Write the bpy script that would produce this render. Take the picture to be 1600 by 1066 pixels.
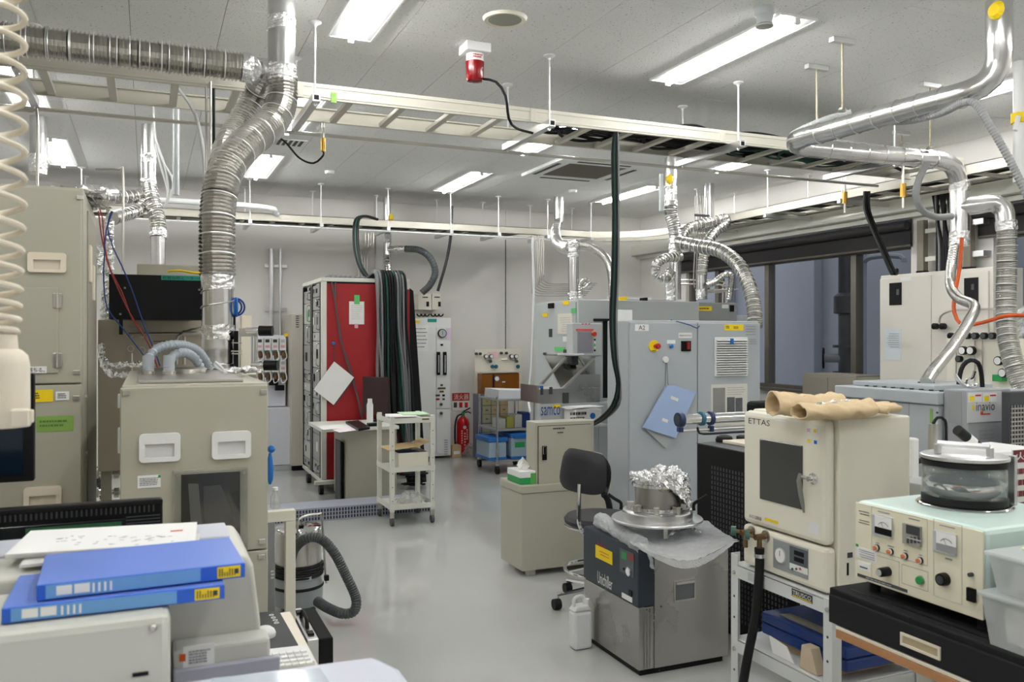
import bpy, math, random
from mathutils import Vector, Matrix, noise
random.seed(7)
S = bpy.context.scene
for _o in list(bpy.data.objects): bpy.data.objects.remove(_o)

# ------------------------------------------------------------------ camera, world, exposure
CAMZ, TH, FPX, HOR = 1.52, math.radians(23.1), 1335.0, 525.0
SN, CS = math.sin(TH), math.cos(TH)
cd = bpy.data.cameras.new('camera'); cam = bpy.data.objects.new('camera', cd); S.collection.objects.link(cam)
cam.location = (0, 0, CAMZ); cam.rotation_euler = (math.pi/2, 0, -TH)
cd.sensor_width = 36; cd.lens = 36*FPX/1600; cd.shift_y = -(533-HOR)/1600
cd.clip_start = .05; cd.clip_end = 100
cd.dof.use_dof = True; cd.dof.focus_distance = 5.2; cd.dof.aperture_fstop = 7.0
S.camera = cam
S.view_settings.view_transform = 'Standard'; S.view_settings.look = 'None'
S.view_settings.gamma = 1; S.view_settings.use_curve_mapping = False
S.view_settings.exposure = 0.82
TUBE = 46.0          # brightness of the fluorescent tubes
w = bpy.data.worlds.new('sky'); S.world = w; w.use_nodes = True
w.node_tree.nodes['Background'].inputs[0].default_value = (.66, .67, .70, 1)
w.node_tree.nodes['Background'].inputs[1].default_value = .85

# ------------------------------------------------------------------ pixel -> place helpers (real planes of the room)
def rc(px):
    t = (px-800)/FPX
    return SN+CS*t, CS-SN*t
def P(px, py, d): x, y = rc(px); return Vector((x*d, y*d, CAMZ+(HOR-py)/FPX*d))
def PX(px, py, X): x, y = rc(px); return P(px, py, X/x)
def PY(px, py, Y): x, y = rc(px); return P(px, py, Y/y)
def PZ(px, py, z): return P(px, py, (z-CAMZ)*FPX/(HOR-py))
H = 3.19             # ceiling height
XR, YB, XL, YF = 6.45, 10.46, -3.2, -3.0

# ------------------------------------------------------------------ materials
MATS = {}
def mat(name, col, rough=.5, metal=0., bump=0., bscale=40., var=0., spec=.5, trans=0., emit=None, es=0., alpha=1., aniso=None, vscale=6., coat=0., ior=1.45):
    m = bpy.data.materials.new(name); m.use_nodes = True
    nt = m.node_tree; b = nt.nodes['Principled BSDF']
    b.inputs['Base Color'].default_value = (*col, 1); b.inputs['Roughness'].default_value = rough
    b.inputs['Metallic'].default_value = metal; b.inputs['Specular IOR Level'].default_value = spec
    b.inputs['Transmission Weight'].default_value = trans; b.inputs['Alpha'].default_value = alpha
    b.inputs['Coat Weight'].default_value = coat; b.inputs['IOR'].default_value = ior
    if emit: b.inputs['Emission Color'].default_value = (*emit, 1); b.inputs['Emission Strength'].default_value = es
    tc = nt.nodes.new('ShaderNodeTexCoord')
    if var > 0:
        n = nt.nodes.new('ShaderNodeTexNoise'); n.inputs['Scale'].default_value = vscale; n.inputs['Detail'].default_value = 5
        mp = nt.nodes.new('ShaderNodeMapping')
        if aniso: mp.inputs['Scale'].default_value = aniso
        nt.links.new(tc.outputs['Object'], mp.inputs[0]); nt.links.new(mp.outputs[0], n.inputs['Vector'])
        r = nt.nodes.new('ShaderNodeMix'); r.data_type = 'RGBA'
        r.inputs[6].default_value = (*[max(0, c*(1-var)) for c in col], 1); r.inputs[7].default_value = (*[min(1, c*(1+var)) for c in col], 1)
        nt.links.new(n.outputs['Fac'], r.inputs[0]); nt.links.new(r.outputs[2], b.inputs['Base Color'])
        if metal > .5:
            mr = nt.nodes.new('ShaderNodeMapRange'); mr.inputs[3].default_value = max(.02, rough-.08); mr.inputs[4].default_value = rough+.1
            nt.links.new(n.outputs['Fac'], mr.inputs[0]); nt.links.new(mr.outputs[0], b.inputs['Roughness'])
    if bump > 0:
        n2 = nt.nodes.new('ShaderNodeTexNoise'); n2.inputs['Scale'].default_value = bscale; n2.inputs['Detail'].default_value = 4
        bp = nt.nodes.new('ShaderNodeBump'); bp.inputs['Strength'].default_value = bump; bp.inputs['Distance'].default_value = .01
        nt.links.new(tc.outputs['Object'], n2.inputs['Vector']); nt.links.new(n2.outputs['Fac'], bp.inputs['Height']); nt.links.new(bp.outputs[0], b.inputs['Normal'])
    MATS[name] = m; return m
def s(r, g, b):      # sRGB 0-255 -> linear
    f = lambda c: (c/255/12.92) if c/255 <= .04045 else ((c/255+.055)/1.055)**2.4
    return (f(r), f(g), f(b))
wallp = mat('painted wall', s(226,224,219), .75, var=.03, vscale=1.5)
ceilm = mat('mineral ceiling board', s(240,240,238), .9, bump=.35, bscale=120, var=.02)
grey = mat('beige grey enamel', s(176,174,158), .42, var=.03, vscale=3)
greyd = mat('dark beige enamel', s(150,147,132), .45)
cream = mat('cream enamel', s(234,230,214), .38, var=.02)
cream2 = mat('ivory plastic', s(232,222,202), .45)
white = mat('white enamel', s(232,233,231), .35)
offw = mat('off white steel', s(222,222,212), .4)
ltgrey = mat('light grey enamel', s(187,192,193), .38, var=.02, vscale=2)
ltgrey2 = mat('cool grey enamel', s(176,182,186), .4, var=.02)
midgrey = mat('mid grey enamel', s(150,153,154), .45)
lav = mat('lavender grey enamel', s(168,172,186), .45)
black = mat('black enamel', (.005,.005,.006), .4, spec=.25)
blackm = mat('matt black', (.008,.008,.009), .7, spec=.25)
rubber = mat('black rubber', (.009,.009,.010), .55, spec=.3)
darkg = mat('dark grey plastic', s(62,64,68), .5)
red = mat('red enamel', s(158,26,32), .42, var=.05)
redp = mat('red lamp plastic', s(128,4,12), .2)
tray = mat('tray enamel', s(206,203,190), .45, var=.02)
alu = mat('aluminium', (.72,.72,.73), .33, 1, var=.1)
galv = mat('galvanised duct', (.70,.70,.70), .22, 1, var=.18, vscale=9, bump=.06, bscale=25)
flexm = mat('flexible duct metal', (.63,.62,.59), .22, 1, var=.15, vscale=15)
foil = mat('aluminium foil', (.88,.88,.89), .2, 1, bump=1., bscale=45)
steel = mat('stainless steel', (.58,.56,.52), .3, 1, var=.12, vscale=4)
brush = mat('brushed stainless', (.44,.43,.41), .28, 1, var=.03, vscale=3)
chrome = mat('chrome', (.8,.8,.82), .08, 1)
brass = mat('brass', s(190,150,70), .3, 1)
bronze = mat('aged bronze', s(125,100,70), .45, .7)
glassm = mat('clear glass', (.95,.97,.97), .03, trans=1, ior=1.45)
wglass = mat('window glass', (.93,.95,.97), .02, trans=1, ior=1.1)
tinted = mat('smoked window', s(66,68,66), .12, spec=.6)
clearp = mat('clear plastic', (.9,.92,.93), .25, trans=.75, alpha=.55)
frost = mat('frosted plastic', s(226,230,230), .3, trans=.2, alpha=.6)
wrap = mat('bubble wrap', s(240,243,246), .2, trans=.15, alpha=.72, bump=.9, bscale=180)
hoseg = mat('grey hose', s(150,158,165), .5)
hosed = mat('dark grey hose', s(78,82,84), .5)
bluep = mat('blue plastic', s(30,110,190), .4)
navy = mat('navy plastic', s(26,54,120), .4)
binder = mat('blue binder', s(38,96,205), .35, spec=.5)
binderc = mat('blue binder cover', s(110,140,222), .35)
binderl = mat('clear sleeve over blue', s(110,165,220), .2)
paper = mat('paper', s(240,240,238), .8, var=.01)
paperg = mat('green paper', s(196,224,190), .8)
ink = mat('print ink', s(70,70,74), .7)
inkl = mat('pale print', s(150,150,156), .8)
yel = mat('yellow sticker', s(245,212,20), .5)
grn = mat('green tape', s(96,196,110), .6)
grn2 = mat('olive green tape', s(136,176,84), .6)
teal = mat('teal label', s(40,150,130), .5)
orange = mat('orange rubber', s(205,84,24), .5)
wood = mat('wood', s(180,130,88), .55, var=.15, vscale=5, aniso=(1,12,12))
card = mat('cardboard', s(196,170,130), .8)
amber = mat('amber acrylic', s(150,88,20), .15, trans=.25, var=.3, vscale=3)
mint = mat('mint enamel', s(212,232,226), .35)
vinyl = mat('black vinyl', s(44,44,48), .5, bump=.1, bscale=300)
glove = mat('chamois glove', s(216,192,154), .85, bump=.2, bscale=90)
bluel = mat('pale blue folder', s(168,190,228), .5)
bluewire = mat('blue wire', s(30,60,130), .5)
redwire = mat('red wire', s(150,50,45), .5)
grnwire = mat('dark green cable', s(16,70,60), .5)
greywire = mat('grey cable', s(120,122,124), .55)
whitewire = mat('white cable', s(220,222,222), .5)
pinkl = mat('pink print', s(225,170,190), .6)
photo1 = mat('dark photo print', s(90,92,96), .4, var=.5, vscale=30)
screenoff = mat('dark screen', s(14,28,42), .12)
lcd = mat('lit grey screen', s(140,138,148), .25)
petroleum = mat('petrol blue enamel', s(44,52,62), .4)
huber_red = mat('red print', s(190,40,40), .5)
slate = mat('dark slate foam', s(30,30,33), .75, spec=.3)
refl = mat('lamp reflector', s(150,151,152), .35)
tubem = mat('fluorescent tube', (1,1,1), .5, emit=(1,.995,.975), es=TUBE)
outw = mat('outside concrete', s(152,157,166), .85, var=.06, vscale=.8)
winframe = mat('bronze window frame', s(112,108,100), .4, .3)
blindm = mat('black roller blind', s(44,42,44), .7)
bgreen = mat('signal green', s(40,150,80), .4)
# floor: glossy coated vinyl, faint scuffs
fm = mat('polished floor', s(190,192,190), .16, spec=.6, coat=.35)
nt = fm.node_tree; b = nt.nodes['Principled BSDF']; tc = nt.nodes.new('ShaderNodeTexCoord')
n1 = nt.nodes.new('ShaderNodeTexNoise'); n1.inputs['Scale'].default_value = 1.3; n1.inputs['Detail'].default_value = 8
rp = nt.nodes.new('ShaderNodeMapRange'); rp.inputs[3].default_value = .05; rp.inputs[4].default_value = .15
nt.links.new(tc.outputs['Object'], n1.inputs['Vector']); nt.links.new(n1.outputs['Fac'], rp.inputs[0]); nt.links.new(rp.outputs[0], b.inputs['Roughness'])
n3 = nt.nodes.new('ShaderNodeTexNoise'); n3.inputs['Scale'].default_value = .7; n3.inputs['Detail'].default_value = 10
mx = nt.nodes.new('ShaderNodeMix'); mx.data_type = 'RGBA'; mx.inputs[6].default_value = (*s(182,185,183),1); mx.inputs[7].default_value = (*s(200,201,198),1)
nt.links.new(tc.outputs['Object'], n3.inputs['Vector']); nt.links.new(n3.outputs['Fac'], mx.inputs[0]); nt.links.new(mx.outputs[2], b.inputs['Base Color'])
# ceiling boards get fine dark pits
nt = ceilm.node_tree; b = nt.nodes['Principled BSDF']; tc = nt.nodes.new('ShaderNodeTexCoord')
v = nt.nodes.new('ShaderNodeTexNoise'); v.inputs['Scale'].default_value = 75; v.inputs['Detail'].default_value = 2
r = nt.nodes.new('ShaderNodeValToRGB'); r.color_ramp.elements[0].position = .27; r.color_ramp.elements[0].color = (*s(160,160,158),1)
r.color_ramp.elements[1].position = .36; r.color_ramp.elements[1].color = (*s(240,240,238),1)
nt.links.new(tc.outputs['Object'], v.inputs['Vector']); nt.links.new(v.outputs['Fac'], r.inputs[0]); nt.links.new(r.outputs[0], b.inputs['Base Color'])

# ------------------------------------------------------------------ mesh builder
def spline(pts, step=.03):
    pts = [Vector(p) for p in pts]
    if len(pts) < 3: 
        n = max(1, int((pts[1]-pts[0]).length/step)); return [pts[0].lerp(pts[1], i/n) for i in range(n+1)]
    q = [pts[0]*2-pts[1]]+pts+[pts[-1]*2-pts[-2]]; out = []
    for i in range(1, len(q)-2):
        a, b_, c, d = q[i-1:i+3]; n = max(2, int((c-b_).length/step))
        for k in range(n):
            t = k/n; out.append(.5*((2*b_)+(c-a)*t+(2*a-5*b_+4*c-d)*t*t+(3*b_-a-3*c+d)*t**3))
    out.append(pts[-1]); return out
class MB:
    def __init__(self): self.v = []; self.f = []
    def add(self, vs, fs):
        o = len(self.v); self.v += [Vector(x) for x in vs]; self.f += [[i+o for i in f] for f in fs]; return self
    def box(self, x0, x1, y0, y1, z0, z1, M=None):
        if x0 > x1: x0, x1 = x1, x0
        if y0 > y1: y0, y1 = y1, y0
        if z0 > z1: z0, z1 = z1, z0
        vs = [Vector((x, y, z)) for z in (z0, z1) for y in (y0, y1) for x in (x0, x1)]
        if M: vs = [M @ q for q in vs]
        return self.add(vs, [[0,2,3,1],[4,5,7,6],[0,1,5,4],[2,6,7,3],[0,4,6,2],[1,3,7,5]])
    def prism(self, pts, axis, a, b):     # 2D outline pushed along an axis ('x': pts=(y,z); 'y': (x,z); 'z': (x,y))
        n = len(pts)
        f = {'x': lambda p, t: (t, p[0], p[1]), 'y': lambda p, t: (p[0], t, p[1]), 'z': lambda p, t: (p[0], p[1], t)}[axis]
        vs = [f(p, a) for p in pts]+[f(p, b) for p in pts]
        return self.add(vs, [list(range(n)), list(range(2*n-1, n-1, -1))]+[[i, (i+1) % n, n+(i+1) % n, n+i] for i in range(n)])
    def tube(self, pts, r, n=8, caps=True, closed=False):
        pts = [Vector(p) for p in pts]; m = len(pts); rs = r if hasattr(r, '__len__') else [r]*m
        vs = []; T0 = (pts[1]-pts[0]).normalized(); up = Vector((0,0,1)) if abs(T0.z) < .9 else Vector((1,0,0))
        N = T0.cross(up).normalized()
        for i, p in enumerate(pts):
            T_ = (pts[min(i+1, m-1)]-pts[max(i-1, 0)])
            if closed: T_ = pts[(i+1) % m]-pts[i-1]
            if T_.length < 1e-9: T_ = T0
            T_ = T_.normalized(); N = (N-T_*N.dot(T_)); N = N.normalized() if N.length > 1e-6 else T_.orthogonal().normalized(); Bn = T_.cross(N)
            for k in range(n):
                a = 2*math.pi*k/n; vs.append(p+(N*math.cos(a)+Bn*math.sin(a))*rs[i])
        fs = [[i*n+k, i*n+(k+1) % n, (i+1)*n+(k+1) % n, (i+1)*n+k] for i in range(m-1) for k in range(n)]
        if closed: fs += [[(m-1)*n+k, (m-1)*n+(k+1) % n, (k+1) % n, k] for k in range(n)]
        elif caps: fs += [list(range(n-1, -1, -1)), list(range((m-1)*n, m*n))]
        return self.add(vs, fs)
    def cyl(self, a, b, r, r2=None, n=16): return self.tube([a, b], [r, r if r2 is None else r2], n)
    def lathe(self, c, prof, n=24, axis='z', caps=True):
        c = Vector(c); vs = []
        for (r, h) in prof:
            for k in range(n):
                a = 2*math.pi*k/n; x, y = r*math.cos(a), r*math.sin(a)
                vs.append(c+Vector({'z': (x, y, h), 'x': (h, x, y), 'y': (x, h, y)}[axis]))
        m = len(prof); fs = [[i*n+k, i*n+(k+1) % n, (i+1)*n+(k+1) % n, (i+1)*n+k] for i in range(m-1) for k in range(n)]
        if caps: fs += [list(range(n-1, -1, -1)), list(range((m-1)*n, m*n))]
        return self.add(vs, fs)
    def torus(self, c, R, r, axis='z', n=20, m=6, a0=0, a1=2*math.pi):
        c = Vector(c); full = abs(a1-a0-2*math.pi) < 1e-6; k = n if full else n+1
        pts = []
        for i in range(k):
            a = a0+(a1-a0)*i/n; x, y = R*math.cos(a), R*math.sin(a)
            pts.append(c+Vector({'z': (x, y, 0), 'x': (0, x, y), 'y': (x, 0, y)}[axis]))
        return self.tube(pts, r, m, closed=full)
    def flex(self, pts, r, pitch=.016, amp=.06, n=16):      # corrugated hose or duct
        q = spline(pts, pitch/4.); rs = [r*(1-amp*(0, .6, 1, .6)[i % 4]*1.2) for i in range(len(q))]
        return self.tube(q, rs, n)
    def grid(self, fn, nu, nv):
        vs = [fn(i/nu, j/nv) for j in range(nv+1) for i in range(nu+1)]
        return self.add(vs, [[j*(nu+1)+i, j*(nu+1)+i+1, (j+1)*(nu+1)+i+1, (j+1)*(nu+1)+i] for j in range(nv) for i in range(nu)])
    def obj(self, name, m, parent=None, bev=0, smooth=False, solid=0, seg=2):
        me = bpy.data.meshes.new(name)
        if parent is not None: org = WL(parent)
        else:
            xs = [q.x for q in self.v]; ys = [q.y for q in self.v]; zs = [q.z for q in self.v]
            org = Vector(((min(xs)+max(xs))/2, (min(ys)+max(ys))/2, min(zs)))
        me.from_pydata([tuple(q-org) for q in self.v], [], self.f); me.update()
        import bmesh as _b
        bm = _b.new(); bm.from_mesh(me); _b.ops.recalc_face_normals(bm, faces=bm.faces); bm.to_mesh(me); bm.free()
        o = bpy.data.objects.new(name, me); S.collection.objects.link(o); me.materials.append(m)
        if parent is not None: o.parent = parent
        else: o.location = org
        if smooth:
            me.polygons.foreach_set('use_smooth', [True]*len(me.polygons))
            md = o.modifiers.new('edge', 'EDGE_SPLIT'); md.split_angle = math.radians(42)
        if solid: md = o.modifiers.new('thick', 'SOLIDIFY'); md.thickness = solid
        if bev:
            md = o.modifiers.new('bevel', 'BEVEL'); md.width = bev; md.segments = seg; md.limit_method = 'ANGLE'
        return o
def WL(o):
    l = Vector(o.location)
    while o.parent: o = o.parent; l += o.location
    return l
def T(name, label, cat, loc=(0,0,0), group=None):
    o = bpy.data.objects.new(name, None); S.collection.objects.link(o); o.location = loc; o.empty_display_size = .05
    return tag(o, label, cat, group)
def tag(o, label, cat, group=None):
    o['label'] = label; o['category'] = cat
    if group: o['group'] = group
    return o
ORD = ['leftmost','second from the left','third from the left','fourth from the left','fifth from the left','sixth from the left','seventh from the left','eighth from the left']
def nth(k, n): return 'rightmost' if k == n-1 else ORD[k] if k < 8 else '%dth from the left' % (k+1)
def struct(o): o['kind'] = 'structure'; return o
def bx(name, m, par, x0, x1, y0, y1, z0, z1, bev=.003): return MB().box(x0, x1, y0, y1, z0, z1).obj(name, m, par, bev)
def dup(o, off, label=None):     # a thing with copies of its parts and sub-parts
    c = o.copy(); S.collection.objects.link(c); c.location = Vector(o.location)+Vector(off)
    if label: c['label'] = label
    for ch in [k for k in bpy.data.objects if k.parent == o]:
        d = ch.copy(); S.collection.objects.link(d); d.parent = c
        for g in [k for k in bpy.data.objects if k.parent == ch]:
            e = g.copy(); S.collection.objects.link(e); e.parent = d
    return c
def fpt(face, c, px, py):
    return PY(px, py, c) if face == 'Y' else PX(px, py, c) if face == 'X' else PZ(px, py, c)
def plate(name, m, par, face, c, px0, py0, px1, py1, th=.002, bev=0, lab=None):   # a flat piece on a face, its corners read off the photo
    a, b_ = fpt(face, c, px0, py0), fpt(face, c, px1, py1)
    if face == 'Y': o = bx(name, m, par, a.x, b_.x, c-th, c+.0005, b_.z, a.z, bev)
    elif face == 'X': 
        # height from the mid column so that perspective does not skew it
        k = fpt(face, c, (px0+px1)/2, py0).z, fpt(face, c, (px0+px1)/2, py1).z
        o = bx(name, m, par, c-th, c+.0005, a.y, b_.y, min(k), max(k), bev)
    if lab: o['label'] = lab
    return o
def pl(name, m, par, face, c, u0, u1, z0, z1, th=.002, bev=0, lab=None):          # the same, in metres
    o = bx(name, m, par, u0, u1, c-th, c+.0005, z0, z1, bev) if face == 'Y' else bx(name, m, par, c-th, c+.0005, u0, u1, z0, z1, bev)
    if lab: o['label'] = lab
    return o
def textmesh(sx):
    cu = bpy.data.curves.new('t', 'FONT'); cu.body = sx; cu.size = 1; cu.resolution_u = 2
    o = bpy.data.objects.new('t', cu); S.collection.objects.link(o); bpy.context.view_layer.update()
    me = bpy.data.meshes.new_from_object(o.evaluated_get(bpy.context.evaluated_depsgraph_get()))
    bpy.data.objects.remove(o); return me
def words(sx, m, par, face, c, u0, u1, z0, z1, name='lettering', fit=True, bold=0):
    # face 'Y': u0..u1 = X left to right; face 'X': u0..u1 = Y, u0 the viewer's left (larger Y)
    me = textmesh(sx)
    xs = [q.co.x for q in me.vertices]; ys = [q.co.y for q in me.vertices]
    if not xs: return None
    ax, bx_, ay, by = min(xs), max(xs), min(ys), max(ys); ku = (u1-u0)/(bx_-ax); kz = (z1-z0)/(by-ay)
    if not fit: k = min(abs(ku), kz); ku = math.copysign(k, ku); kz = k
    org = WL(par)
    for q in me.vertices:
        u = u0+(q.co.x-ax)*ku; z = z0+(q.co.y-ay)*kz
        q.co = (Vector((u, c, z)) if face == 'Y' else Vector((c, u, z)))-org
    me.materials.clear(); me.materials.append(m); me.name = name
    o = bpy.data.objects.new(name, me); S.collection.objects.link(o); o.parent = par
    return o
def wpx(sx, m, par, face, c, px0, py0, px1, py1, name='lettering', off=.0035):
    a, b_ = fpt(face, c, px0, py0), fpt(face, c, px1, py1)
    if face == 'Y': return words(sx, m, par, 'Y', c-off, a.x, b_.x, b_.z, a.z, name)
    k = fpt(face, c, (px0+px1)/2, py0).z, fpt(face, c, (px0+px1)/2, py1).z
    return words(sx, m, par, 'X', c-off, a.y, b_.y, min(k), max(k), name)
def marks(name, m, par, face, c, u0, u1, z0, z1, rows=3, off=.0035, seed=1, fill=.55):    # print too small to read: rows of short strokes
    rnd = random.Random(seed); g = MB(); h = (z1-z0)/rows; lo, hi = min(u0, u1), max(u0, u1)
    for i in range(rows):
        z = z0+h*(i+.5); u = lo
        end = lo+(hi-lo)*rnd.uniform(.7, 1)
        while u < end:
            l = (hi-lo)*rnd.uniform(.04, .16); e = min(u+l, hi)
            if face == 'Y': g.box(u, e, c-off, c-off+.001, z-h*fill/2, z+h*fill/2)
            else: g.box(c-off, c-off+.001, u, e, z-h*fill/2, z+h*fill/2)
            u = e+(hi-lo)*.03
    return g.obj(name, m, par)
def mpx(name, m, par, face, c, px0, py0, px1, py1, rows=3, seed=1, off=.0035, fill=.45):
    a, b_ = fpt(face, c, px0, py0), fpt(face, c, px1, py1); k = sorted((fpt(face, c, (px0+px1)/2, py0).z, fpt(face, c, (px0+px1)/2, py1).z))
    return marks(name, m, par, face, c, a.x if face == 'Y' else a.y, b_.x if face == 'Y' else b_.y, k[0], k[1], rows, off, seed, fill)
def cable(name, label, m, pts, r, cat='cable', group=None, n=6):
    o = MB().tube(spline(pts, .04), r, n).obj(name, m, None, smooth=True); return tag(o, label, cat, group)
def heap(name, label, m, g):
    o = g.obj(name, m, None, smooth=True); tag(o, label, 'cables'); o['kind'] = 'stuff'; return o
def crumple(fn, nu, nv, amp, seed=0):
    g = MB(); off = Vector((seed*7.3, seed*3.1, 1.7))
    def f(u, v):
        p = Vector(fn(u, v)); k = noise.noise_vector((p*38+off)); k2 = noise.noise_vector(p*95+off); return p+k*amp+k2*amp*.5
    g.grid(f, nu, nv); return g
def crumple_tube(pts, r, amp, n=14, seed=0, step=.012):
    g = MB().tube(spline(pts, step), r, n); off = Vector((seed*5.1, 2.2, seed))
    g.v = [p+noise.noise_vector(p*45+off)*amp+noise.noise_vector(p*110+off)*amp*.5 for p in g.v]; return g
# ------------------------------------------------------------------ the room
struct(bx('floor', fm, None, XL, XR, YF, YB, -.05, 0, 0))
ceil = struct(bx('ceiling', mat('joint shadow board', s(120,120,118), .9), None, XL, XR, YF, YB, H+.012, H+.08, 0))
wb = struct(bx('wall_back', wallp, None, XL-.1, XR+.1, YB, YB+.1, 0, H+.08, 0))
struct(bx('wall_left', wallp, None, XL-.1, XL, YF, YB, 0, H+.08, 0))
struct(bx('wall_front', wallp, None, XL-.1, XR+.1, YF-.1, YF, 0, H+.08, 0))
SILL, WT, BT = .93, 2.37, 2.63
W1a, W1b = 5.78, 9.35          # far window, from the pillar to near the back corner
W2a, W2b = 2.6, 4.95           # near window, right of the pillar
g = MB()
g.box(XR, XR+.2, YF, YB, 0, SILL); g.box(XR, XR+.2, YF, YB, BT, H+.08)
for a, b_ in ((YF, W2a), (W2b, W1a), (W1b, YB)): g.box(XR, XR+.2, a, b_, SILL, BT)
struct(g.obj('wall_right', wallp))
struct(bx('trim_1', offw, None, XR-.16, XR-.001, YF, YB, BT+.02, BT+.16, .006))
struct(bx('trim_2', offw, None, XR-.07, XR-.001, YF, YB, BT-.03, BT+.018, .004))
struct(bx('baseboard_back', greyd, None, XL, XR, YB-.012, YB-.001, .001, .08, .002))
struct(bx('baseboard_right', greyd, None, XR-.012, XR-.001, YF, YB-.013, .001, .08, .002))
for i, (a, b_, mull) in enumerate(((W1a, W1b, [PX(1339,500,XR+.09).y, PX(1203,500,XR+.09).y, 8.75]), (W2a, W2b, [3.8]))):
    wn = T('window_%d' % (i+1), 'x', 'x', (XR+.1, (a+b_)/2, SILL)); del wn['label']; del wn['category']; struct(wn)
    g = MB(); g.box(XR+.05, XR+.13, a, b_, SILL, SILL+.05); g.box(XR+.05, XR+.13, a, b_, WT-.04, WT+.02)
    g.box(XR+.05, XR+.13, a, a+.05, SILL, WT); g.box(XR+.05, XR+.13, b_-.05, b_, SILL, WT)
    g.obj('window_frame', winframe, wn, .003)
    for y in mull: bx('mullion', winframe, wn, XR+.04, XR+.14, y-.035, y+.035, SILL+.05, WT-.04)
    bx('window_sill', winframe, wn, XR-.03, XR+.05, a, b_, SILL-.02, SILL+.01)
    bx('glass_pane', wglass, wn, XR+.085, XR+.089, a+.05, b_-.05, SILL+.05, WT-.04, 0)
# roller blinds rolled up over both windows
for nm, a, b_, lb in (('roller_blind', W1a-.02, W1b+.12, 'long black roller blind rolled up above the far windows'), ('roller_blind', W2a, W2b+.12, 'black roller blind rolled up right of the cable pillar')):
    r0 = T(nm, lb, 'blind', (XR-.08, (a+b_)/2, WT), 'roller blinds over the windows')
    bx('blind_cloth', blindm, r0, XR-.03, XR-.012, a, b_, WT-.02, BT-.04, 0)
    MB().cyl((XR-.07, a, BT-.10), (XR-.07, b_, BT-.10), .04, n=14).obj('blind_roll', blindm, r0, smooth=True)
    MB().cyl((XR-.02, a, WT-.02), (XR-.02, b_, WT-.02), .014, n=10).obj('bottom_bar', winframe, r0, smooth=True)
# the yard outside: a rendered wall, ground, a fat pipe with a valve wheel
struct(bx('trim_3', outw, None, 8.6, 8.7, -4, 18, -.3, 6, 0)); struct(bx('trim_4', outw, None, XR+.2, 8.6, -4, 18, -.3, -.2, 0))
for k in range(4): struct(bx('trim_%d' % (5+k), outw, None, 8.45, 8.6, 5.4+k*1.9, 5.7+k*1.9, -.2, 6, .01))
vp = T('valve_pipe', 'dark outdoor pipe with a round valve wheel seen through the window', 'pipe', (7.3, 7.12, -.2))
c = PX(1320, 560, 7.25)
g = MB().cyl((c.x, c.y, -.2), (c.x, c.y, 3.2), .07); g.lathe((c.x, c.y, c.z+.12), [(.07,0),(.13,0),(.13,.03),(.07,.03)]); g.lathe((c.x, c.y, c.z-.18), [(.07,0),(.13,0),(.13,.03),(.07,.03)])
g.lathe((c.x, c.y, c.z+.5), [(.07,0),(.12,.01),(.12,.2),(.07,.24)]); g.obj('pipe', mat('weathered steel', s(84,84,86), .6, .4, var=.3), vp, smooth=True)
q = c+Vector((-.16, .16, 0)); g = MB().cyl(c, q, .05); g.obj('valve_body', mat('grey casting', s(140,140,144), .6), vp, smooth=True)
g = MB(); M_ = Matrix.Translation(q) @ Matrix.Rotation(math.radians(45), 4, 'Z')
pts = [M_ @ Vector((.11*math.cos(a*math.pi/10), 0, .11*math.sin(a*math.pi/10))) for a in range(20)]; g.tube(pts, .012, 6, closed=True)
for a in range(3): g.cyl(M_ @ Vector((0,0,0)), M_ @ Vector((.11*math.cos(a*2.094+.5), 0, .11*math.sin(a*2.094+.5))), .009, n=6)
g.obj('hand_wheel', blackm, vp, smooth=True)
g = MB(); g.tube(spline([Vector((PX(1350,430,7.6).x, PX(1350,430,7.6).y, -.19)), PX(1350, 430, 7.6), PX(1352, 408, 7.6), PX(1370, 401, 7.6), PX(1408, 401, 7.6), PX(1412, 410, 7.6)], .03), .03, 8)
tag(g.obj('bent_pipe', outw, None, smooth=True), 'pale bent pipe outside behind the right window pane', 'pipe')
# ceiling boards (455 x 910 mm, staggered), real joints
TW, TL = .455, .91
base = MB().box(.002, TW-.002, .002, TL-.002, 0, .012)
me = None; n = 0
x0 = PZ(45.6, 0, H).x % TW
i0 = int(math.floor((XL-x0)/TW))
cells = []
for i in range(i0, int((XR-x0)/TW)+1):
    for j in range(-2, 13):
        x = x0+i*TW; y = j*TL+(.455 if i % 2 else 0)
        if x < XL or x+TW > XR+.2 or y > YB-.2: continue
        yc, xc = y+TL/2, x+TW/2
        d = xc*SN+yc*CS
        if d < 2.9: continue
        px = 800+FPX*(xc*CS-yc*SN)/d
        if -260 < px < 1860: cells.append((d, x, y))
cells.sort(); shown = cells[:296]
for d, x, y in shown:
    if me is None:
        o = MB().box(x+.0015, x+TW-.0015, y+.0015, y+TL-.0015, H, H+.012).obj('ceiling_tile', ceilm, ceil)
        me = o.data; base_xy = (x, y)
    else:
        o = bpy.data.objects.new('ceiling_tile', me); S.collection.objects.link(o); o.parent = ceil; o.location = (x-base_xy[0], y-base_xy[1], 0)
g = MB(); used = {(round(x, 3), round(y, 3)) for _, x, y in shown}
for i in range(i0, int((XR-x0)/TW)+1):
    for j in range(-5, 13):
        x = x0+i*TW; y = j*TL+(.455 if i % 2 else 0)
        if (round(x, 3), round(y, 3)) in used: continue
        xa, xb, ya, yb = max(x, XL), min(x+TW, XR), max(y, YF), min(y+TL, YB)
        if xb-xa > .01 and yb-ya > .01: g.box(xa+.0015, xb-.0015, ya+.0015, yb-.0015, H, H+.012)
o = g.obj('ceiling_tiles_beyond', ceilm, ceil); o['kind'] = 'stuff'

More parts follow.
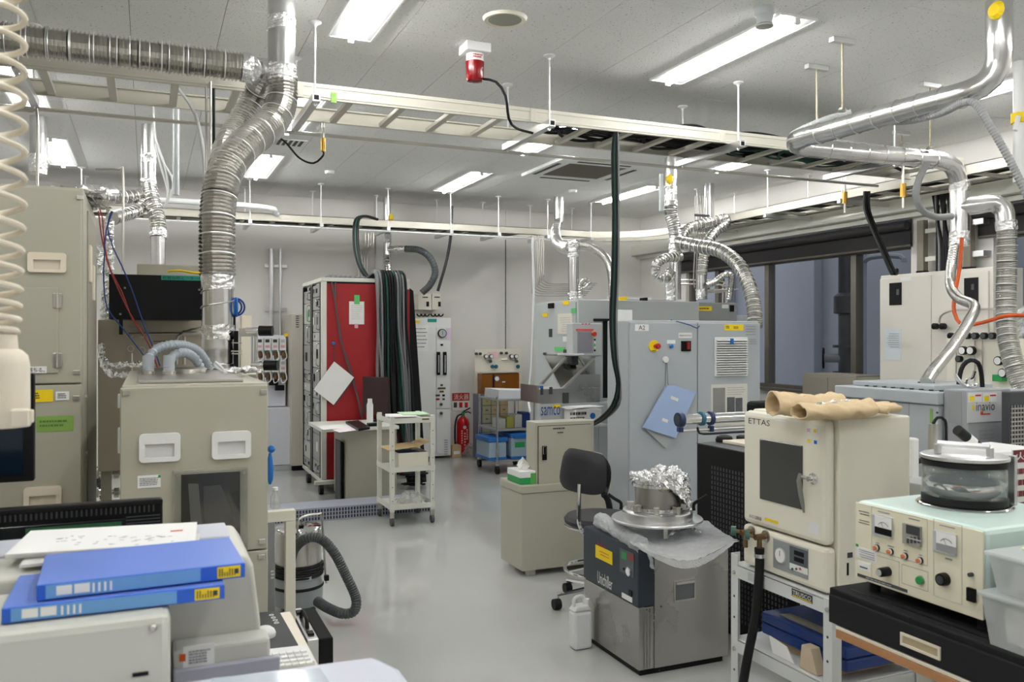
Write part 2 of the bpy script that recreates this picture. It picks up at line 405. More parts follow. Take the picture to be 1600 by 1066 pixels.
# ------------------------------------------------------------------ ceiling lights
LG = 'recessed fluorescent ceiling lights'
def lamp(x, y, label):
    r0 = T('ceiling_light', label, 'ceiling light', (x, y+.615, H), LG)
    g = MB(); W_, L_ = .125, 1.25
    g.box(x-W_, x-W_+.012, y, y+L_, H-.014, H-.0005); g.box(x+W_-.012, x+W_, y, y+L_, H-.014, H-.0005)
    g.box(x-W_+.012, x+W_-.012, y, y+.012, H-.014, H-.0005); g.box(x-W_+.012, x+W_-.012, y+L_-.012, y+L_, H-.014, H-.0005)
    g.obj('frame', white, r0)
    g = MB(); a, b_ = y+.013, y+L_-.013
    for sx in (-1, 1):
        p = [(x+sx*.112, H-.012), (x+sx*.03, H-.002), (x+sx*.03, H-.001), (x+sx*.112, H-.001)]
        g.prism(p, 'y', a, b_)
    g.obj('reflector', refl, r0)
    MB().cyl((x, y+.03, H-.02), (x, y+L_-.03, H-.02), .017, n=14).obj('tube', tubem, r0, smooth=True)
    bx('lamp_holder', white, r0, x-.015, x+.015, y+.012, y+.032, H-.04, H-.002, 0); bx('lamp_holder', white, r0, x-.015, x+.015, y+L_-.032, y+L_-.012, H-.04, H-.002, 0)
LP = [(1.04, 3.5, 'bright ceiling light at the top edge, left of the red beacon'), (3.12, 3.5, 'large bright ceiling light right of the beacon, above the cable tray'),
 (5.25, 3.5, 'ceiling light at the right edge behind the bent silver duct'), (-.77, 5.85, 'ceiling light behind the cable tray at the far left'),
 (1.04, 5.88, 'ceiling light crossed by the cable tray right of the big flexible duct'), (3.12, 5.85, 'ceiling light behind the cable tray below the red beacon'),
 (5.25, 5.85, 'ceiling light half hidden under the tray of black cables'), (-.75, 8.1, 'far ceiling light behind the cable tray, near left wall side'),
 (1.04, 8.05, 'far ceiling light beside the big flexible duct and slotted vent'), (3.12, 8.08, 'far ceiling light between duct and air conditioner, above the red cabinet'),
 (5.2, 8.08, 'far ceiling light right of the hanging black cables')]
for x, y, l in LP: lamp(x, y, l)
for x in (-.77, 1.04, 3.12, 5.25):
    for y in (1.2, -1.1): lamp(x, y, 'added ceiling light, unseen behind or above the camera, only lighting the room')  # extra rows out of view, added only to light the room
# air conditioner cassette
a = T('air_conditioner', 'square white ceiling air conditioner with a brown grille', 'air conditioner', (4.0, 7.56, H))
g = MB(); x0_, x1_, y0_, y1_ = 3.53, 4.48, 7.08, 8.04
for k, (i, o_) in enumerate([(0, .16)]):
    g.box(x0_, x1_, y0_, y0_+.16, H-.035, H-.0005); g.box(x0_, x1_, y1_-.16, y1_, H-.035, H-.0005); g.box(x0_, x0_+.16, y0_+.16, y1_-.16, H-.035, H-.0005); g.box(x1_-.16, x1_, y0_+.16, y1_-.16, H-.035, H-.0005)
g.obj('panel_frame', white, a, .008)
for (xa, xb, ya, yb) in ((3.72,4.29,7.12,7.16), (3.72,4.29,7.96,8.0), (3.57,3.61,7.27,7.85), (4.40,4.44,7.27,7.85)): bx('air_slot', black, a, xa, xb, ya, yb, H-.038, H-.033, 0)
g = MB().box(3.69, 4.32, 7.24, 7.88, H-.012, H-.002)
for k in range(20): g.box(3.69, 4.32, 7.25+k*.032, 7.258+k*.032, H-.03, H-.012)
g.obj('intake_grille', mat('brown grille', s(140,134,124), .6), a)
# round ceiling speaker, slot vent, sensor, detector
c = PZ(789, 28, H); a = T('ceiling_speaker', 'round cream rimmed ceiling speaker near the red beacon', 'speaker', (c.x, c.y, H))
MB().lathe((c.x, c.y, H), [(.088, -.004), (.088,-.012), (.108, -.016), (.118, -.002), (.118, -.0005)], 32).obj('rim', cream, a, smooth=True)
MB().lathe((c.x, c.y, H), [(.001, -.013), (.09, -.012), (.09, -.004)], 32).obj('grille_cloth', mat('speaker mesh', s(172,172,160), .8), a, smooth=True)
c = PZ(444, 221, H); a = T('slot_vent', 'small dark slotted ceiling vent right of the big flexible duct', 'vent', (c.x, c.y, H))
bx('vent_frame', white, a, c.x-.22, c.x+.18, c.y-.12, c.y+.12, H-.01, H-.0005)
for k in range(8): bx('slot', black, a, c.x-.19+k*.045, c.x-.165+k*.045, c.y-.1, c.y+.1, H-.013, H-.009, 0)
for px, py, l in ((515, 267, 'small white ceiling detector above the red cabinet'), (895, 297, 'small white ceiling detector in front of the air conditioner')):
    c = PZ(px, py, H); tag(MB().lathe((c.x, c.y, H), [(.03,-.035),(.045,-.03),(.05,-.001)], 20).obj('ceiling_detector', white, smooth=True), l, 'detector', 'ceiling detectors')
c = PZ(1195, 12, H); a = T('pendant_sensor', 'grey round sensor hanging at the ceiling above the right light', 'sensor', (c.x, c.y, H))
MB().lathe((c.x, c.y, H), [(.05,-.001),(.05,-.04),(.045,-.045),(.04,-.07),(.04,-.085)], 20).obj('body', ltgrey, a, smooth=True)
MB().lathe((c.x, c.y, H), [(.028,-.1),(.045,-.098),(.045,-.09),(.01,-.085)], 20).obj('sensor_head', steel, a, smooth=True)
# red rotating beacon on a white box
c = PZ(742, 70, H); a = T('warning_beacon', 'red warning beacon hanging below a white ceiling box', 'warning light', (c.x, c.y, H))
bx('mounting_box', white, a, c.x-.075, c.x+.075, c.y-.07, c.y+.07, H-.055, H-.0005, .006)
MB().lathe((c.x, c.y, H), [(.05,-.056),(.05,-.10)], 24).obj('white_collar', white, a, smooth=True)
marks('print', huber_red, a, 'Y', c.y-.05, c.x-.03, c.x+.03, H-.09, H-.065, 2)
MB().lathe((c.x, c.y, H), [(.054,-.10),(.052,-.13),(.05,-.195),(.044,-.21),(.02,-.216)], 24).obj('lens', redp, a, smooth=True)
cable('beacon_cable', 'black cable from the red beacon down to the cable tray', rubber, [c+Vector((.05,0,-.19)), P(775,128,4.85), P(790,150,4.85), P(795,185,4.9), P(806,200,5.0), P(832,208,5.15)], .008)

# ------------------------------------------------------------------ cable trays
def rodset(x, y, ztop, zbot, par):
    MB().cyl((x, y, zbot), (x, y, ztop), .006, n=8).obj('hanger_rod', whitewire if random.random() < .5 else alu, par)
    MB().lathe((x, y, ztop), [(.035,-.001),(.035,-.008),(.01,-.02),(.008,-.03)], 14).obj('ceiling_cap', white, par, smooth=True)
TY0, TY1, TZ = 4.66, 5.17, 2.80
a = T('cable_tray', 'long cream ladder cable tray crossing the room under the ceiling', 'cable tray', (2, 4.9, TZ), 'ladder cable trays')
for y, sg in ((TY0, 1), (TY1, -1)):
    g = MB().prism([(y, TZ), (y+sg*.02, TZ), (y+sg*.02, TZ+.008), (y+sg*.004, TZ+.008), (y+sg*.004, TZ+.077), (y+sg*.02, TZ+.077), (y+sg*.02, TZ+.085), (y, TZ+.085)], 'x', -3.0, 5.75)
    g.box(-3.0, 5.75, y-sg*.003, y, TZ+.012, TZ+.02); g.box(-3.0, 5.75, y-sg*.003, y, TZ+.062, TZ+.07); g.obj('side_rail', tray, a, .0015)
x = 1.03-.3*13
while x < 5.7:
    bx('rung', tray, a, x-.02, x+.02, TY0+.005, TY1-.005, TZ+.005, TZ+.03); x += .3
for k in range(5):
    x = -.56+1.378*k
    g = MB().box(x-.021, x+.021, 4.54, 5.27, TZ-.045, TZ-.002); g.obj('support_strut', alu, a, .002)
    bx('strut_opening', black, a, x-.013, x+.013, 4.5385, 4.545, TZ-.036, TZ-.011, 0)
    for y in (4.585, 5.22): rodset(x, y, H, TZ-.06, a)
    bx('joint_plate', tray, a, x-.09, x-.05, TY0-.006, TY0-.001, TZ+.002, TZ+.083, .001)
    g = MB().lathe((x, 4.585, TZ-.055), [(.011,0),(.011,.012)], 6); g.obj('nut', alu, a)
plate('green_tape', grn2, a, 'Y', TY0-.003, 517, 144, 526, 161)
# dark cables lying in the tray
rnd = random.Random(3); NT = MB(); NG = MB()
for k in range(16):
    y = 4.74+.024*k; y2 = 4.72+.4*rnd.random(); z = TZ+.05+rnd.random()*.04
    pts = [(2.5+rnd.random()*.25, y, z)]
    x = 2.9
    while x < 5.7: pts.append((x, y+(rnd.random()-.5)*.12, TZ+.045+rnd.random()*.06)); x += .45
    NT.tube(spline(pts, .05), .009+.006*rnd.random(), 6)
for k in range(7):
    y = 4.8+.05*k; pts = []
    for j in range(9): pts.append((3.75+.17*j, y+.05*math.sin(j*1.3+k), TZ+.06+.03*math.sin(j*.9+k*2)))
    NG.tube(spline(pts, .04), .007, 6)
for k in range(26):
    cx_ = (2.62, 3.3, 3.95, 4.45)[k % 4]+rnd.uniform(-.06,.06); gr = (k % 4 == 3); ph = rnd.random()*6
    pts = [(cx_+(.24+.03*rnd.random())*math.cos(t*math.pi/6+ph), 4.91+(.17+.02*rnd.random())*math.sin(t*math.pi/6+ph), TZ+.045+.004*k*.5+.02*math.sin(t+ph)) for t in range(12)]; pts.append(pts[0])
    (NG if gr else NT).tube(spline(pts, .04), .010, 6)
heap('tray_cables', 'heap of black cables lying coiled in the near ladder tray', rubber, NT); heap('green_cables', 'heap of green cables in the near tray beside the bent duct', grnwire, NG)
# small gas pipe and hose hanging under the tray
g = MB().tube([(-2.5,4.62,TZ-.03),(0.2,4.62,TZ-.03),(4.9,5.22,TZ-.03)][0:0] or [(-1.2,5.26,TZ-.052),(5.5,5.26,TZ-.052)], .011, 8); tag(g.obj('service_pipe', steel, smooth=True), 'thin steel pipe running along under the far edge of the cable tray', 'pipe')
q = P(505, 190, 5.12); a = T('air_coupler', 'brass quick coupler hanging below the tray with a black hose', 'coupler', q)
MB().tube([q, q+Vector((0,0,-.04)), q+Vector((0,0,-.1))], .009, 8).obj('stem', steel, a, smooth=True)
MB().cyl(q+Vector((0,0,-.1)), q+Vector((0,0,-.18)), .014, n=12).obj('coupler_body', brass, a, smooth=True)
MB().tube(spline([q+Vector((0,0,-.18)), P(505,243,5.12), P(490,255,5.12), P(468,247,5.15), P(446,222,5.2), P(434,214,5.2)], .02), .006, 8).obj('hose', rubber, a, smooth=True)
# trays along the back wall and the right wall, joined by a curved corner
def rail(g, pts, w_=.02, h=.085):
    n_ = len(pts)
    for i in range(n_-1):
        A, B_ = Vector(pts[i]), Vector(pts[i+1]); t = (B_-A).normalized(); nrm = Vector((-t.y, t.x, 0))*.003
        vs = []
        for z0, z1, k in ((0, h, 1), (0, .006, 6), (h-.006, h, 6)):
            q = [A-nrm, A+nrm*k, B_+nrm*k, B_-nrm]; g.add([v_+Vector((0,0,z0)) for v_ in q]+[v_+Vector((0,0,z1)) for v_ in q], [[0,1,2,3],[7,6,5,4],[0,4,5,1],[1,5,6,2],[2,6,7,3],[3,7,4,0]])
a = T('cable_tray', 'far cream ladder tray along the back and right walls with a curved corner', 'cable tray', (4, 9.7, 2.755), 'ladder cable trays')
FZ = 2.755
def curve(Yf, Xf, R): return [(XL+.1, Yf, FZ), (Xf-R, Yf, FZ)]+[(Xf-R+R*math.sin(t*math.pi/16), Yf-R+R*math.cos(t*math.pi/16), FZ) for t in range(1, 9)]+[(Xf, 1.2, FZ)]
g = MB(); rail(g, curve(9.5, 5.8, .7)); g.obj('side_rail', tray, a)
g = MB(); rail(g, curve(9.9, 6.2, 1.1)); g.obj('side_rail', tray, a)
x = -2.9
while x < 5.0: bx('rung', tray, a, x-.02, x+.02, 9.505, 9.895, FZ+.004, FZ+.025, 0); x += .32
y = 8.8
while y > 1.3: bx('rung', tray, a, 5.805, 6.195, y-.02, y+.02, FZ+.004, FZ+.025, 0); y -= .32
for x in (-.6, 1.0, 1.75, 2.5, 3.25, 3.85, 4.5, 5.1):
    bx('support_strut', alu, a, x-.02, x+.02, 9.4, 10.0, FZ-.045, FZ-.003, .002)
    for y in (9.44, 9.96): rodset(x, y, H, FZ-.05, a)
for y in (8.1, 6.9, 5.9, 3.6, 2.4):
    bx('support_strut', alu, a, 5.7, 6.3, y-.02, y+.02, FZ-.045, FZ-.003, .002)
    for x in (5.74, 6.26): rodset(x, y, H, FZ-.05, a)
rnd = random.Random(5); FT = MB(); WTC = MB()
for k in range(18):
    pts = []; yy = 9.53+.020*k
    for x in range(-3, 5): pts.append((x+.2, yy+(rnd.random()-.5)*.03, FZ+.04+rnd.random()*.035))
    FT.tube(spline(pts, .2), .016, 5)
for k in range(8):
    pts = [(5.86+.04*k+(rnd.random()-.5)*.03, 8.6-.55*j, FZ+.04+rnd.random()*.035) for j in range(13)]
    WTC.tube(spline(pts, .2), .011, 5)
heap('tray_cables', 'layer of dark cables lying in the far back wall tray', rubber, FT); heap('tray_cables', 'layer of dark cables lying in the tray above the windows', rubber, WTC)
cable('service_pipe', 'thin white pipe running beneath the far back wall tray', whitewire, [(-1.5, 9.42, 2.70), (4.9, 9.42, 2.70)], .012, 'pipe')
cable('service_pipe', 'fat white conduit running above the back wall tray at left', whitewire, [(-1.6,9.42,2.90), (.95,9.42,2.90), (1.3,9.5,2.84)], .03, 'pipe', n=10)
# back wall conduits and panel joints
for px, r_, l in ((424, .028, 'thicker grey wall conduit left of the red cabinet'), (438, .018, 'thinner grey wall conduit left of the red cabinet')):
    c = PY(px, 380, YB-.06); tag(MB().cyl((c.x, YB-.06, .9), (c.x, YB-.06, 2.55), r_, n=12).obj('wall_conduit', alu, smooth=True), l, 'pipe', 'conduits on the back wall')
for py in (416, 484):
    c = PY(431, py, YB-.02); tag(bx('conduit_bracket', alu, None, c.x-.13, c.x+.13, YB-.035, YB-.001, c.z-.02, c.z+.02), 'short grey %s wall bracket behind the two conduits' % ('upper' if py < 450 else 'lower'), 'bracket', 'conduit brackets')
for k, px in enumerate((571, 576, 580, 584)):
    a_, b_ = PY(px, 365, YB-.05), PY(px, 380, YB-.05)
    cable('thin_wall_pipe', 'thin steel pipe bent down the back wall above the red cabinet, '+nth(k,4), steel, [a_, b_, b_+Vector((-.01,0,-.06)), b_+Vector((-.07,0,-.1)), b_+Vector((-.08,0,-.2)), b_+Vector((-.08,0,-.9))], .007, 'pipe', 'thin pipes above the red cabinet')
struct(bx('trim_9', wallp, None, PY(601,300,YB).x-.12, PY(601,300,YB).x-.03, YB-.05, YB-.001, 0, H-.002, .004))
struct(bx('trim_10', wallp, None, PY(792,400,YB).x-.02, PY(792,400,YB).x+.02, YB-.02, YB-.001, 0, H-.002, .003))
# ------------------------------------------------------------------ ducts
rodm = mat('zinc yellow rod', s(168,156,128), .45, .6)
ringm = mat('bright duct ring', (.85,.85,.84), .3, .8)
def V(v, z): return Vector((v[0], v[1], z))
def zat(py, d): return CAMZ+(HOR-py)/FPX*d
def smooth(par, pts, r, m=None, name='duct_pipe', n=20, step=.05): return MB().tube(spline(pts, step), r, n).obj(name, m or galv, par, smooth=True)
def flexd(par, pts, r, pitch=.016, m=None, amp=.07, name='flexible_duct'):
    if r > .04 and m is None:
        q = spline(pts, .01); acc = 0; g = MB(); n_ = 0
        for i in range(2, len(q)-3):
            acc += (q[i]-q[i-1]).length
            if acc > (.085 if r > .065 else .045):
                acc = 0; n_ += 1; t = (q[i+1]-q[i-1]).normalized(); g.tube([q[i]-t*.003, q[i]-t*.0015, q[i]+t*.0015, q[i]+t*.003], [r*.99, r+(.0008 if r > .065 else .002), r+(.0008 if r > .065 else .002), r*.99], 16, caps=False)
        if n_: o = g.obj('duct_rings', ringm, par, smooth=False); o['kind'] = 'stuff'
    return MB().flex(pts, r, pitch, amp, 16).obj(name, m or flexm, par, smooth=False)
def foilw(par, pts, r, seed=1, name='foil_wrap'): return crumple_tube(pts, r, .006, 18, seed).obj(name, foil, par)
def bands(par, pts, r, every=.13):       # raised spiral seams
    q = spline(pts, .01); acc = 0; g = MB(); k = 0
    for i in range(2, len(q)-3):
        acc += (q[i]-q[i-1]).length
        if acc > every:
            acc = 0; t = (q[i+1]-q[i-1]).normalized(); g.tube([q[i]-t*.003, q[i], q[i]+t*.003], [r, r+.005, r], 20, caps=False); k += 1
    if k: o = g.obj('seam_ring', galv, par, smooth=True); o['kind'] = 'stuff'
# A + B: the big duct over the left machine
u = P(440, 100, 4.2); lo = P(340, 430, 3.72)
a = T('exhaust_duct', 'big silver duct with a flexible elbow rising from the left machine', 'duct', V(lo, 1.37))
smooth(a, [V(u, H-.001), V(u, zat(106, 4.2))], .066)
foilw(a, [V(u, zat(28,4.2)), V(u, zat(48,4.2))], .068, 1); foilw(a, [V(u, zat(103,4.2)), V(u, zat(128,4.2))], .071, 2)
flexd(a, [V(u, zat(124,4.2)), P(439,160,4.19), P(424,193,4.12), P(384,226,3.95), P(352,268,3.83), P(341,322,3.77), P(339,380,3.74), V(lo, zat(432,3.72))], .078, .017, amp=.13)
smooth(a, [V(lo, zat(432,3.72)), V(lo, 1.372)], .066)
foilw(a, [V(lo, zat(430,3.72)), V(lo, zat(452,3.72))], .070, 3); foilw(a, [V(lo, zat(508,3.72)), V(lo, zat(530,3.72))], .069, 4)
MB().lathe(V(lo, 1.372), [(.072,0),(.072,.025),(.067,.03),(.067,.085),(.069,.09),(.067,.1),(.067,.17)], 24).obj('collar', alu, a, smooth=True)
zz = [V(lo, 0)+Vector((.0705*math.cos(t/10*math.pi*2+1), .0705*math.sin(t/10*math.pi*2+1), 1.62+.012*t*.55)) for t in range(0, 22)]
MB().tube(zz, .003, 6).obj('wire_tie', steel, a)
e = P(378, 105, 4.14)
smooth(a, [P(392,108,4.16), P(408,111,4.22), V(u, zat(113,4.2))], .062, name='branch_elbow')
flexd(a, [P(415,118,4.26), P(400,150,4.33), P(378,190,4.28), P(357,228,4.15), P(348,262,3.98)], .068, .018, amp=.1)
b2 = T('flexible_duct', 'long ribbed flexible duct running left from the big duct', 'duct', (-1.2, e.y, e.z))
flexd(b2, [(-2.6, e.y, e.z+.02), (-1.4, e.y, e.z+.01), e], .072, .017, amp=.13, name='ribbed_tube'); foilw(b2, [e, P(394,108,4.16)], .070, 5)
g = MB()
for k in range(26):
    x = -1.9+k*.083
    if x < e.x-.02: g.torus((x, e.y, e.z+.004), .0735, .0025, 'x', 20, 5)
o = g.obj('wire_ring', alu, b2); o['kind'] = 'stuff'
# I: short duct at far left
c = PZ(60, 182, H); a = T('exhaust_duct', 'short silver duct stub dropping from the ceiling at far left', 'duct', V(c, 2.6)); smooth(a, [V(c, H-.001), V(c, 2.75)], .06); foilw(a, [V(c, 2.9), V(c, 2.76)], .065, 6)
# C: duct behind the left machine
c = PZ(232, 195, H); d0 = 6.74
a = T('exhaust_duct', 'silver duct left of the big one, dropping behind the black box', 'duct', V(c, 2.05))
smooth(a, [V(c, H-.001), V(c, zat(286, d0))], .054); foilw(a, [V(c, zat(240,d0)), V(c, zat(254,d0))], .057, 7); foilw(a, [V(c, zat(280,d0)), V(c, zat(290,d0))], .058, 8)
dl = P(247, 380, 6.6)
flexd(a, [V(c, zat(288,d0)), P(236,310,6.7), P(245,340,6.65), P(248,362,6.62)], .062, .02)
foilw(a, [P(248,360,6.62), V(dl, zat(372,6.6))], .064, 9); smooth(a, [V(dl, zat(370,6.6)), V(dl, 2.06)], .054)
flexd(a, [P(224,304,6.7), P(200,308,6.6), P(156,308,6.4)], .052, .02); flexd(a, [P(228,315,6.7), P(212,330,6.6), P(190,337,6.4), P(176,342,6.2)], .05, .02)
foilw(a, [P(176,302,6.5), P(140,302,6.3)], .062, 10)
c = P(275, 250, 6.0); tag(smooth(None, [V(c, 3.18), V(c, zat(305,6.0))], .022, ltgrey), 'slim grey vertical pipe between the silver duct and the big duct', 'pipe')
# D: far duct above the cable bundle
c = P(605, 330, 10.3); dD = 10.3
a = T('exhaust_duct', 'thin far duct on the back wall above the red cabinet', 'duct', V(c, 2.2))
smooth(a, [V(c, H-.001), V(c, zat(402,dD))], .045); foilw(a, [V(c, zat(366,dD)), V(c, zat(380,dD))], .052, 11); flexd(a, [V(c, zat(400,dD)), P(606,415,10.2), P(610,440,10.1)], .045, .03)
smooth(a, [V(c, zat(390,dD)), P(633,389,10.2)], .04); foilw(a, [P(618,389,10.25), P(634,389,10.2)], .045, 12)
MB().lathe(P(611, 340, 10.22), [(.03,-.02),(.05,0),(.03,.02)], 12, 'x').obj('damper_knob', yel, a)
flexd(a, [P(634,389,10.2), P(655,391,10.15), P(672,403,10.1), P(680,425,10.1), P(672,445,10.1), P(659,458,10.1)], .042, .03, hosed, name='hose')
cable('wall_cable', 'grey cable curving down the back wall to the right control box', darkg, [P(706,322,10.2), P(704,370,10.2), P(697,410,10.2), P(684,455,10.2)], .018)
# E: ducts over the process machine at centre
a = T('exhaust_duct', 'pair of silver ducts above the grey process machine at centre', 'duct', V(P(897,468,7.6), 1.84))
c = PZ(873, 308, H); dE = 10.2
smooth(a, [V(c, H-.001), V(c, zat(345,dE))], .062)
flexd(a, [V(c, zat(343,dE)), P(868,362,10.0), P(872,380,9.0), P(884,388,8.2), P(893,386,7.7)], .055, .025)
v1 = P(896, 400, 7.62)
smooth(a, [V(v1, zat(382,7.62)), V(v1, 1.84)], .047); foilw(a, [V(v1, zat(376,7.62)), V(v1, zat(402,7.62))], .053, 13); foilw(a, [V(v1, zat(456,7.62)), V(v1, zat(467,7.62))], .05, 14)
flexd(a, [P(903,384,7.6), P(925,388,7.6), P(945,402,7.5), P(955,425,7.4), P(958,470,7.3), P(960,600,7.2)], .038, .02)
flexd(a, [P(905,452,7.6), P(915,449,7.6), P(921,442,7.6), P(914,437,7.6), P(907,445,7.6), P(907,466,7.6)], .024, .02)
# F: ducts over the A2 corner
v1 = P(1048, 300, 8.0); v2 = P(1055, 400, 8.0)
a = T('exhaust_duct', 'tall silver duct with a coiled loop and long side arm behind the A2 cabinet', 'duct', V(v2, 1.86))
smooth(a, [V(v1, H-.001), V(v1, zat(318,8.0))], .055); foilw(a, [V(v1, zat(292,8)), V(v1, zat(304,8))], .058, 15); foilw(a, [V(v1, zat(312,8)), V(v1, zat(322,8))], .062, 16)
flexd(a, [V(v1, zat(318,8)), P(1048,335,8.0), P(1053,352,8), P(1056,370,8.0)], .062, .022)
smooth(a, [V(v2, zat(366,8)), V(v2, zat(468,8))], .055); foilw(a, [V(v2, zat(372,8)), V(v2, zat(400,8))], .06, 17); foilw(a, [P(1047,425,7.9), P(1048,470,7.9)], .048, 18)
flexd(a, [P(1062,402,8.0)-Vector((0,0,.0)), P(1040,404,7.85), P(1026,413,7.8), P(1026,429,7.8), P(1040,435,7.8), P(1047,424,7.85)], .045, .022)
flexd(a, [P(1060,379,7.95), P(1090,385,7.8), P(1125,392,7.6), P(1152,412,7.4), P(1170,445,7.2), P(1178,480,7.1), P(1180,512,7.05)], .062, .02, name='side_arm')
MB().lathe(P(1046, 280, 7.93), [(.02,-.03),(.05,0),(.02,.03)], 12, 'x').obj('damper_knob', yel, a)
v3 = PZ(1108, 287, H); dG = 9.3
a = T('exhaust_duct', 'silver duct with hooked flexible bends right of the coiled duct', 'duct', V(P(1096,468,8.3), 1.86))
smooth(a, [V(v3, H-.001), V(v3, zat(345,dG))], .055)
flexd(a, [P(1066,372,8.2), P(1072,360,8.25), P(1090,352,8.3), P(1118,345,8.4), P(1133,342,8.4), P(1134,350,8.4), P(1118,362,8.4), P(1106,380,8.3), P(1099,405,8.3), P(1097,432,8.3)], .05, .022)
v4 = P(1096, 450, 8.3); smooth(a, [V(v4, zat(430,8.3)), V(v4, zat(468,8.3))], .052); foilw(a, [V(v4, zat(452,8.3)), V(v4, zat(468,8.3))], .055, 19)
flexd(a, [P(1104,446,8.2), P(1118,440,8.2), P(1132,430,8.2), P(1142,431,8.2), P(1142,445,8.2), P(1139,469,8.2)], .032, .022)
c = P(1033, 300, 7.9); tag(smooth(None, [V(c, zat(272,7.9)), V(c, zat(330,7.9))], .02, ltgrey), 'slim grey hanging pipe left of the tall silver duct', 'pipe')
for k in range(6):
    px = 1086+k*4; tp, bt = P(px, 306, 8.6), P(px, 452, 8.6)
    cable('gas_line', 'vertical thin steel gas line behind the A2 cabinet, '+nth(k,6), steel, [V(tp, tp.z), V(tp, (tp.z+bt.z)/2), V(tp, bt.z), V(tp, bt.z)+Vector((.15+.03*k,-.1,-.0))], .0065, 'pipe', 'gas lines behind the A2 cabinet')
for py in (337, 451):
    q = P(1096, py, 8.57); tag(bx('pipe_clamp', darkg, None, q.x-.09, q.x+.09, q.y-.02, q.y-.005, q.z-.012, q.z+.012), '%s dark clamp strip holding the thin gas lines' % ('upper' if py < 400 else 'lower'), 'clamp', 'clamp strips on the gas lines')
for k in range(7):
    px = 832+k*2.9; tp = P(px, 368, 8.6)
    cable('gas_line', 'vertical thin steel gas line left of the grey process machine, '+nth(k,7), steel, [V(tp, tp.z), V(tp, 2.2), V(tp, 2.0+.02*k), V(tp, 1.93+.02*k)+Vector((.05,0,0)), V(tp, 1.93+.02*k)+Vector((.5,-.2,0))], .0065, 'pipe', 'gas lines beside the process machine')
cable('drain_hose', 'thin white hose running down left of the grey process machine', whitewire, [P(832,372,8.5), P(834,450,8.5), P(831,560,8.4), P(826,620,8.3), P(829,645,8.0)], .012, 'hose')
# G: bent duct at the right
a = T('exhaust_duct', 'large silver duct folding back on itself at upper right, feeding a ribbed hose', 'duct', P(1498,400,5.8))
vr = P(1561, 40, 4.25)
leg1 = [V(vr, H-.001), V(vr, zat(60,4.25)), P(1561,92,4.27), P(1548,122,4.3), P(1515,143,4.36), P(1440,164,4.6), P(1350,189,4.92), P(1290,206,5.17), P(1262,213,5.3)]
smooth(a, leg1, .061, step=.04); bands(a, leg1[4:], .061)
smooth(a, [P(1262,213,5.3), P(1246,219,5.38), P(1246,226,5.45), P(1262,231,5.48)], .061, step=.02, name='hairpin_bend')
leg2 = [P(1262,231,5.48), P(1340,239,5.55), P(1420,246,5.66), P(1470,251,5.74), P(1490,262,5.77), P(1498,285,5.8)]
smooth(a, leg2, .058, step=.04); bands(a, leg2[:4], .058)
vd = P(1499, 300, 5.8)
smooth(a, [P(1498,283,5.8), V(vd, zat(300,5.8)), V(vd, zat(384,5.8))], .06); foilw(a, [V(vd, zat(362,5.8)), V(vd, zat(384,5.8))], .066, 20); foilw(a, [V(vd, zat(282,5.8)), V(vd, zat(300,5.8))], .063, 21)
smooth(a, [V(vd, zat(324,5.8)), P(1530,320,5.76), P(1552,317,5.74), P(1568,328,5.72), P(1572,350,5.7)], .062, name='branch_elbow', step=.03)
foilw(a, [P(1572,345,5.7), P(1573,360,5.7)], .066, 22)
rf = [P(1573,358,5.7), P(1573,420,5.7), P(1572,480,5.68), P(1575,530,5.62), P(1586,575,5.55), P(1604,620,5.5)]
flexd(a, rf, .064, .014, name='ribbed_hose')
flexd(a, [P(1491,384,5.75), P(1486,420,5.7), P(1486,448,5.6), P(1498,466,5.4), P(1522,479,5.2), P(1512,505,5.0), P(1484,548,4.8), P(1458,580,4.6), P(1447,597,4.5)], .033, .018, name='thin_flexible_duct')
MB().lathe(V(vr,0)+Vector((-.06,-.03,zat(22,4.25))), [(.03,-.02),(.045,0),(.03,.02)], 14, 'x').obj('damper_knob', yel, a)
g = MB()
MB().torus(P(1505,150,4.38), .064, .003, 'x', 20, 6).obj('cable_tie', whitewire, a)
for i, (px, py, d, dy) in enumerate(((1276,102,5.6,0), (1316,60,5.0,0), (1453,130,6.0,0), (1408,205,6.6,0))):
    c = PZ(px, py, H); rz = zat((206,172,232,226)[i], c.x*SN+c.y*CS)
    r0 = T('duct_hanger', ('brass coloured threaded rod hanger left of the bent duct, farther', 'brass coloured threaded rod hanger left of the bent duct, nearer', 'threaded rod hanger between the two legs of the bent duct', 'short threaded rod hanger behind the bent duct')[i], 'hanger', c, 'duct hangers')
    MB().cyl(c, V(c, rz), .005, n=8).obj('rod', rodm, r0); bx('ceiling_channel', alu, r0, c.x-.08, c.x+.08, c.y-.02, c.y+.02, H-.03, H-.0005)
    MB().lathe(V(c, rz), [(.02,-.01),(.025,0),(.02,.01)], 8).obj('nut', steel, r0)
cable('corrugated_hose', 'grey corrugated hose strapped along the bent duct and hanging at right', hosed, [(0,0,0),(1,0,0),(2,0,0)], .01, 'hose')
_o = bpy.data.objects['corrugated_hose']; bpy.data.objects.remove(_o)
ghm = mat('grey corrugated plastic', s(150,152,152), .5)
o = MB().flex([P(1330,176,5.2), P(1290,187,5.25), P(1248,205,5.35), P(1243,214,5.5), P(1300,222,5.55), P(1400,234,5.62), P(1452,240,5.7)], .022, .02, .08, 10).obj('corrugated_hose', ghm); tag(o, 'grey corrugated hose tucked around the hairpin of the bent duct', 'hose')
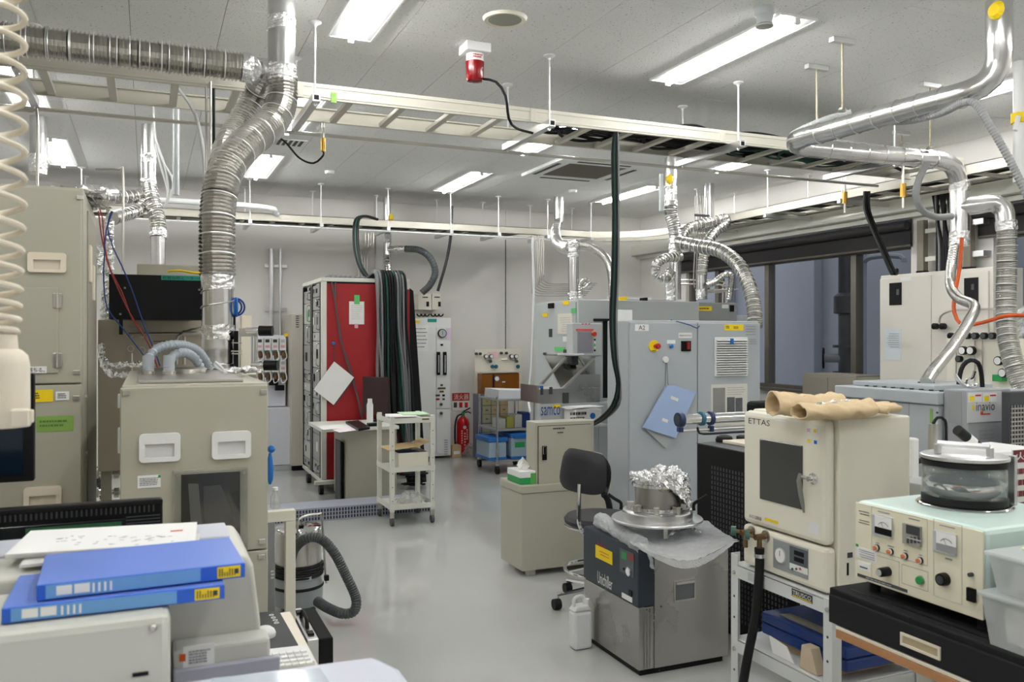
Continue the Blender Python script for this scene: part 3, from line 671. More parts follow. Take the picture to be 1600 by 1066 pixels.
o = MB().flex([P(1385,190,4.85), P(1420,189,4.7), P(1470,177,4.5), P(1508,160,4.32), P(1528,166,4.25), P(1552,205,4.2), P(1580,255,4.15), P(1612,320,4.1)], .02, .016, .12, 10).obj('corrugated_hose', ghm); tag(o, 'grey corrugated hose sagging down to the right edge from the bent duct', 'hose')
cable('condensate_hose', 'smooth grey hose bending from the tray to the vertical duct at right', ghm, [P(1448,255,5.6), P(1436,280,5.6), P(1431,305,5.6), P(1440,328,5.65), P(1462,339,5.7), P(1488,338,5.74)], .022, 'hose', n=10)
cable('orange_hose', 'orange hose drooping from the vertical duct across to the right edge', orange, [P(1503,372,5.65), P(1499,420,5.6), P(1492,460,5.5), P(1491,488,5.45), P(1502,507,5.4), P(1522,507,5.4), P(1550,500,5.4), P(1575,493,5.35), P(1615,494,5.3)], .012, 'hose', n=8)
c = P(1593, 200, 5.2); a = T('white_pipe', 'white vertical pipe with a yellow and white valve at the right edge', 'pipe', V(c, 2.4))
smooth(a, [V(c, H-.001), V(c, zat(285,5.2))], .035, white); MB().lathe(V(c, zat(185,5.2)), [(.035,-.03),(.048,-.03),(.048,.03),(.035,.03)], 16).obj('valve_body', yel, a, smooth=True)
MB().tube([V(c, zat(185,5.2))+Vector((-.05,-.03,0)), V(c, zat(200,5.2))+Vector((-.08,-.03,-.03))], .014, 8).obj('valve_handle', white, a, smooth=True)
# hanging black cable bundle
for k, (m_, dx, r_) in enumerate(((rubber,-3,.009), (grnwire,0,.009), (rubber,3,.011), (greywire,6,.008))):
    tl = [0,-6,-4,4][k]
    cable('hanging_cable', ('black cable hanging from the tray, leftmost of the central bundle', 'dark green cable in the bundle hanging from the tray', 'thick black cable in the bundle hanging from the tray', 'grey cable in the bundle hanging from the tray')[k], m_,
        [P(962+dx*.4,206,5.25), P(960+dx,240,5.28), P(961+dx*.9,340,5.3), P(960+dx,420,5.3), P(957+dx,500,5.3), P(960+dx*.8,560,5.3), P(966+dx*.5,600,5.32), P(960+dx+tl*.3,632,5.36), P(940+dx,654,5.65), P(915+dx,668,6.0), P(900+dx,680,6.1)], r_, group='cables of the central bundle', n=8)
for k in range(3):
    cable('rack_cable', 'dark cable looping from the back tray into the red cabinet, '+nth(k,3), (rubber, grnwire, rubber)[k], [P(590,343,9.45), P(572,338,9.3), P(558+k*2,341,9.2), P(553+k*3,356,9.1), P(554+k*3,390,9.0), P(562+k*2,418,8.9), P(576+k*3,440,8.85)], .016, group='cables into the red cabinet')
for k in range(2):
    cable('cabinet_cable', 'black cable dropping from the window wall tray into the ivory cabinet, '+('left','right')[k], rubber, [P(1352+k*5,326,7.4)+Vector((0,0,.15)), P(1352+k*5,326,7.4), P(1362+k*5,355,7.3), P(1378+k*5,392,7.15), P(1394+k*5,428,7.05), V(P(1396+k*5,428,7.1), 2.07)], .017, group='cables into the white wall cabinet')
# wall ladder with black cables on the pillar
cpl = PX(1440, 380, XR)
a = T('wall_cable_ladder', 'brown vertical ladder frame holding black cables on the window pillar', 'cable tray', (XR-.1, 5.3, 2.2))
for px in (1440, 1513): y = PX(px, 380, XR-.1).y; bx('upright', mat('taupe steel', s(128,122,108), .5), a, XR-.12, XR-.06, y-.035, y+.035, 2.1, 2.55); bx('end_cap', black, a, XR-.125, XR-.055, y-.04, y+.04, 2.06, 2.1)
for z in (2.2, 2.45):
    y0, y1 = PX(1513,380,XR-.1).y, PX(1440,380,XR-.1).y; bx('crossbar', offw, a, XR-.1, XR-.07, y0, y1, z-.02, z+.02)
for k in range(8):
    px = 1466+k*3.6; y = PX(px, 380, XR-.14).y
    cable('pillar_cable', 'cable running down the window pillar ladder, '+nth(k,8), rubber if k != 1 else greywire, [(XR-.16, y+.03, 2.74), (XR-.15, y+(k%3)*.02, 2.5), (XR-.15, y, 2.3), (XR-.15, y, 2.0)], .015, group='cables on the pillar ladder')
for py in (347, 397):
    q = PX(1530, py, XR-.06); tag(bx('wall_bracket', alu, None, XR-.1, XR-.001, q.y-.07, q.y+.07, q.z-.025, q.z+.025), '%s short steel bracket on the pillar right of the vertical duct' % ('upper' if py < 370 else 'lower'), 'bracket', 'pillar brackets')
for i, (px, py, dd) in enumerate(((1320, 300, 7.2), (1411, 287, 6.3))):
    q = P(px, py, dd); r0 = T('brass_valve', ('brass valve on a thin bent pipe under the trays, left', 'brass valve on a thin bent pipe under the trays, beside the smooth grey hose')[i], 'valve', q, 'brass valves')
    MB().tube(spline([q+Vector((.25,.0,.16+.02)), q+Vector((.1,0,.2)), q+Vector((.02,0,.19)), q+Vector((0,0,.12)), q], .02), .01, 8).obj('bent_pipe', steel, r0, smooth=True); MB().cyl(q, q-Vector((0,0,.1)), .022, n=12).obj('valve_body', brass, r0, smooth=True); MB().cyl(q-Vector((0,0,.1)), q-Vector((0,0,.18)), .009, n=8).obj('outlet', steel, r0)
# thin lines near the big duct
for k, px in enumerate((322, 329)): q = P(px, 128, 4.4); cable('thin_pipe', 'thin vertical steel tube left of the big duct, '+('left','right')[k]+' of two', steel, [V(q, q.z), V(q, 2.2), V(q, 1.9)], .006, 'pipe', 'thin tubes by the big duct')
q = P(334, 125, 4.42); cable('black_cable', 'black cable hanging between the thin tubes and the big duct', rubber, [V(q, q.z), V(q, 2.6), V(q, 2.2)], .008)
cable('white_hose', 'white plastic hose arching down from the tray left of the big duct', whitewire, [P(277,137,4.6), P(296,162,4.6), P(310,195,4.6), P(319,250,4.6), P(321,330,4.6), P(322,430,4.6)], .009, 'hose')
for k in range(3): cable('white_tube', 'thin white tube fanning down between the ducts at left, '+nth(k,3), whitewire, [P(243+3*k,225,6.2), P(252+6*k,262,6.2), P(262+k,300,6.2), P(258,322,6.2)] if k < 2 else [V(P(240,200,6.2), H-.001), P(243,215,6.2), P(256,255,6.2), P(268,275,6.2), P(270,295,6.2), P(256,325,6.2)], .008, 'hose', 'thin white tubes at left')
q = P(192, 265, 5.0); cable('thin_pipe', 'long thin vertical pipe between the two left ducts', steel, [P(150,265,5.0), P(186,265,5.0), V(q, q.z-.03), V(q, 2.0), V(q, 1.9)], .007, 'pipe')
cable('thin_pipe', 'thin pipe dropping beside the far left ceiling light', steel, [P(0,172,4.5), P(50,174,4.5), P(58,182,4.5), P(58,300,4.5)], .008, 'pipe')
# ------------------------------------------------------------------ left machines
def pull(par, m, face, c, px0, py0, px1, py1, sunk=.02):      # moulded recessed pull handle
    a, b_ = fpt(face, c, px0, py0), fpt(face, c, px1, py1)
    x0, x1, z0, z1 = min(a.x, b_.x), max(a.x, b_.x), min(a.z, b_.z), max(a.z, b_.z); w_, h_ = (x1-x0), (z1-z0)
    e = w_*.15; ix0, ix1, iz0, iz1 = x0+e, x1-e, z0+h_*.16, z1-h_*.36; cr = min(w_, h_)*.14; out = []; inn = []
    for (cx_, cz_, a0, qx, qz) in ((x1-cr, z1-cr, 0, ix1, iz1), (x0+cr, z1-cr, 1, ix0, iz1), (x0+cr, z0+cr, 2, ix0, iz0), (x1-cr, z0+cr, 3, ix1, iz0)):
        for k in range(5): an = (a0+k/4)*math.pi/2; out.append((cx_+cr*math.cos(an), cz_+cr*math.sin(an))); inn.append((qx, qz))
    n_ = len(out); g = MB(); vs = []
    for ring, y in ((out, c), (out, c-.009), ([(p[0]*.985+.015*(x0+x1)/2, p[1]*.985+.015*(z0+z1)/2) for p in out], c-.012), (inn, c-.012), (inn, c-.002)): vs += [(p[0], y, p[1]) for p in ring]
    g.add(vs, [[r*n_+k, r*n_+(k+1) % n_, (r+1)*n_+(k+1) % n_, (r+1)*n_+k] for r in range(4) for k in range(n_)])
    h = g.obj('handle', m, par, smooth=True)
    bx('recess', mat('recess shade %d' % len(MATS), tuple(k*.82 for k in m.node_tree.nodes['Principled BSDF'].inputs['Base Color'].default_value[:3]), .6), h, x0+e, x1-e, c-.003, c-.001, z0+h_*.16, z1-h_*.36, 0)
    return h
def screw(par, face, c, px, py, r=.008, name='screw', m=None):
    q = fpt(face, c, px, py); MB().lathe(q, [(r, 0), (r, -.005), (r*.6, -.008)], 10, 'y' if face == 'Y' else 'x').obj(name, m or steel, par, smooth=True)
def latch(par, c, px, py):
    q = PY(px, py, c); MB().box(q.x-.011, q.x+.011, c-.006, c, q.z-.008, q.z+.008).obj('quarter_turn_latch', steel, par, .002)
# tall cabinet
CX, CY, CT = PY(130, 400, 3.3).x, 3.3, 2.034
a = T('equipment_cabinet', 'tall beige grey equipment cabinet filling the left edge of the photo', 'cabinet', (-.9, 3.7, 0))
body = bx('body', grey, a, -1.7, CX, CY+.02, 4.09, .06, CT, .006)
zs_ = PY(60, 601, CY).z
d1 = bx('upper_panel', grey, a, -1.7, CX-.006, CY, CY+.018, zs_+.003, CT-.01, .003)
d2 = bx('lower_panel', grey, a, -1.7, CX-.006, CY, CY+.018, .1, zs_-.003, .003)
bx('plinth', blackm, a, -1.65, CX-.03, CY+.05, 4.05, 0, .06, 0)
q0, q1 = PY(-60, 447, CY), PY(91, 583, CY); dd = bx('small_door', grey, a, q0.x, q1.x, CY-.006, CY, q1.z, q0.z, .002)
for py in (470, 563):
    q = PY(90, py, CY); h = bx('hinge', steel, dd, q.x-.014, q.x+.014, CY-.010, CY-.005, q.z-.025, q.z+.025, .002); MB().cyl((q.x, CY-.011, q.z-.025), (q.x, CY-.011, q.z+.025), .004, n=8).obj('hinge_pin', steel, a)
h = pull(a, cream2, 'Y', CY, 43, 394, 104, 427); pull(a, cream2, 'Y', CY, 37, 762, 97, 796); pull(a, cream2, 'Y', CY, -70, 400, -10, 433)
pl_ = plate('yellow_sticker', yel, a, 'Y', CY-.0, 30, 610, 83, 628, .002); mpx('print', ink, a, 'Y', CY, 44, 613, 62, 624, 3, 2)
plate('white_sticker', paper, a, 'Y', CY, 87, 612, 108, 625); mpx('print', ink, a, 'Y', CY, 90, 614, 106, 623, 3, 3)
plate('green_tape', grn2, a, 'Y', CY, 57, 651, 115, 673); mpx('print', mat('faded green ink', s(90,120,60), .7), a, 'Y', CY, 62, 655, 108, 668, 2, 4)
plate('white_label', paper, a, 'Y', CY-.005, 30, 573, 73, 583); wpx('落ちる。', ink, a, 'Y', CY-.005, 44, 574.5, 70, 581.5)
for px, py in ((125,309), (120,582), (119,622)): latch(a, CY, px, py)
for z in (1.3, 1.1): MB().lathe((CX, CY+.12, z), [(.008, 0), (.008, .006)], 8, 'x').obj('screw', steel, a)
bx('side_handle', cream2, a, CX, CX+.012, CY+.25, CY+.32, 1.72, 1.86, .004); bx('side_handle', cream2, a, CX, CX+.012, CY+.45, CY+.52, 1.66, 1.80, .004)
bx('side_panel', greyd, a, CX, CX+.004, CY+.2, CY+.76, .1, 1.98, .001)
crumple(lambda u, v: (CX-.16+.22*u, CY+.15+.5*v, CT+.012+.03*math.sin(u*3.1)*math.sin(v*3.1)), 24, 30, .022, 3).obj('foil_cover', foil, a)
# process panel machine behind, with the black box
PYY = 4.7; xl, xr = PY(153, 600, PYY).x, PY(366, 600, PYY).x; zt, zb = PY(200, 500, PYY).z, PY(200, 735, PYY).z
a = T('process_machine', 'beige steel process panel machine behind the two left cabinets', 'machine', ((xl+xr)/2, 5.0, 0))
bx('body', mat('satin beige steel', s(172,164,148), .35, .3, var=.04), a, xl, xr, PYY, PYY+.7, zb, zt, .004)
bx('frame_post', greyd, a, xl+.01, xl+.06, PYY+.05, PYY+.1, 0, zb, .003); bx('frame_post', greyd, a, xr-.06, xr-.01, PYY+.05, PYY+.1, 0, zb, .003)
bx('upper_housing', grey, a, PY(214,412,5.2).x, PY(330,412,5.2).x, 5.2, 5.9, zt+.001, PY(214,412,5.2).z, .005)
for px, py in ((204,545),(222,547),(203,523),(221,523)): 
    q = PY(px, py, PYY); MB().torus((q.x, PYY-.006, q.z), .014, .0025, 'y', 16, 5).obj('port_ring', steel, a)
q = PY(206, 552, PYY); MB().cyl((q.x, PYY-.02, q.z), (q.x, PYY-.02, q.z-.12), .005, n=6).obj('port_stem', steel, a)
mpx('print', ink, a, 'Y', PYY, 240, 532, 262, 535, 1, 3); mpx('print', inkl, a, 'Y', PYY, 200, 508, 212, 513, 1, 5)
MB().tube(spline([PY(195,522,4.66), PY(260,521,4.66), PY(318,521,4.66)], .03), .006, 6).obj('steel_line', steel, a, smooth=True)
for k in range(2):
    MB().tube(spline([PY(318,516+8*k-4,4.6), PY(300-16*k+8,514+6*k,4.6), PY(290-12*k,520+6*k,4.6), PY(288-12*k,540,4.6), PY(288-12*k,570,4.6)], .02), .008, 8).obj('bent_line', steel, a, smooth=True)
MB().cyl(PY(320,521,4.58), PY(285,521,4.58), .016, n=10).obj('fitting_pipe', steel, a, smooth=True)
# clamps and lower vacuum pipes in the gap
for py, l in ((740, 'upper'), (770, 'lower')):
    A_, B_ = P(140, py, 4.4), P(190, py, 4.4); p_ = T('vacuum_pipe', l+' chromed vacuum pipe in the gap between the left cabinets', 'pipe', A_, 'vacuum pipes in the gap')
    MB().cyl(A_, B_, .016, n=14).obj('pipe_run', chrome, p_, smooth=True)
    for px in (150, 182): q = P(px, py, 4.4); MB().cyl(q-Vector((.012,0,0)), q+Vector((.012,0,0)), .026, n=14).obj('clamp', steel, p_, smooth=True)
o = MB().flex([P(146,745,4.5), P(156,756,4.5), P(160,772,4.5), P(166,790,4.5)], .02, .012, .15, 10).obj('bellows_hose', hosed); tag(o, 'dark bellows hose between the two chromed pipes', 'hose')
# black box with a green label
BY = 4.32; A_, B_ = PY(170, 428, BY), PY(322, 500, BY)
a = T('heater_control_box', 'black wall mounted box with a green Japanese label left of the big duct', 'control box', ((A_.x+B_.x)/2, BY+.1, B_.z))
bx('housing', black, a, A_.x, B_.x, BY, BY+.22, B_.z, A_.z, .003)
plate('green_label', teal, a, 'Y', BY, 252, 430, 318, 439); wpx('配管加熱ヒーター電', black, a, 'Y', BY, 254, 431.5, 317, 438)
for px, py in ((195,450), (311,453), (188,491), (316,493)): screw(a, 'Y', BY, px, py, .005)
bx('bracket', black, a, PY(186,500,BY).x, PY(192,500,BY).x, BY+.0, BY+.006, PY(189,523,BY).z, B_.z, .001); bx('rear_arm', blackm, a, A_.x+.05, A_.x+.09, BY+.22, PYY+.05, B_.z+.02, zt-.002, .002)
bx('rear_foot', blackm, a, A_.x+.05, B_.x-.05, BY+.1, PYY+.1, zt+.001, zt+.012, .001)
cable('box_wire', 'bundle of yellow and dark wires lying on top of the black box', yel, [PY(262,424,BY+.1), PY(282,423,BY+.1), PY(300,426,BY+.1), PY(316,427,BY+.1)], .006, 'wire')
# second machine
MX0, MX1, MY0, MY1, MT = PY(187.5,650,2.9).x, PY(420,650,2.9).x, 2.9, 4.15, 1.365
a = T('equipment_cabinet', 'waist high beige grey machine with two ivory pull handles and a dark window', 'machine', ((MX0+MX1)/2, 3.5, 0))
bx('body', grey, a, MX0+.004, MX1, MY0+.022, MY1, .05, MT, .005)
zl = PY(400, 860, MY0).z
bx('front_panel', grey, a, MX0, MX1-.003, MY0, MY0+.02, zl+.002, MT-.006, .004); bx('lower_front_panel', grey, a, MX0, MX1-.003, MY0, MY0+.02, .08, zl-.002, .004)
bx('plinth', blackm, a, MX0+.03, MX1-.03, MY0+.05, MY1-.05, 0, .05, 0)
bx('top_tray', steel, a, MX0+.05, MX1-.07, MY0+.1, MY1-.02, MT+.0005, MT+.012, .003)
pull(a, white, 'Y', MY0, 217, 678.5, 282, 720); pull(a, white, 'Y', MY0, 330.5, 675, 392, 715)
plate('paper_label', paper, a, 'Y', MY0, 215, 744, 251, 761); mpx('print', inkl, a, 'Y', MY0, 218, 746, 248, 759, 5, 5); plate('green_dot', bgreen, a, 'Y', MY0-.002, 247, 742.5, 251, 746.5, .001)
wf = plate('window_surround', mat('clear grey acrylic', s(165,163,150), .15, coat=.5), a, 'Y', MY0, 270, 735, 387, 872, .006, .002)
plate('dark_interior', mat('dark machine interior', s(24,24,27), .12), a, 'Y', MY0-.006, 283, 742, 375, 868, .002)
q = lambda px, py: (PY(px,py,MY0-.009).x, PY(px,py,MY0-.009).z)
im = mat('dim inner bracket', s(112,112,112), .5)
MB().prism([q(294,756), q(310,756), q(318,850), q(300,850)], 'y', MY0-.0095, MY0-.008).obj('inner_bracket', im, a); MB().prism([q(318,760), q(345,758), q(362,800), q(368,840), q(320,842)], 'y', MY0-.0095, MY0-.008).obj('inner_plate', mat('dimmer inner plate', s(78,78,80), .4), a)
bx('clear_pane', glassm, a, PY(272,735,MY0).x, PY(386,735,MY0).x, MY0-.016, MY0-.011, PY(330,870,MY0).z, PY(330,736,MY0).z, .001)
for px, py in ((276,743), (381,739)): screw(a, 'Y', MY0-.016, px, py, .004)
for px, py in ((197,614), (412,612), (409,846), (408,870)): latch(a, MY0, px, py)
bx('side_handle', white, a, MX0-.008, MX0+.003, MY0+.05, MY0+.09, PY(187,640,MY0).z, PY(187,618,MY0).z, .002); bx('side_handle', white, a, MX0-.008, MX0+.003, MY0+.05, MY0+.09, PY(187,712,MY0).z, PY(187,672,MY0).z, .002)
# grey corrugated hoses on top of it
for nm, pts, r_ in (('outer', [P(232,583,3.15), P(231,565,3.15), P(245,546,3.2), P(275,539,3.3), P(305,546,3.45), P(322,566,3.55), P(331,592,3.6)], .019), ('inner', [P(264,583,3.15), P(263,568,3.15), P(272,556,3.2), P(287,551,3.25), P(302,558,3.35), P(312,572,3.4), P(318,592,3.45)], .0185)):
    h = T('corrugated_hose', 'grey corrugated hose arching over the machine top, '+nm+' of the two', 'hose', V(pts[0], MT), 'arched hoses on the machine')
    MB().flex(pts, r_, .021, .32, 14).obj('hose_body', mat('hose grey %s' % nm, s(160,168,176), .5), h)
    b0 = pts[0]; MB().lathe(V(b0, MT+.013), [(.02,0),(.02,.05),(.0205,.07)], 16).obj('cuff', mat('cuff grey', s(165,172,180), .5), h, smooth=True); MB().lathe(V(b0, MT+.013), [(.024,0),(.024,.012),(.02,.014)], 16).obj('clamp_ring', steel, h, smooth=True)
    b1 = pts[-1]; crumple_tube([V(b1, b1.z+.04), V(b1, MT+.02)], .023, .012, 14, 7, .006).obj('foil_collar', foil, h)
o = MB().lathe(P(292, 588, 3.3)+Vector((0,0,-.02)), [(.03,0),(.06,.01),(.075,.05),(.03,.055)], 20).obj('steel_cup', steel, smooth=True); tag(o, 'dull steel cap behind the arched grey hoses', 'cap')
cable('white_cable', 'curled white cable beside the base of the big duct', whitewire, [P(360,592,3.3), P(350,578,3.3), P(337,566,3.3), P(336,572,3.3), P(348,580,3.3), P(361,591,3.28)], .005)
q = P(385, 594, 3.3)
for k in range(8): 
    c = P(358+k*6, 592, 3.25+.03*(k%3)); o = crumple(lambda u, v: (c.x-.02+.04*u, c.y-.02+.04*v, MT+.02+.014*math.sin(u*3)*math.sin(v*3)), 8, 8, .014, k).obj('foil_scrap', foil); tag(o, 'crumpled foil scrap right of the big duct base, '+nth(k,8), 'foil', 'foil scraps on the machine')
# regulators right of the big duct
a = T('gas_valve_rack', 'cream valve column with chrome regulators right of the big duct', 'valve rack', P(385, 592, 3.6))
q0, q1 = P(376, 515, 3.6), P(392, 578, 3.6); bx('column', cream, a, q0.x, q1.x, q0.y, q0.y+.05, MT+.013, q0.z, .003)
bx('back_plate', black, a, P(368,517,3.63).x, P(375,517,3.63).x, 3.86, 3.9, P(370,585,3.63).z, P(370,517,3.63).z, .002)
q = P(384, 505, 3.5); bx('valve_block', cream2, a, q.x-.02, q.x+.02, q.y-.03, q.y+.02, q.z-.03, q.z+.03, .003); bx('valve_plate', steel, a, q.x-.03, q.x+.04, q.y-.035, q.y-.03, q.z-.055, q.z-.02)
for px, py, L_ in ((405,517,.05), (413,571,.07)):
    q = P(px-20, py, 3.45); e_ = P(px, py, 3.45); MB().cyl(q, e_, .014, n=14).obj('regulator_stem', chrome, a, smooth=True); MB().cyl(e_, e_+Vector((.05,-.02,0)), .021, n=16).obj('regulator_knob', black, a, smooth=True)
for py in (536, 549, 553): MB().cyl(P(362,py,3.55), P(378,py,3.55), .003, n=6).obj('thin_line', steel, a)
MB().cyl(P(380,586,3.4), P(402,586,3.4), .014, n=12).obj('lower_pipe', steel, a, smooth=True)
q = P(397, 540, 3.5)
for k in range(3): MB().cyl(P(394+k*4,520,3.5), P(394+k*4,590,3.5), .0035, n=6).obj('vertical_line', steel, a)
a = T('wire_coil', 'coil of blue cable hung right of the big duct', 'cable', P(367, 480, 3.75))
for k in range(4): MB().torus(P(365+k*1.5, 480, 3.75), .034+.002*k, .0045, 'x' if k % 2 else 'y', 20, 6).obj('loop', bluep if k % 2 else bluewire, a, smooth=True)
q = P(366, 500, 3.75); bx('hook_stand', black, a, q.x-.006, q.x+.006, q.y, q.y+.012, MT+.013, q.z+.02, .001)
# wires and foil lagging behind the tall cabinet
for k, (m_, l, pts) in enumerate((
  (redwire, 'red wire running from the tall cabinet down across the black box', [(152,318),(160,340),(163,380),(172,420),(190,455),(207,500),(225,525),(240,555),(250,590)]),
  (redwire, 'second dull red wire beside the red wire on the black box', [(154,330),(158,365),(168,410),(184,450),(203,490),(222,520),(236,545),(246,575)]),
  (bluewire, 'blue wire crossing in front of the black box to the machine', [(174,330),(168,355),(176,385),(190,415),(205,450),(217,485),(224,505),(232,525),(246,560),(250,572)]),
  (bluewire, 'blue wire hanging down left of the black box', [(176,330),(166,360),(163,400),(162,440),(167,480),(185,505),(205,530),(228,560)]))):
    d_ = 3.80-.02*k; cable('loose_wire', l, m_, [P(x, y, d_) for x, y in pts], .0032, 'wire', 'loose wires on the left')
o = crumple_tube([P(168,345,4.3), P(170,420,4.3), P(165,500,4.3), P(160,560,4.3)], .022, .014, 12, 4).obj('foil_lagged_pipe', foil); tag(o, 'foil wrapped vertical pipe left of the black box', 'pipe', 'foil wrapped pipes')
o = crumple_tube([P(158,540,4.2), P(162,566,4.15), P(185,571,4.1), P(225,570,4.0), P(240,571,3.95)], .013, .012, 10, 5).obj('foil_lagged_pipe', foil); tag(o, 'upper foil wrapped pipe running right behind the arched hoses', 'pipe', 'foil wrapped pipes')
o = crumple_tube([P(158,555,4.18), P(172,582,4.1), P(195,586,4.05), P(235,586,3.9), P(258,587,3.8)], .015, .014, 10, 6).obj('foil_lagged_pipe', foil); tag(o, 'lower foil wrapped pipe running right behind the arched hoses', 'pipe', 'foil wrapped pipes')
o = crumple_tube([P(153,385,5.0), P(153,430,5.0)], .04, .02, 14, 8).obj('foil_lagged_pipe', foil); tag(o, 'fat foil wrapped stub beside the tall cabinet', 'pipe', 'foil wrapped pipes')
# ------------------------------------------------------------------ spiral cord and connector in front
a = T('power_connector', 'cream hanging power connector on a coiled cord at the left edge', 'connector', P(4, 665, 1.4))
pts = []; ys = 4; y = -40.; k = 0; c0 = P(18, 0, 1.4)
prof = []; zc = CAMZ+(HOR+30)/FPX*1.4; ang = 0; z = H-.002
pts.append(Vector((c0.x, c0.y, H-.002))); z = 2.35; pts.append(Vector((c0.x, c0.y, z)))
zend = zat(512, 1.4)
while z > zend:
    f = max(0, min(1, (z-zend)/.27)); pitch = .013+.031*f**.55; R_ = .0195+.001*(1-f)
    for s_ in range(14):
        ang += 2*math.pi/14; z -= pitch/14; w_ = P(18-12*(1-f), 0, 1.4)
        pts.append(Vector((w_.x+R_*math.cos(ang), w_.y+R_*math.sin(ang), z)))
tz = P(3, 530, 1.4); pts.append(Vector((tz.x, tz.y, zat(525,1.4))))
MB().tube(pts, .0052, 8).obj('coiled_cord', cream2, a, smooth=True)
cc = P(3, 600, 1.4)
MB().lathe(V(cc, 0), [(.012, zat(520,1.4)), (.022, zat(523,1.4)), (.024, zat(545,1.4)), (.030, zat(548,1.4)), (.038, zat(556,1.4)), (.041, zat(572,1.4)), (.041, zat(667,1.4))], 28).obj('connector_body', cream2, a, smooth=True)
q = P(30, 655, 1.36); bx('latch', cream2, a, q.x-.012, q.x+.016, q.y-.012, q.y+.012, q.z-.012, q.z+.016, .003); bx('latch_hook', cream2, a, P(44,641,1.36).x, P(52,641,1.36).x, q.y-.006, q.y+.006, P(44,661,1.36).z, P(44,641,1.36).z, .002)
# ------------------------------------------------------------------ desk and what stands on it
a = T('work_desk', 'cream topped desk along the lower left under the instruments', 'desk', (-.4, 1.7, 0))
bx('desk_top', mat('cream laminate', s(235,226,208), .4), a, -1.3, .392, .6, 2.6, .672, .70, .004)
for x, y in ((-1.25,.65), (.35,.65), (-1.25,2.55), (.35,2.55)): bx('leg', offw, a, x-.02, x+.02, y-.02, y+.02, 0, .672, .002)
bx('side_rail', offw, a, .335, .365, .67, 2.53, .62, .671, .002); bx('rear_rail', offw, a, -1.23, .33, 2.535, 2.565, .62, .671, .002)
instm = mat('warm grey instrument', s(206,206,196), .42); instl = mat('lavender instrument lid', s(203,206,218), .38)
a = T('bench_instrument', 'pale grey bench instrument at lower left carrying the blue binders', 'instrument', (-.2, 1.6, .70))
bx('front_unit', instm, a, -.62, .032, 1.385, 1.61, .702, 1.10, .012, )
g = MB(); xr_, = (.172,)
g.prism([(-.62,.74), (.205,.74), (.19,1.0), (.178,1.10), (.165,1.12), (-.62,1.12)], 'y', 1.62, 1.90); g.obj('rear_unit', instm, a, .008, seg=3)
bx('rear_unit_lid', instl, a, -.5, .150, 1.77, 1.895, 1.1205, 1.127, .003)
bx('lower_ledge', instm, a, .04, .20, 1.56, 1.619, .80, .985, .006); bx('base_strip', mat('dull lavender', s(170,172,184), .5), a, .04, .215, 1.545, 1.559, .8, .955, .003)
screw(a, 'Y', 1.385, 239, 980, .006); bx('port', black, a, PY(207,1058,1.385).x, PY(232,1058,1.385).x, 1.383, 1.386, 1.02, PY(207,1058,1.385).z, .0)
t_ = plate('paper_tag', paper, a, 'Y', 1.56, 286, 1011, 335, 1040, .001); plate('orange_mark', orange, a, 'Y', 1.559, 280, 1023, 290, 1033, .001); mpx('print', inkl, a, 'Y', 1.559, 295, 1014, 332, 1036, 5, 8, off=.002)
# binders
def ring_binder(label, z0, pxa, pya, pxb, pyb, zb, zt, back):
    A_, B_ = PZ(pxa, pya, zb), PZ(pxb, pyb, zb); u = (B_-A_); u.z = 0; L_ = u.length; u.normalize(); v = Vector((-u.y, u.x, 0))
    M_ = Matrix(((u.x, v.x, 0, A_.x), (u.y, v.y, 0, A_.y), (0, 0, 1, zb), (0, 0, 0, 1))); h = zt-zb
    a = T('ring_binder', label, 'binder', A_, 'blue ring binders')
    MB().box(0, L_, 0, .004, 0, h, M_).obj('spine', binder, a, .001)
    MB().box(0, L_, .004, back, h-.003, h, M_).obj('cover', binderc, a, .001); MB().box(0, L_, .004, back, 0, .003, M_).obj('back_cover', binder, a, .001)
    MB().box(.004, L_-.004, .02, back-.01, .004, h-.006, M_).obj('pages', paper, a)
    MB().box(.012, L_*(.77), -.0012, .0, .002, h-.001, M_).obj('clear_sleeve', binderl, a)
    for i in range(2): MB().box(.026+i*.024, .047+i*.024, -.002, -.0011, h*.25, h*.85, M_).obj('title_square', paper, a)
    MB().box(L_*.855, L_*.975, -.0012, 0, h*.12, h*.9, M_).obj('yellow_sticker', yel, a)
    g = MB(); rnd = random.Random(2)
    for i in range(7): x = L_*(.865+.013*i); g.box(x, x+.0015, -.002, -.001, h*.25, h*(.5+.3*rnd.random()), M_)
    g.box(L_*.945, L_*.965, -.002, -.001, h*.35, h*.7, M_); o = g.obj('sticker_print', ink, a)
    g = MB()
    for i in range(4): g.box(L_*.25+i*.008, L_*.25+i*.008+.003, -.002, -.001, h*.2, h*.8, M_)
    g.obj('sleeve_print', paper, a)
    return a
ring_binder('lower blue ring binder on the bench instrument, nearest the camera', 0, 2, 976, 351, 936, 1.102, 1.124, .19)
ring_binder('upper blue ring binder lying askew on the other binder', 0, 57, 940, 383, 902, 1.126, 1.149, .2)
a = T('paper_stack', 'stack of loose white papers on the bench instrument behind the binders', 'papers', PZ(150, 860, 1.13))
def sheet(par, name, m, pts, z, th=.0015): 
    q = [PZ(x, y, z) for x, y in pts]; return MB().prism([(k.x, k.y) for k in q], 'z', z, z+th).obj(name, m, par)
sheet(a, 'clipboard', mat('white board', s(225,225,220), .4), [(30,888),(310,862),(312,838),(60,850)], 1.1285, .005)
sheet(a, 'sheet', paper, [(8,874),(305,854),(308,822),(48,836)], 1.135, .008); sheet(a, 'sheet', paper, [(14,868),(290,850),(298,824),(52,833)], 1.1435, .002)
g = MB(); rnd = random.Random(9)
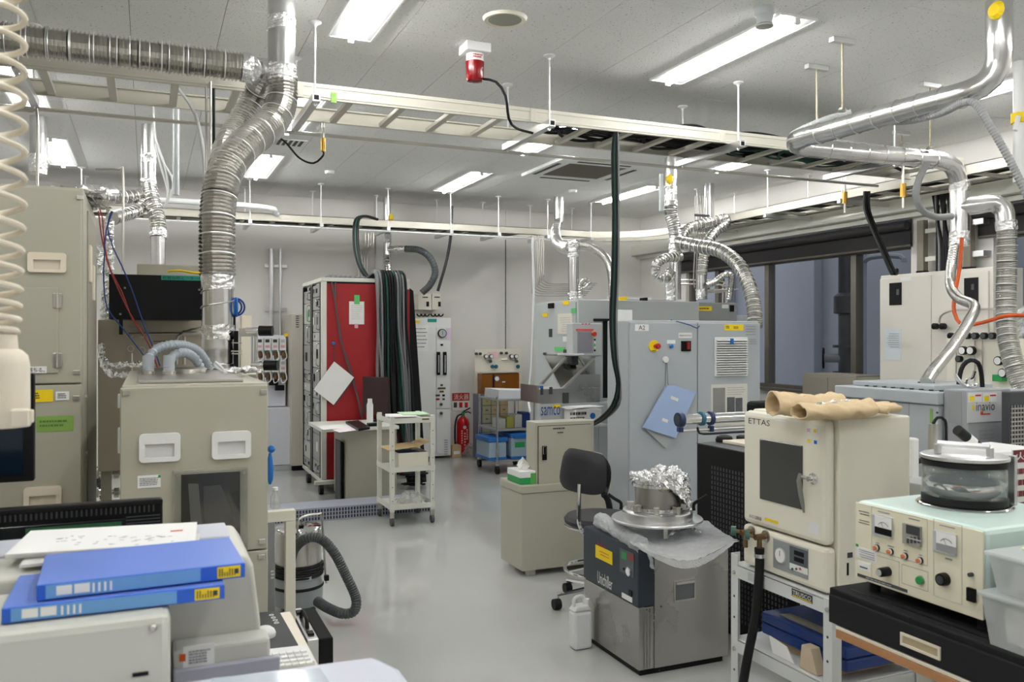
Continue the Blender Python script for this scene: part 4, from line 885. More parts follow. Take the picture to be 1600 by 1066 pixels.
for k in range(40): 
    q = PZ(70+rnd.random()*200, 838+rnd.random()*14, 1.146); g.box(q.x, q.x+.004+.008*rnd.random(), q.y, q.y+.001, 1.1458, 1.1462)
g.obj('handwriting', inkl, a); q = PZ(275, 829, 1.146); MB().box(q.x-.01, q.x+.012, q.y-.008, q.y+.002, 1.1458, 1.1462).obj('red_mark', orange, a)
# monitors
a = T('monitor', 'black monitor seen behind the papers, slotted vent along its top rim', 'monitor', (-.4, 2.07, .70))
bx('casing', black, a, -.62, .031, 2.05, 2.085, .80, 1.158, .006)
for k in range(60): 
    if k == 0: g = MB()
    g.box(-.55+k*.0095, -.5465+k*.0095, 2.047, 2.052, 1.132, 1.146)
o = g.obj('vent_slots', darkg, a); o['kind'] = 'stuff'
bx('rim', blackm, a, -.62, .031, 2.044, 2.05, 1.147, 1.158, .002); bx('inner_bezel', mat('gloss black', (.01,.012,.015), .15), a, -.6, .02, 2.046, 2.05, .84, 1.122, .002)
bx('green_label', mat('green label', s(40,96,62), .6), a, PY(40,820,2.045).x, PY(190,820,2.045).x, 2.0435, 2.0458, PY(100,840,2.045).z, PY(100,822,2.045).z, 0)
for k in range(6): bx('louvre', darkg, a, PY(197,810,2.045).x, PY(250,810,2.045).x, 2.043, 2.0458, PY(220,806+k*5,2.045).z-.002, PY(220,806+k*5,2.045).z, 0)
bx('stand_neck', blackm, a, -.35, -.25, 2.086, 2.10, .72, 1.0, .003); bx('stand_foot', blackm, a, -.42, -.18, 2.0, 2.2, .701, .72, .004)
a = T('monitor', 'dark blue screened monitor hanging at the left edge under the connector', 'monitor', (-.5, 2.62, .70))
r0, r1 = PY(53, 642, 2.6), PY(53, 752, 2.6)
bx('casing', black, a, -.80, r0.x, 2.6, 2.635, r1.z, r0.z+.1, .004); bx('screen', screenoff, a, -.78, r0.x-.025, 2.597, 2.6, r1.z+.02, r0.z+.08, 0)
bx('stand_neck', blackm, a, -.58, -.50, 2.636, 2.66, .5, r1.z+.1, .003); bx('stand_foot', blackm, a, -.66, -.42, 2.61, 2.8, 0, .5, .004)
# pale device in the foreground, keyboard, mouse and mat
tz = 1.0; a = T('flatbed_unit', 'pale lavender flat topped unit at the bottom edge, nearest the camera', 'instrument', (.2, 1.1, .70))
MB().prism([(-.32,.80), (.365,.80), (.365,1.30), (.34,1.37), (-.32,1.40)][::1], 'z', .702, tz).obj('housing', instl, a, .012)
sheet(a, 'clear_sleeve', mat('glossy sleeve', s(205,215,228), .1, coat=1), [(330,1062),(500,1046),(520,1075),(330,1090)], tz+.0005, .002)
a = T('mouse_mat', 'black mouse mat on the cream desk beside the machine', 'mouse mat', PZ(430, 985, .70)); sheet(a, 'mat', vinyl, [(396,960),(436,957),(466,1010),(462,1014),(402,1021)], .7005, .004)
q0 = PZ(430, 965, .7055); words('ouoa', paper, a, 'Y', q0.y, q0.x-.022, q0.x+.02, .7055, .7057, name='flat_logo') if 0 else None
g = MB()
for k, (px, py) in enumerate(((424,961),(427,965),(430,969),(432,973))): q = PZ(px, py, .706); g.torus((q.x, q.y, .7052), .006, .0012, 'z', 12, 5)
g.obj('printed_logo', paper, a)
q = PZ(414, 986, .72); tag(MB().lathe((q.x, q.y, .705), [(.028,0),(.029,.008),(.025,.018),(.015,.026),(.002,.029)], 20).obj('mouse', white, smooth=True), 'white computer mouse on the black mat', 'mouse')
a = T('keyboard', 'white keyboard on the desk below the mouse mat', 'keyboard', PZ(450, 1030, .70)); sheet(a, 'case', white, [(380,1026),(478,1015),(492,1040),(380,1062)], .701, .012)
q0, q1 = PZ(478,1015,.714), PZ(492,1040,.714)
for r_ in range(4):
    for k in range(7):
        px = 474-k*11+r_*3; py = 1019+r_*6+k*1.3; c = PZ(px, py, .714); bx('key', paper, a, c.x-.0075, c.x+.0075, c.y-.007, c.y+.007, .7135, .719, .001)
# cream stand bracket, bottle, funnel by the machine
a = T('pump_stand', 'cream steel frame standing between the left machine and the vacuum cleaner', 'frame', P(453, 900, 3.35))
q = P(453, 797, 3.35); bx('post', cream, a, q.x-.019, q.x+.019, q.y-.019, q.y+.019, 0, q.z-.04, .002); bx('top_arm', cream, a, MX1+.002, q.x+.019, q.y-.02, q.y+.02, q.z-.0395, q.z+.002, .002)
a = T('squeeze_bottle', 'small clear bottle standing on the cream frame', 'bottle', P(425, 790, 3.4)); q = P(430, 796, 3.36); MB().lathe((q.x, q.y, q.z+.004), [(.018,0),(.02,.004),(.02,.045),(.009,.06),(.009,.07)], 16).obj('bottle_body', clearp, a, smooth=True); MB().lathe((q.x,q.y,q.z+.0745), [(.011,0),(.011,.012)], 12).obj('cap', white, a)
a = T('blue_tool', 'blue paddle shaped hanging tool right of the machine', 'tool', P(424, 735, 3.4)); q = P(422, 740, 3.4)
MB().lathe((q.x, q.y, P(422,757,3.4).z), [(.004,0),(.012,.02),(.014,.06),(.01,.1),(.005,.125)], 14).obj('grip', bluep, a, smooth=True); MB().lathe(P(424,702,3.4), [(.002,-.016),(.012,-.01),(.016,0),(.012,.01),(.002,.016)], 14).obj('ball_head', bluep, a, smooth=True)
# slim white appliance with print beside the machine
a = T('pump_unit', 'narrow grey pump unit tucked behind the machine, right side', 'pump', P(426, 860, 3.5)); q0, q1 = P(416, 812, 3.5), P(431, 812, 3.5); bx('casing', midgrey, a, q0.x, q1.x, q0.y, q0.y+.3, 0, q0.z-.005, .004); marks('print', paper, a, 'Y', q0.y, q0.x+.018, q1.x-.004, .52, .56, 3)
# vacuum cleaner
vc = P(466, 960, 4.75); vx, vy = vc.x, vc.y
a = T('vacuum_cleaner', 'steel drum vacuum cleaner with a grey ribbed hose beside the left machine', 'vacuum cleaner', (vx, vy, 0))
MB().lathe((vx,vy,0), [(.10,.03),(.132,.04),(.135,.13)], 32).obj('lower_tub', mat('vacuum grey', s(158,164,166), .4), a, smooth=True)
MB().lathe((vx,vy,0), [(.137,.131),(.140,.135),(.140,.142),(.136,.146)], 32).obj('seal_band', rubber, a, smooth=True)
MB().lathe((vx,vy,0), [(.135,.147),(.128,.18),(.125,.245)], 32).obj('motor_housing', mat('vacuum grey 2', s(160,166,168), .4), a, smooth=True)
MB().lathe((vx,vy,0), [(.125,.247),(.126,.25),(.126,.44)], 32).obj('steel_drum', steel, a, smooth=True)
MB().lathe((vx,vy,0), [(.131,.441),(.132,.452),(.12,.463),(.05,.468),(.002,.468)], 32).obj('lid', chrome, a, smooth=True); bx('lid_clip', black, a, vx-.02, vx+.02, vy-.07, vy-.04, .469, .48, .002)
for k in range(5): MB().torus((vx, vy, .20+.014*k), .133+.003*(k%2), .0055, 'z', 28, 6).obj('wound_cord', rubber, a, smooth=True)
ML = MB().tube(spline([(vx-.02, vy-.135, .42), (vx-.02, vy-.15, .53), (vx+.09, vy-.1, .54), (vx+.115, vy-.085, .50), (vx+.14, vy-.075, .15)], .02), .006, 8).obj('bail_handle', steel, a, smooth=True)
for t in (0, 1, 2, 3): MB().lathe((vx+.1*math.cos(t*1.57+.7), vy+.1*math.sin(t*1.57+.7), 0), [(.008,.002),(.018,.01),(.018,.02),(.008,.03)], 12).obj('caster', rubber, a, smooth=True)
o = MB().flex([P(452,885,4.6), P(460,858,4.55), P(478,842,4.5), P(500,842,4.5), P(521,862,4.5), P(541,900,4.5), P(556,935,4.5), P(553,955,4.5), P(535,959,4.5), P(512,950,4.55), P(496,940,4.62)], .028, .012, .12, 14).obj('hose', hosed, a)
bx('plug', rubber, a, vx+.125, vx+.15, vy-.11, vy-.085, .17, .2, .003); bx('rating_label', ltgrey, a, vx-.04, vx+.05, vy-.131, vy-.128, .19, .215, 0)
# attache case
cx0, cx1, cy0, cy1, cz = .505, .655, 3.28, 3.68, .365
a = T('tool_case', 'black and aluminium tool case standing on edge in front of the vacuum cleaner', 'case', ((cx0+cx1)/2, 3.5, 0))
bx('left_shell', blackm, a, cx0, cx0+.05, cy0, cy1, .0, cz, .006); bx('right_shell', blackm, a, cx1-.055, cx1, cy0, cy1, .0, cz, .006); bx('aluminium_frame', alu, a, cx0+.0505, cx1-.0555, cy0-.003, cy1+.003, .001, cz+.003, .004)
xm = cx0+.073; MB().tube(spline([(xm, cy0+.13, cz+.004), (xm, cy0+.14, cz+.03), (xm, cy0+.19, cz+.04), (xm, cy0+.25, cz+.035), (xm, cy0+.27, cz+.004)], .01), .008, 8).obj('handle', rubber, a, smooth=True)
for y in (cy0+.06, cy0+.33): bx('latch', black, a, xm-.012, xm+.012, y-.02, y+.02, cz+.0035, cz+.012, .002)
# ------------------------------------------------------------------ back left: gas box, beige cabinet
a = T('gas_supply_cabinet', 'white cabinet with a panel of flow regulators at the back wall, left of the racks', 'cabinet', (PY(425,720,9.9).x, 10.1, 0))
x0, x1 = PY(385,640,9.9).x, PY(455,640,9.9).x
bx('lower_cabinet', mat('cool white enamel', s(222,224,232), .35), a, x0, x1, 9.9, 10.4, .06, PY(430,638,9.9).z, .006); bx('plinth', ltgrey, a, x0, x1, 9.88, 10.38, 0, .055, .003)
bx('upper_panel', MATS['cool white enamel'], a, x0, x1-.04, 10.05, 10.4, PY(430,637,9.9).z, PY(430,524,10.05).z, .006)
for r_, py in enumerate((538, 572)):
    for k in range(4):
        q = PY(406+k*12, py, 10.04); b0 = bx('flow_controller', white, a, q.x-.042, q.x+.03, 9.99, 10.049, q.z-.07, q.z+.07, .004); bx('display', darkg if k < 3 else ltgrey, b0, q.x-.03, q.x+.015, 9.988, 9.9905, q.z+.02, q.z+.055, 0); bx('print', pinkl, b0, q.x-.03, q.x+.015, 9.988, 9.9905, q.z-.04, q.z-.01, 0)
        MB().lathe((q.x, 10.02, q.z-.12), [(.02,-.035),(.028,-.03),(.028,.03),(.02,.035)], 12).obj('brass_body', bronze, a, smooth=True)
        MB().tube(spline([(q.x+.02,9.98,q.z-.07),(q.x+.03,9.95,q.z-.15),(q.x-.02,9.95,q.z-.19),(q.x-.03,9.98,q.z-.13)], .02), .006, 6).obj('tube', white, a, smooth=True)
for k in range(2): q = PY(424+10*k, 598+8*k, 10.0); bx('black_fitting', black, a, q.x-.03, q.x+.07, 9.96, 10.02, q.z-.03, q.z+.03, .004)
plate('yellow_sticker', yel, a, 'Y', 10.05, 444, 521, 452, 526)
x0, x1 = PY(456,600,9.75).x, PY(473,600,9.75).x+.3
a = T('steel_cabinet', 'tall beige steel cabinet squeezed behind the equipment racks', 'cabinet', (x0+.2, 10, 0)); bx('body', mat('beige cabinet', s(200,194,182), .45), a, x0, x1, 9.78, 10.4, .06, PY(460,491,9.75).z, .005); bx('plinth', blackm, a, x0+.02, x1-.02, 9.82, 10.38, 0, .06, 0)
for k in range(6): q = PY(463, 494+k*3.4, 9.775); bx('vent_slit', black, a, q.x-.005, q.x+.03, 9.776, 9.781, q.z-.004, q.z+.004, 0)
# ------------------------------------------------------------------ red racks
RX, RY, RZ = 1.553, 8.35, 2.09; RX2 = PY(640, 500, RY).x; RY2 = 9.47
a = T('equipment_rack', 'pair of equipment racks with a dark red side panel and white frame', 'rack', ((RX+RX2)/2, 8.9, 0))
for x in (RX, RX2-.05):
    for y in (RY, RY2-.05): bx('post', offw, a, x, x+.05, y, y+.05, .12, RZ-.04, .004)
bx('post', offw, a, RX, RX+.05, (RY+RY2)/2-.03, (RY+RY2)/2+.03, .12, RZ-.04, .004)
for y in (RY, RY2-.05): bx('top_rail', offw, a, RX, RX2, y, y+.05, RZ-.039, RZ, .004); bx('bottom_rail', offw, a, RX, RX2, y, y+.05, .08, .119, .004)
for x in (RX, RX2-.05): bx('top_rail', offw, a, x, x+.05, RY+.051, RY2-.051, RZ-.039, RZ, .004); bx('bottom_rail', offw, a, x, x+.05, RY+.051, RY2-.051, .08, .119, .004)
bx('side_panel', red, a, RX+.052, RX2-.052, RY+.01, RY+.03, .125, RZ-.045, .002)
bx('side_panel', red, a, RX2-.045, RX2+.0, RY-.001, RY+.0-.0005, .125, RZ-.1, 0)
bx('rack_core', black, a, RX+.06, RX2-.06, RY+.035, RY2-.06, .13, RZ-.05, 0)
bx('black_edge', black, a, RX+.05, RX2-.05, RY+.004, RY+.009, RZ-.055, RZ-.041, 0)
rnd = random.Random(4); um = [mat('rack unit pale', s(196,198,190), .4), mat('rack unit grey', s(160,162,158), .4), mat('rack unit steel', s(180,182,178), .35, .5)]
for b_, (ya, yb) in enumerate(((RY+.09, (RY+RY2)/2-.05), ((RY+RY2)/2+.05, RY2-.07))):
    for y in (ya-.03, yb+.0): bx('mounting_rail', black, a, RX-.002, RX+.04, y-.012, y+.04, .13, RZ-.05, .001)
    z = .14
    while z < RZ-.12:
        h = rnd.choice((.088, .133, .177, .22, .266)); h = min(h, RZ-.06-z); u = bx('rack_unit', rnd.choice(um), a, RX+.005, RX+.06, ya, yb, z+.003, z+h-.003, .002)
        if h > .1 and rnd.random() < .75:
            MB().tube(spline([(RX+.004, ya+.03, z+.03), (RX-.03, ya+.03, z+.035), (RX-.03, ya+.03, z+h-.035), (RX+.004, ya+.03, z+h-.03)], .02), .006, 6).obj('grab_handle', chrome, u, smooth=True)
        for k in range(rnd.randint(1, 3)): yy = ya+.08+rnd.random()*(yb-ya-.14); bx('display', rnd.choice((black, screenoff, white)), u, RX+.002, RX+.0055, yy, yy+.06, z+h*.35, z+h*.7, 0)
        z += h
q = PX(478, 500, RX); bx('green_note', grn, a, RX+.001, RX+.005, q.y-.12, q.y-.03, 1.68, 1.78, 0)
g = MB()
for k in range(14): x = RX+.1+k*.05; g.tube(spline([(x, RY+.3, RZ+.02), (x+.1, RY+.5, RZ+.05), (x+.05, RY+.9, RZ+.03)], .08), .012, 6)
o = g.obj('cables_on_top', greywire, a); o['kind'] = 'stuff'
for x, y in ((RX-.02, RY-.08), (RX+.25, RY-.08), (RX-.02, RY+.6), (RX+.3, RY+1.0)): MB().lathe((x, y, .045), [(.045,-.02),(.045,.02)], 14, 'x').obj('caster', rubber, a, smooth=True)
bx('foot_bar', offw, a, RX-.08, RX+.42, RY-.1, RY-.04, .09, .125, .003); bx('foot_link', offw, a, RX+.1, RX+.16, RY-.041, RY+.02, .085, .12, .002)
plate('paper_note', paper, a, 'Y', RY+.009, 545.5, 471, 569, 507, .002); plate('green_tape', grn, a, 'Y', RY+.0065, 553.5, 461, 562, 475.5, .001); plate('pink_tape', pinkl, a, 'Y', RY+.0065, 554, 506, 559.5, 513, .001)
mpx('print', inkl, a, 'Y', RY+.007, 549, 476, 566, 500, 8, 3, off=.001, fill=.12)
# note hanging on a blue magnet
a = T('hanging_clipboard', 'tilted white document in a clear sleeve hung on the red panel', 'clipboard', PY(522, 570, RY))
pc = [PY(x, y, RY-.03) for x, y in ((522,565), (553,590), (521,633), (490,609))]; MB().prism([(p.x, p.z) for p in pc], 'y', RY-.04, RY-.03).obj('document', paper, a, .001)
MB().prism([(p.x+.012, p.z-.008) for p in pc], 'y', RY-.028, RY-.022).obj('backing_board', darkg, a)
for k in range(2): MB().cyl(PY(521+k*1.2,538,RY-.01), PY(521+k*1.5,566,RY-.035), .002, n=5).obj('string', darkg, a)
MB().lathe(PY(521,537,RY+.009), [(.018,0),(.018,-.018),(.012,-.022)], 16, 'y').obj('magnet', bluep, a, smooth=True)
# cable curtain over the red panel
cols = [greywire, greywire, mat('cable grey 2', s(90,92,96), .5), rubber, grnwire, rubber, greywire, mat('cable slate', s(60,66,74), .5), grnwire, greywire, rubber]
rnd = random.Random(11)
for k in range(44):
    f = k/43; px = 588+f*46; b0 = px+rnd.uniform(0, 8)+f*3; dd_ = .03+.02*(k % 4)
    m_ = greywire if f < .25 else (rubber if (f < .55 and k % 3) else cols[k % len(cols)])
    top = PY(px, 437+2*(k % 3), RY-dd_); z1_ = .25+.25*rnd.random()
    pts = [Vector((top.x, RY+.35, RZ+.03)), Vector((top.x, RY+.05, RZ+.06+.012*(k % 3))), Vector((top.x, RY-dd_, RZ-.04)), Vector((top.x+rnd.uniform(-.01,.015), RY-dd_-.015, 1.6)), Vector((PY(b0-4,600,RY).x, RY-dd_-.01, 1.15)), Vector((PY(b0,700,RY).x+rnd.uniform(-.02,.03), RY-dd_, .6)), Vector((PY(b0+4,760,RY).x+rnd.uniform(-.05,.08), RY-dd_-.03, .14+.05*rnd.random()))]
    cable('curtain_cable', ('black' if m_ is rubber else 'dark green' if m_ is grnwire else 'grey')+' cable in the curtain over the red panel, '+nth(k,44), m_, pts, .0115, group='curtain of cables over the red rack', n=6)
for k, pts in enumerate(([(518,440),(525,480),(532,530),(545,570),(556,610),(566,655)], [(524,440),(524,475),(530,510),(536,545),(548,585),(560,625),(568,660)])): cable('loose_cable', ('thin grey cable hanging diagonally across the red panel, outer', 'thin grey cable hanging diagonally across the red panel, inner')[k], hosed, [PY(x, y, RY-.02) for x, y in pts], .008, group='diagonal cables on the red panel')
TG = MB()
for k in range(14):
    bx0 = PY(622, 790, RY).x; pts = [Vector((bx0+rnd.uniform(-.02,.25), RY-.1-rnd.random()*.1, .03+.02*rnd.random()+.02*k*.5)) for _ in range(5)]; TG.tube(spline(pts, .04), .009, 6)
heap('cable_tangle', 'tangle of dark cables on the floor below the cable curtain', rubber, TG)
# black slanted board right of the cables
q0, q1 = PY(640,455,8.42).x, PY(652,760,8.42).x
tag(MB().prism([(RX2+.004,.02), (RX2+.20,.02), (RX2+.06,1.98), (RX2+.004,2.02)], 'y', 8.42, 8.47).obj('black_board', blackm), 'tall black tapering board right of the cable curtain', 'board')
# ------------------------------------------------------------------ desk by the racks
a = T('computer_desk', 'small grey desk standing in front of the red rack panel', 'desk', (1.74, 7.9, 0))
dx0, dx1, dy0, dy1 = 1.40, 2.10, 7.53, 8.2
bx('desk_top', mat('desk laminate', s(222,224,214), .35), a, dx0, dx1, dy0, dy1, .675, .705, .004); bx('front_panel', grey, a, 1.64, dx1-.01, dy0+.05, dy0+.07, .04, .674, .003); bx('side_panel', grey, a, dx1-.03, dx1-.01, dy0+.071, dy1-.02, .04, .674, .003); bx('side_panel', grey, a, 1.64, 1.66, dy0+.071, dy1-.02, .04, .674, .003)
for x in (1.66, dx1-.04): bx('foot', black, a, x, x+.03, dy0+.06, dy0+.12, 0, .04, 0)
def flatq(par, name, m, pts, z, th=.001): 
    q = [PZ(x, y, z) for x, y in pts]; return MB().prism([(k.x, k.y) for k in q], 'z', z, z+th).obj(name, m, par)
for k, (pts, l) in enumerate((([(496,666),(545,662),(551,668),(505,672)], 'sheet of printed paper on the left of the small desk'), ([(520,672),(556,665),(562,672),(530,676)], 'smaller pinkish sheet beside the keyboard on the small desk'))): tag(flatq(None, 'paper_sheet', paper if k == 0 else mat('faint pink paper', s(240,230,236), .8), pts, .7062+k*.0015), l, 'paper', 'papers on the small desk')
a = T('computer_keyboard', 'black keyboard pushed back on the small desk', 'keyboard', PZ(565,668,.706)); flatq(a, 'case', black, [(540,662),(560,660),(578,671),(560,674)], .709, .02); 
q = PZ(583, 666, .706); tag(bx('phone_dock', black, None, q.x-.05, q.x+.05, q.y-.04, q.y+.04, .7065, .735, .006), 'flat black device beside the keyboard', 'device')
q = PY(581, 672, 7.75); tag(MB().lathe((PY(578,660,7.75).x, 7.75, .706), [(.03,0),(.03,.18),(.022,.20),(.02,.235),(.002,.236)], 18).obj('white_bottle', white, smooth=True), 'white bottle on the small desk in front of the dark monitor', 'bottle')
a = T('lcd_monitor', 'dark monitor seen nearly edge on in front of the cables', 'monitor', (2.0, 7.9, .706))
pA, pB = PY(577, 590, 7.95), PY(605, 595, 7.85); M0 = Matrix.Rotation(math.radians(-62), 4, 'Z')
mc = Vector(((pA.x+pB.x)/2, 7.98, 0)); Mx = Matrix.Translation(mc) @ Matrix.Rotation(math.radians(-50), 4, 'Z')
MB().box(-.15, .15, -.012, .012, .78, 1.13, Mx).obj('casing', mat('maroon black gloss', s(52,30,34), .2), a, .004); MB().box(-.02, .02, .013, .03, .72, .9, Mx).obj('neck', black, a); MB().box(-.07, .07, -.04, .08, .7065, .72, Mx).obj('foot', black, a)
a = T('computer_tower', 'black computer tower on the floor under the small desk', 'computer', (1.6, 7.8, 0)); q0, q1 = PY(530,700,7.72).x, PY(543,700,7.72).x
bx('case', black, a, q0+.015, 1.63, 7.7, 7.9, .015, .56, .01); bx('front_bezel', darkg, a, q0, q0+.014, 7.69, 7.91, .015, .57, .006); 
# ------------------------------------------------------------------ white trolley
a = T('trolley', 'white three tier steel trolley on casters in the aisle', 'trolley', (1.97, 6.9, 0))
tx0, tx1, ty0, ty1 = 1.78, 2.15, 6.64, 7.08
for x in (tx0, tx1-.035):
    for y in (ty0, ty1-.035):
        bx('post', offw, a, x, x+.035, y, y+.035, .11, .875, .002)
        for k in range(6): MB().lathe((x+.0175, y, .2+k*.11), [(.004,0),(.004,-.002)], 8, 'y').obj('hole', darkg, a) if y == ty0 else None
        c_ = T  # caster
        MB().lathe((x+.017, y+.017, .033), [(.033,-.012),(.033,.012)], 16, 'x').obj('caster_wheel', hosed, a, smooth=True); bx('caster_fork', steel, a, x+.0, x+.034, y+.005, y+.03, .06, .109, .003)
for z, n_ in ((.83, 'top_shelf'), (.44, 'middle_shelf'), (.14, 'bottom_shelf')):
    bx(n_, offw, a, tx0+.036, tx1-.036, ty0+.004, ty1-.004, z, z+.006, .001)
    bx('shelf_lip', offw, a, tx0-.002, tx1+.002, ty0-.003, ty0-.0005, z-.012, z+.03, .001); bx('shelf_lip', offw, a, tx0-.003, tx0-.0005, ty0, ty1, z-.012, z+.03, .001); bx('shelf_lip', offw, a, tx1+.0005, tx1+.003, ty0, ty1, z-.012, z+.03, .001)
bx('badge', bronze, a, tx0+.26, tx0+.32, ty0-.005, ty0-.003, .84, .852, 0)
rnd = random.Random(8)
for k in range(7):
    m_ = paperg if k == 6 else paper; x = tx0+.0+rnd.random()*.12+(.1 if k == 6 else 0); y = ty0+.02+rnd.random()*.1
    ang = rnd.uniform(-.3,.3); Mx = Matrix.Translation((x+.11, y+.13, .8365+k*.006)) @ Matrix.Rotation(ang, 4, 'Z')
    tag(MB().box(-.11, .11, -.13, .13, 0, .004, Mx).obj('loose_paper', m_), 'pale green sheet topmost on the white trolley' if k == 6 else ('lowest','second lowest','third lowest','fourth lowest','fifth lowest','highest')[k]+' white sheet of the heap on the white trolley', 'paper', 'papers on the trolley')
a = T('open_box', 'open white box with flaps up on the middle shelf of the trolley', 'box', (1.97, 6.8, .447)); X0, X1, Y0, Y1, Z0 = tx0+.07, tx1-.05, ty0+.02, ty0+.3, .4475
g = MB(); 
for b_ in ((X0,X1,Y0,Y0+.004),(X0,X1,Y1-.004,Y1),(X0,X0+.004,Y0+.004,Y1-.004),(X1-.004,X1,Y0+.004,Y1-.004)): bx('wall', cream, a, b_[0], b_[1], b_[2], b_[3], Z0, Z0+.13, 0)
bx('bottom', cream, a, X0+.004, X1-.004, Y0+.004, Y1-.004, Z0, Z0+.004, 0)
MB().prism([(X0-.08,Z0+.155), (X0+.16,Z0+.178), (X0+.16,Z0+.182), (X0-.08,Z0+.159)], 'y', Y0-.02, Y1).obj('flap', card, a); MB().prism([(X0+.12,Z0+.15), (X1+.02,Z0+.21), (X1+.02,Z0+.214), (X0+.12,Z0+.154)], 'y', Y0+.02, Y1).obj('flap', card, a)
tag(bx('notebook', navy, None, X0+.03, X1-.06, Y0+.03, Y1-.03, Z0+.11, Z0+.13, .002), 'dark blue notebook lying in the open box', 'notebook')
tag(crumple(lambda u, v: (tx0+.12+.2*u, ty0+.05+.25*v, .152+.09*math.sin(u*3.1)*math.sin(v*3.1)), 14, 14, .03, 2).obj('plastic_bag', clearp), 'clear plastic bags on the bottom shelf of the trolley', 'bag')
# perforated step in the floor
a = T('duct_cover', 'low lavender grey cable duct cover with a slotted front on the floor', 'duct cover', (1.4, 7.2, 0))
sx0, sx1, sy0, sy1 = .30, 2.25, 7.06, 7.36
bx('top_plate', lav, a, sx0, sx1, sy0, sy1, .105, .112, .002); bx('front_plate', lav, a, sx0, sx1, sy0, sy0+.004, .001, .104, 0); bx('rear_plate', lav, a, sx0, sx1, sy1-.004, sy1, .001, .104, 0)
g = MB()
for k in range(78):
    for r_ in range(3): x = sx0+.02+k*.0247; g.box(x, x+.014, sy0-.0015, sy0, .012+r_*.031, .036+r_*.031)
o = g.obj('slots', mat('slot shadow metal', s(52,54,62), .7), a); o['kind'] = 'stuff'
# ------------------------------------------------------------------ white tall cabinet and wall boxes
GY = 10.08; x0, x1 = PY(640,600,GY).x, PY(705,600,GY).x; zt = PY(690,497,GY).z
a = T('tall_gas_cabinet', 'tall white gas cabinet with a pressure gauge against the back wall', 'cabinet', ((x0+x1)/2, 10.2, 0))
xm = PY(682, 600, GY).x
bx('body', white, a, x0, x1, GY+.012, 10.42, .03, zt, .006); bx('door', white, a, x0+.01, xm-.004, GY, GY+.012, .08, zt-.11, .004); bx('instrument_panel', white, a, xm, x1-.008, GY-.004, GY+.012, .62, zt-.11, .004); bx('lower_panel', white, a, xm, x1-.008, GY, GY+.012, .06, .61, .004)
plate('yellow_sticker', yel, a, 'Y', GY+.012, 644, 500.5, 656, 504.5, .003); plate('green_sticker', teal, a, 'Y', GY+.012, 668, 498, 682, 503.5, .003); plate('pink_note', mat('lilac note', s(224,200,226), .7), a, 'Y', GY-.004, 697, 513, 704, 531, .002)
plate('paper_note', paper, a, 'Y', GY, 645, 508, 669, 549, .003); mpx('handwriting', ink, a, 'Y', GY-.002, 647, 511, 667, 545, 6, 4, fill=.18)
q = PY(690, 521, GY); MB().lathe((q.x, GY-.004, q.z), [(.055,0),(.055,-.03),(.046,-.032)], 24, 'y').obj('gauge_case', black, a, smooth=True); MB().lathe((q.x, GY-.036, q.z), [(.045,0),(.045,-.002)], 24, 'y').obj('gauge_dial', ltgrey, a); MB().box(q.x-.002, q.x+.002, GY-.041, GY-.038, q.z-.02, q.z+.03).obj('needle', ink, a)
for px in (684.5, 694.5): q0, q1 = PY(px-2.6, 550, GY-.004), PY(px+2.6, 586, GY-.004); f_ = bx('flow_meter', black, a, q0.x, q1.x, GY-.03, GY-.004, q1.z, q0.z, .004); bx('scale', ltgrey, f_, (q0.x+q1.x)/2-.006, (q0.x+q1.x)/2+.006, GY-.032, GY-.03, q1.z+.03, q0.z-.04, 0)
for px, py, m_, w_ in ((690,602,darkg,4),(690,607,bronze,13),(690,612,bronze,7),(684,618,hosed,7),(693,618,black,4),(684,624,huber_red,6),(693,624,hosed,4)): q = PY(px, py, GY-.004); k_ = w_/2*.0078; bx('nameplate', m_, a, q.x-k_, q.x+k_, GY-.008, GY-.004, q.z-.012, q.z+.012, 0)
for py in (632, 646): q = PY(689, py, GY-.004); MB().lathe((q.x, GY-.004, q.z), [(.018,0),(.018,-.02),(.01,-.03)], 14, 'y').obj('button', darkg, a, smooth=True)
q = PY(690, 539, GY-.004); bx('knob', black, a, q.x-.015, q.x+.015, GY-.02, GY-.004, q.z-.012, q.z+.012, .003)
for k in range(7): q = PY(697, 688+k*3.6, GY); bx('vent_slit', lav, a, q.x-.025, q.x+.02, GY-.002, GY, q.z-.006, q.z+.006, 0)
for k, (pa, pb) in enumerate(((654, 675), (676, 690))):
    q0, q1 = PY(pa, 459, 10.2), PY(pb, 484, 10.2); a = T('switch_box', ('larger beige switch box on the back wall, left of two', 'smaller beige switch box on the back wall, right of two')[k], 'switch box', (q0.x, 10.3, q1.z), 'switch boxes on the back wall')
    bx('box_body', cream, a, q0.x, q1.x, 10.22, YB-.002, q1.z, q0.z, .004); xm_ = (q0.x+q1.x)/2; bx('lever', black, a, xm_+.02, xm_+.05, 10.205, 10.219, q1.z+.04, q1.z+.1, .002); bx('nameplate', ink, a, xm_-.03, xm_+.04, 10.217, 10.2195, q0.z-.05, q0.z-.035, 0)
    for j in range(3): MB().torus((q0.x+.04+.05*j, 10.3, q1.z-.05), .03, .009, 'y', 14, 6, math.pi, 2*math.pi).obj('cable_loop', rubber, a)
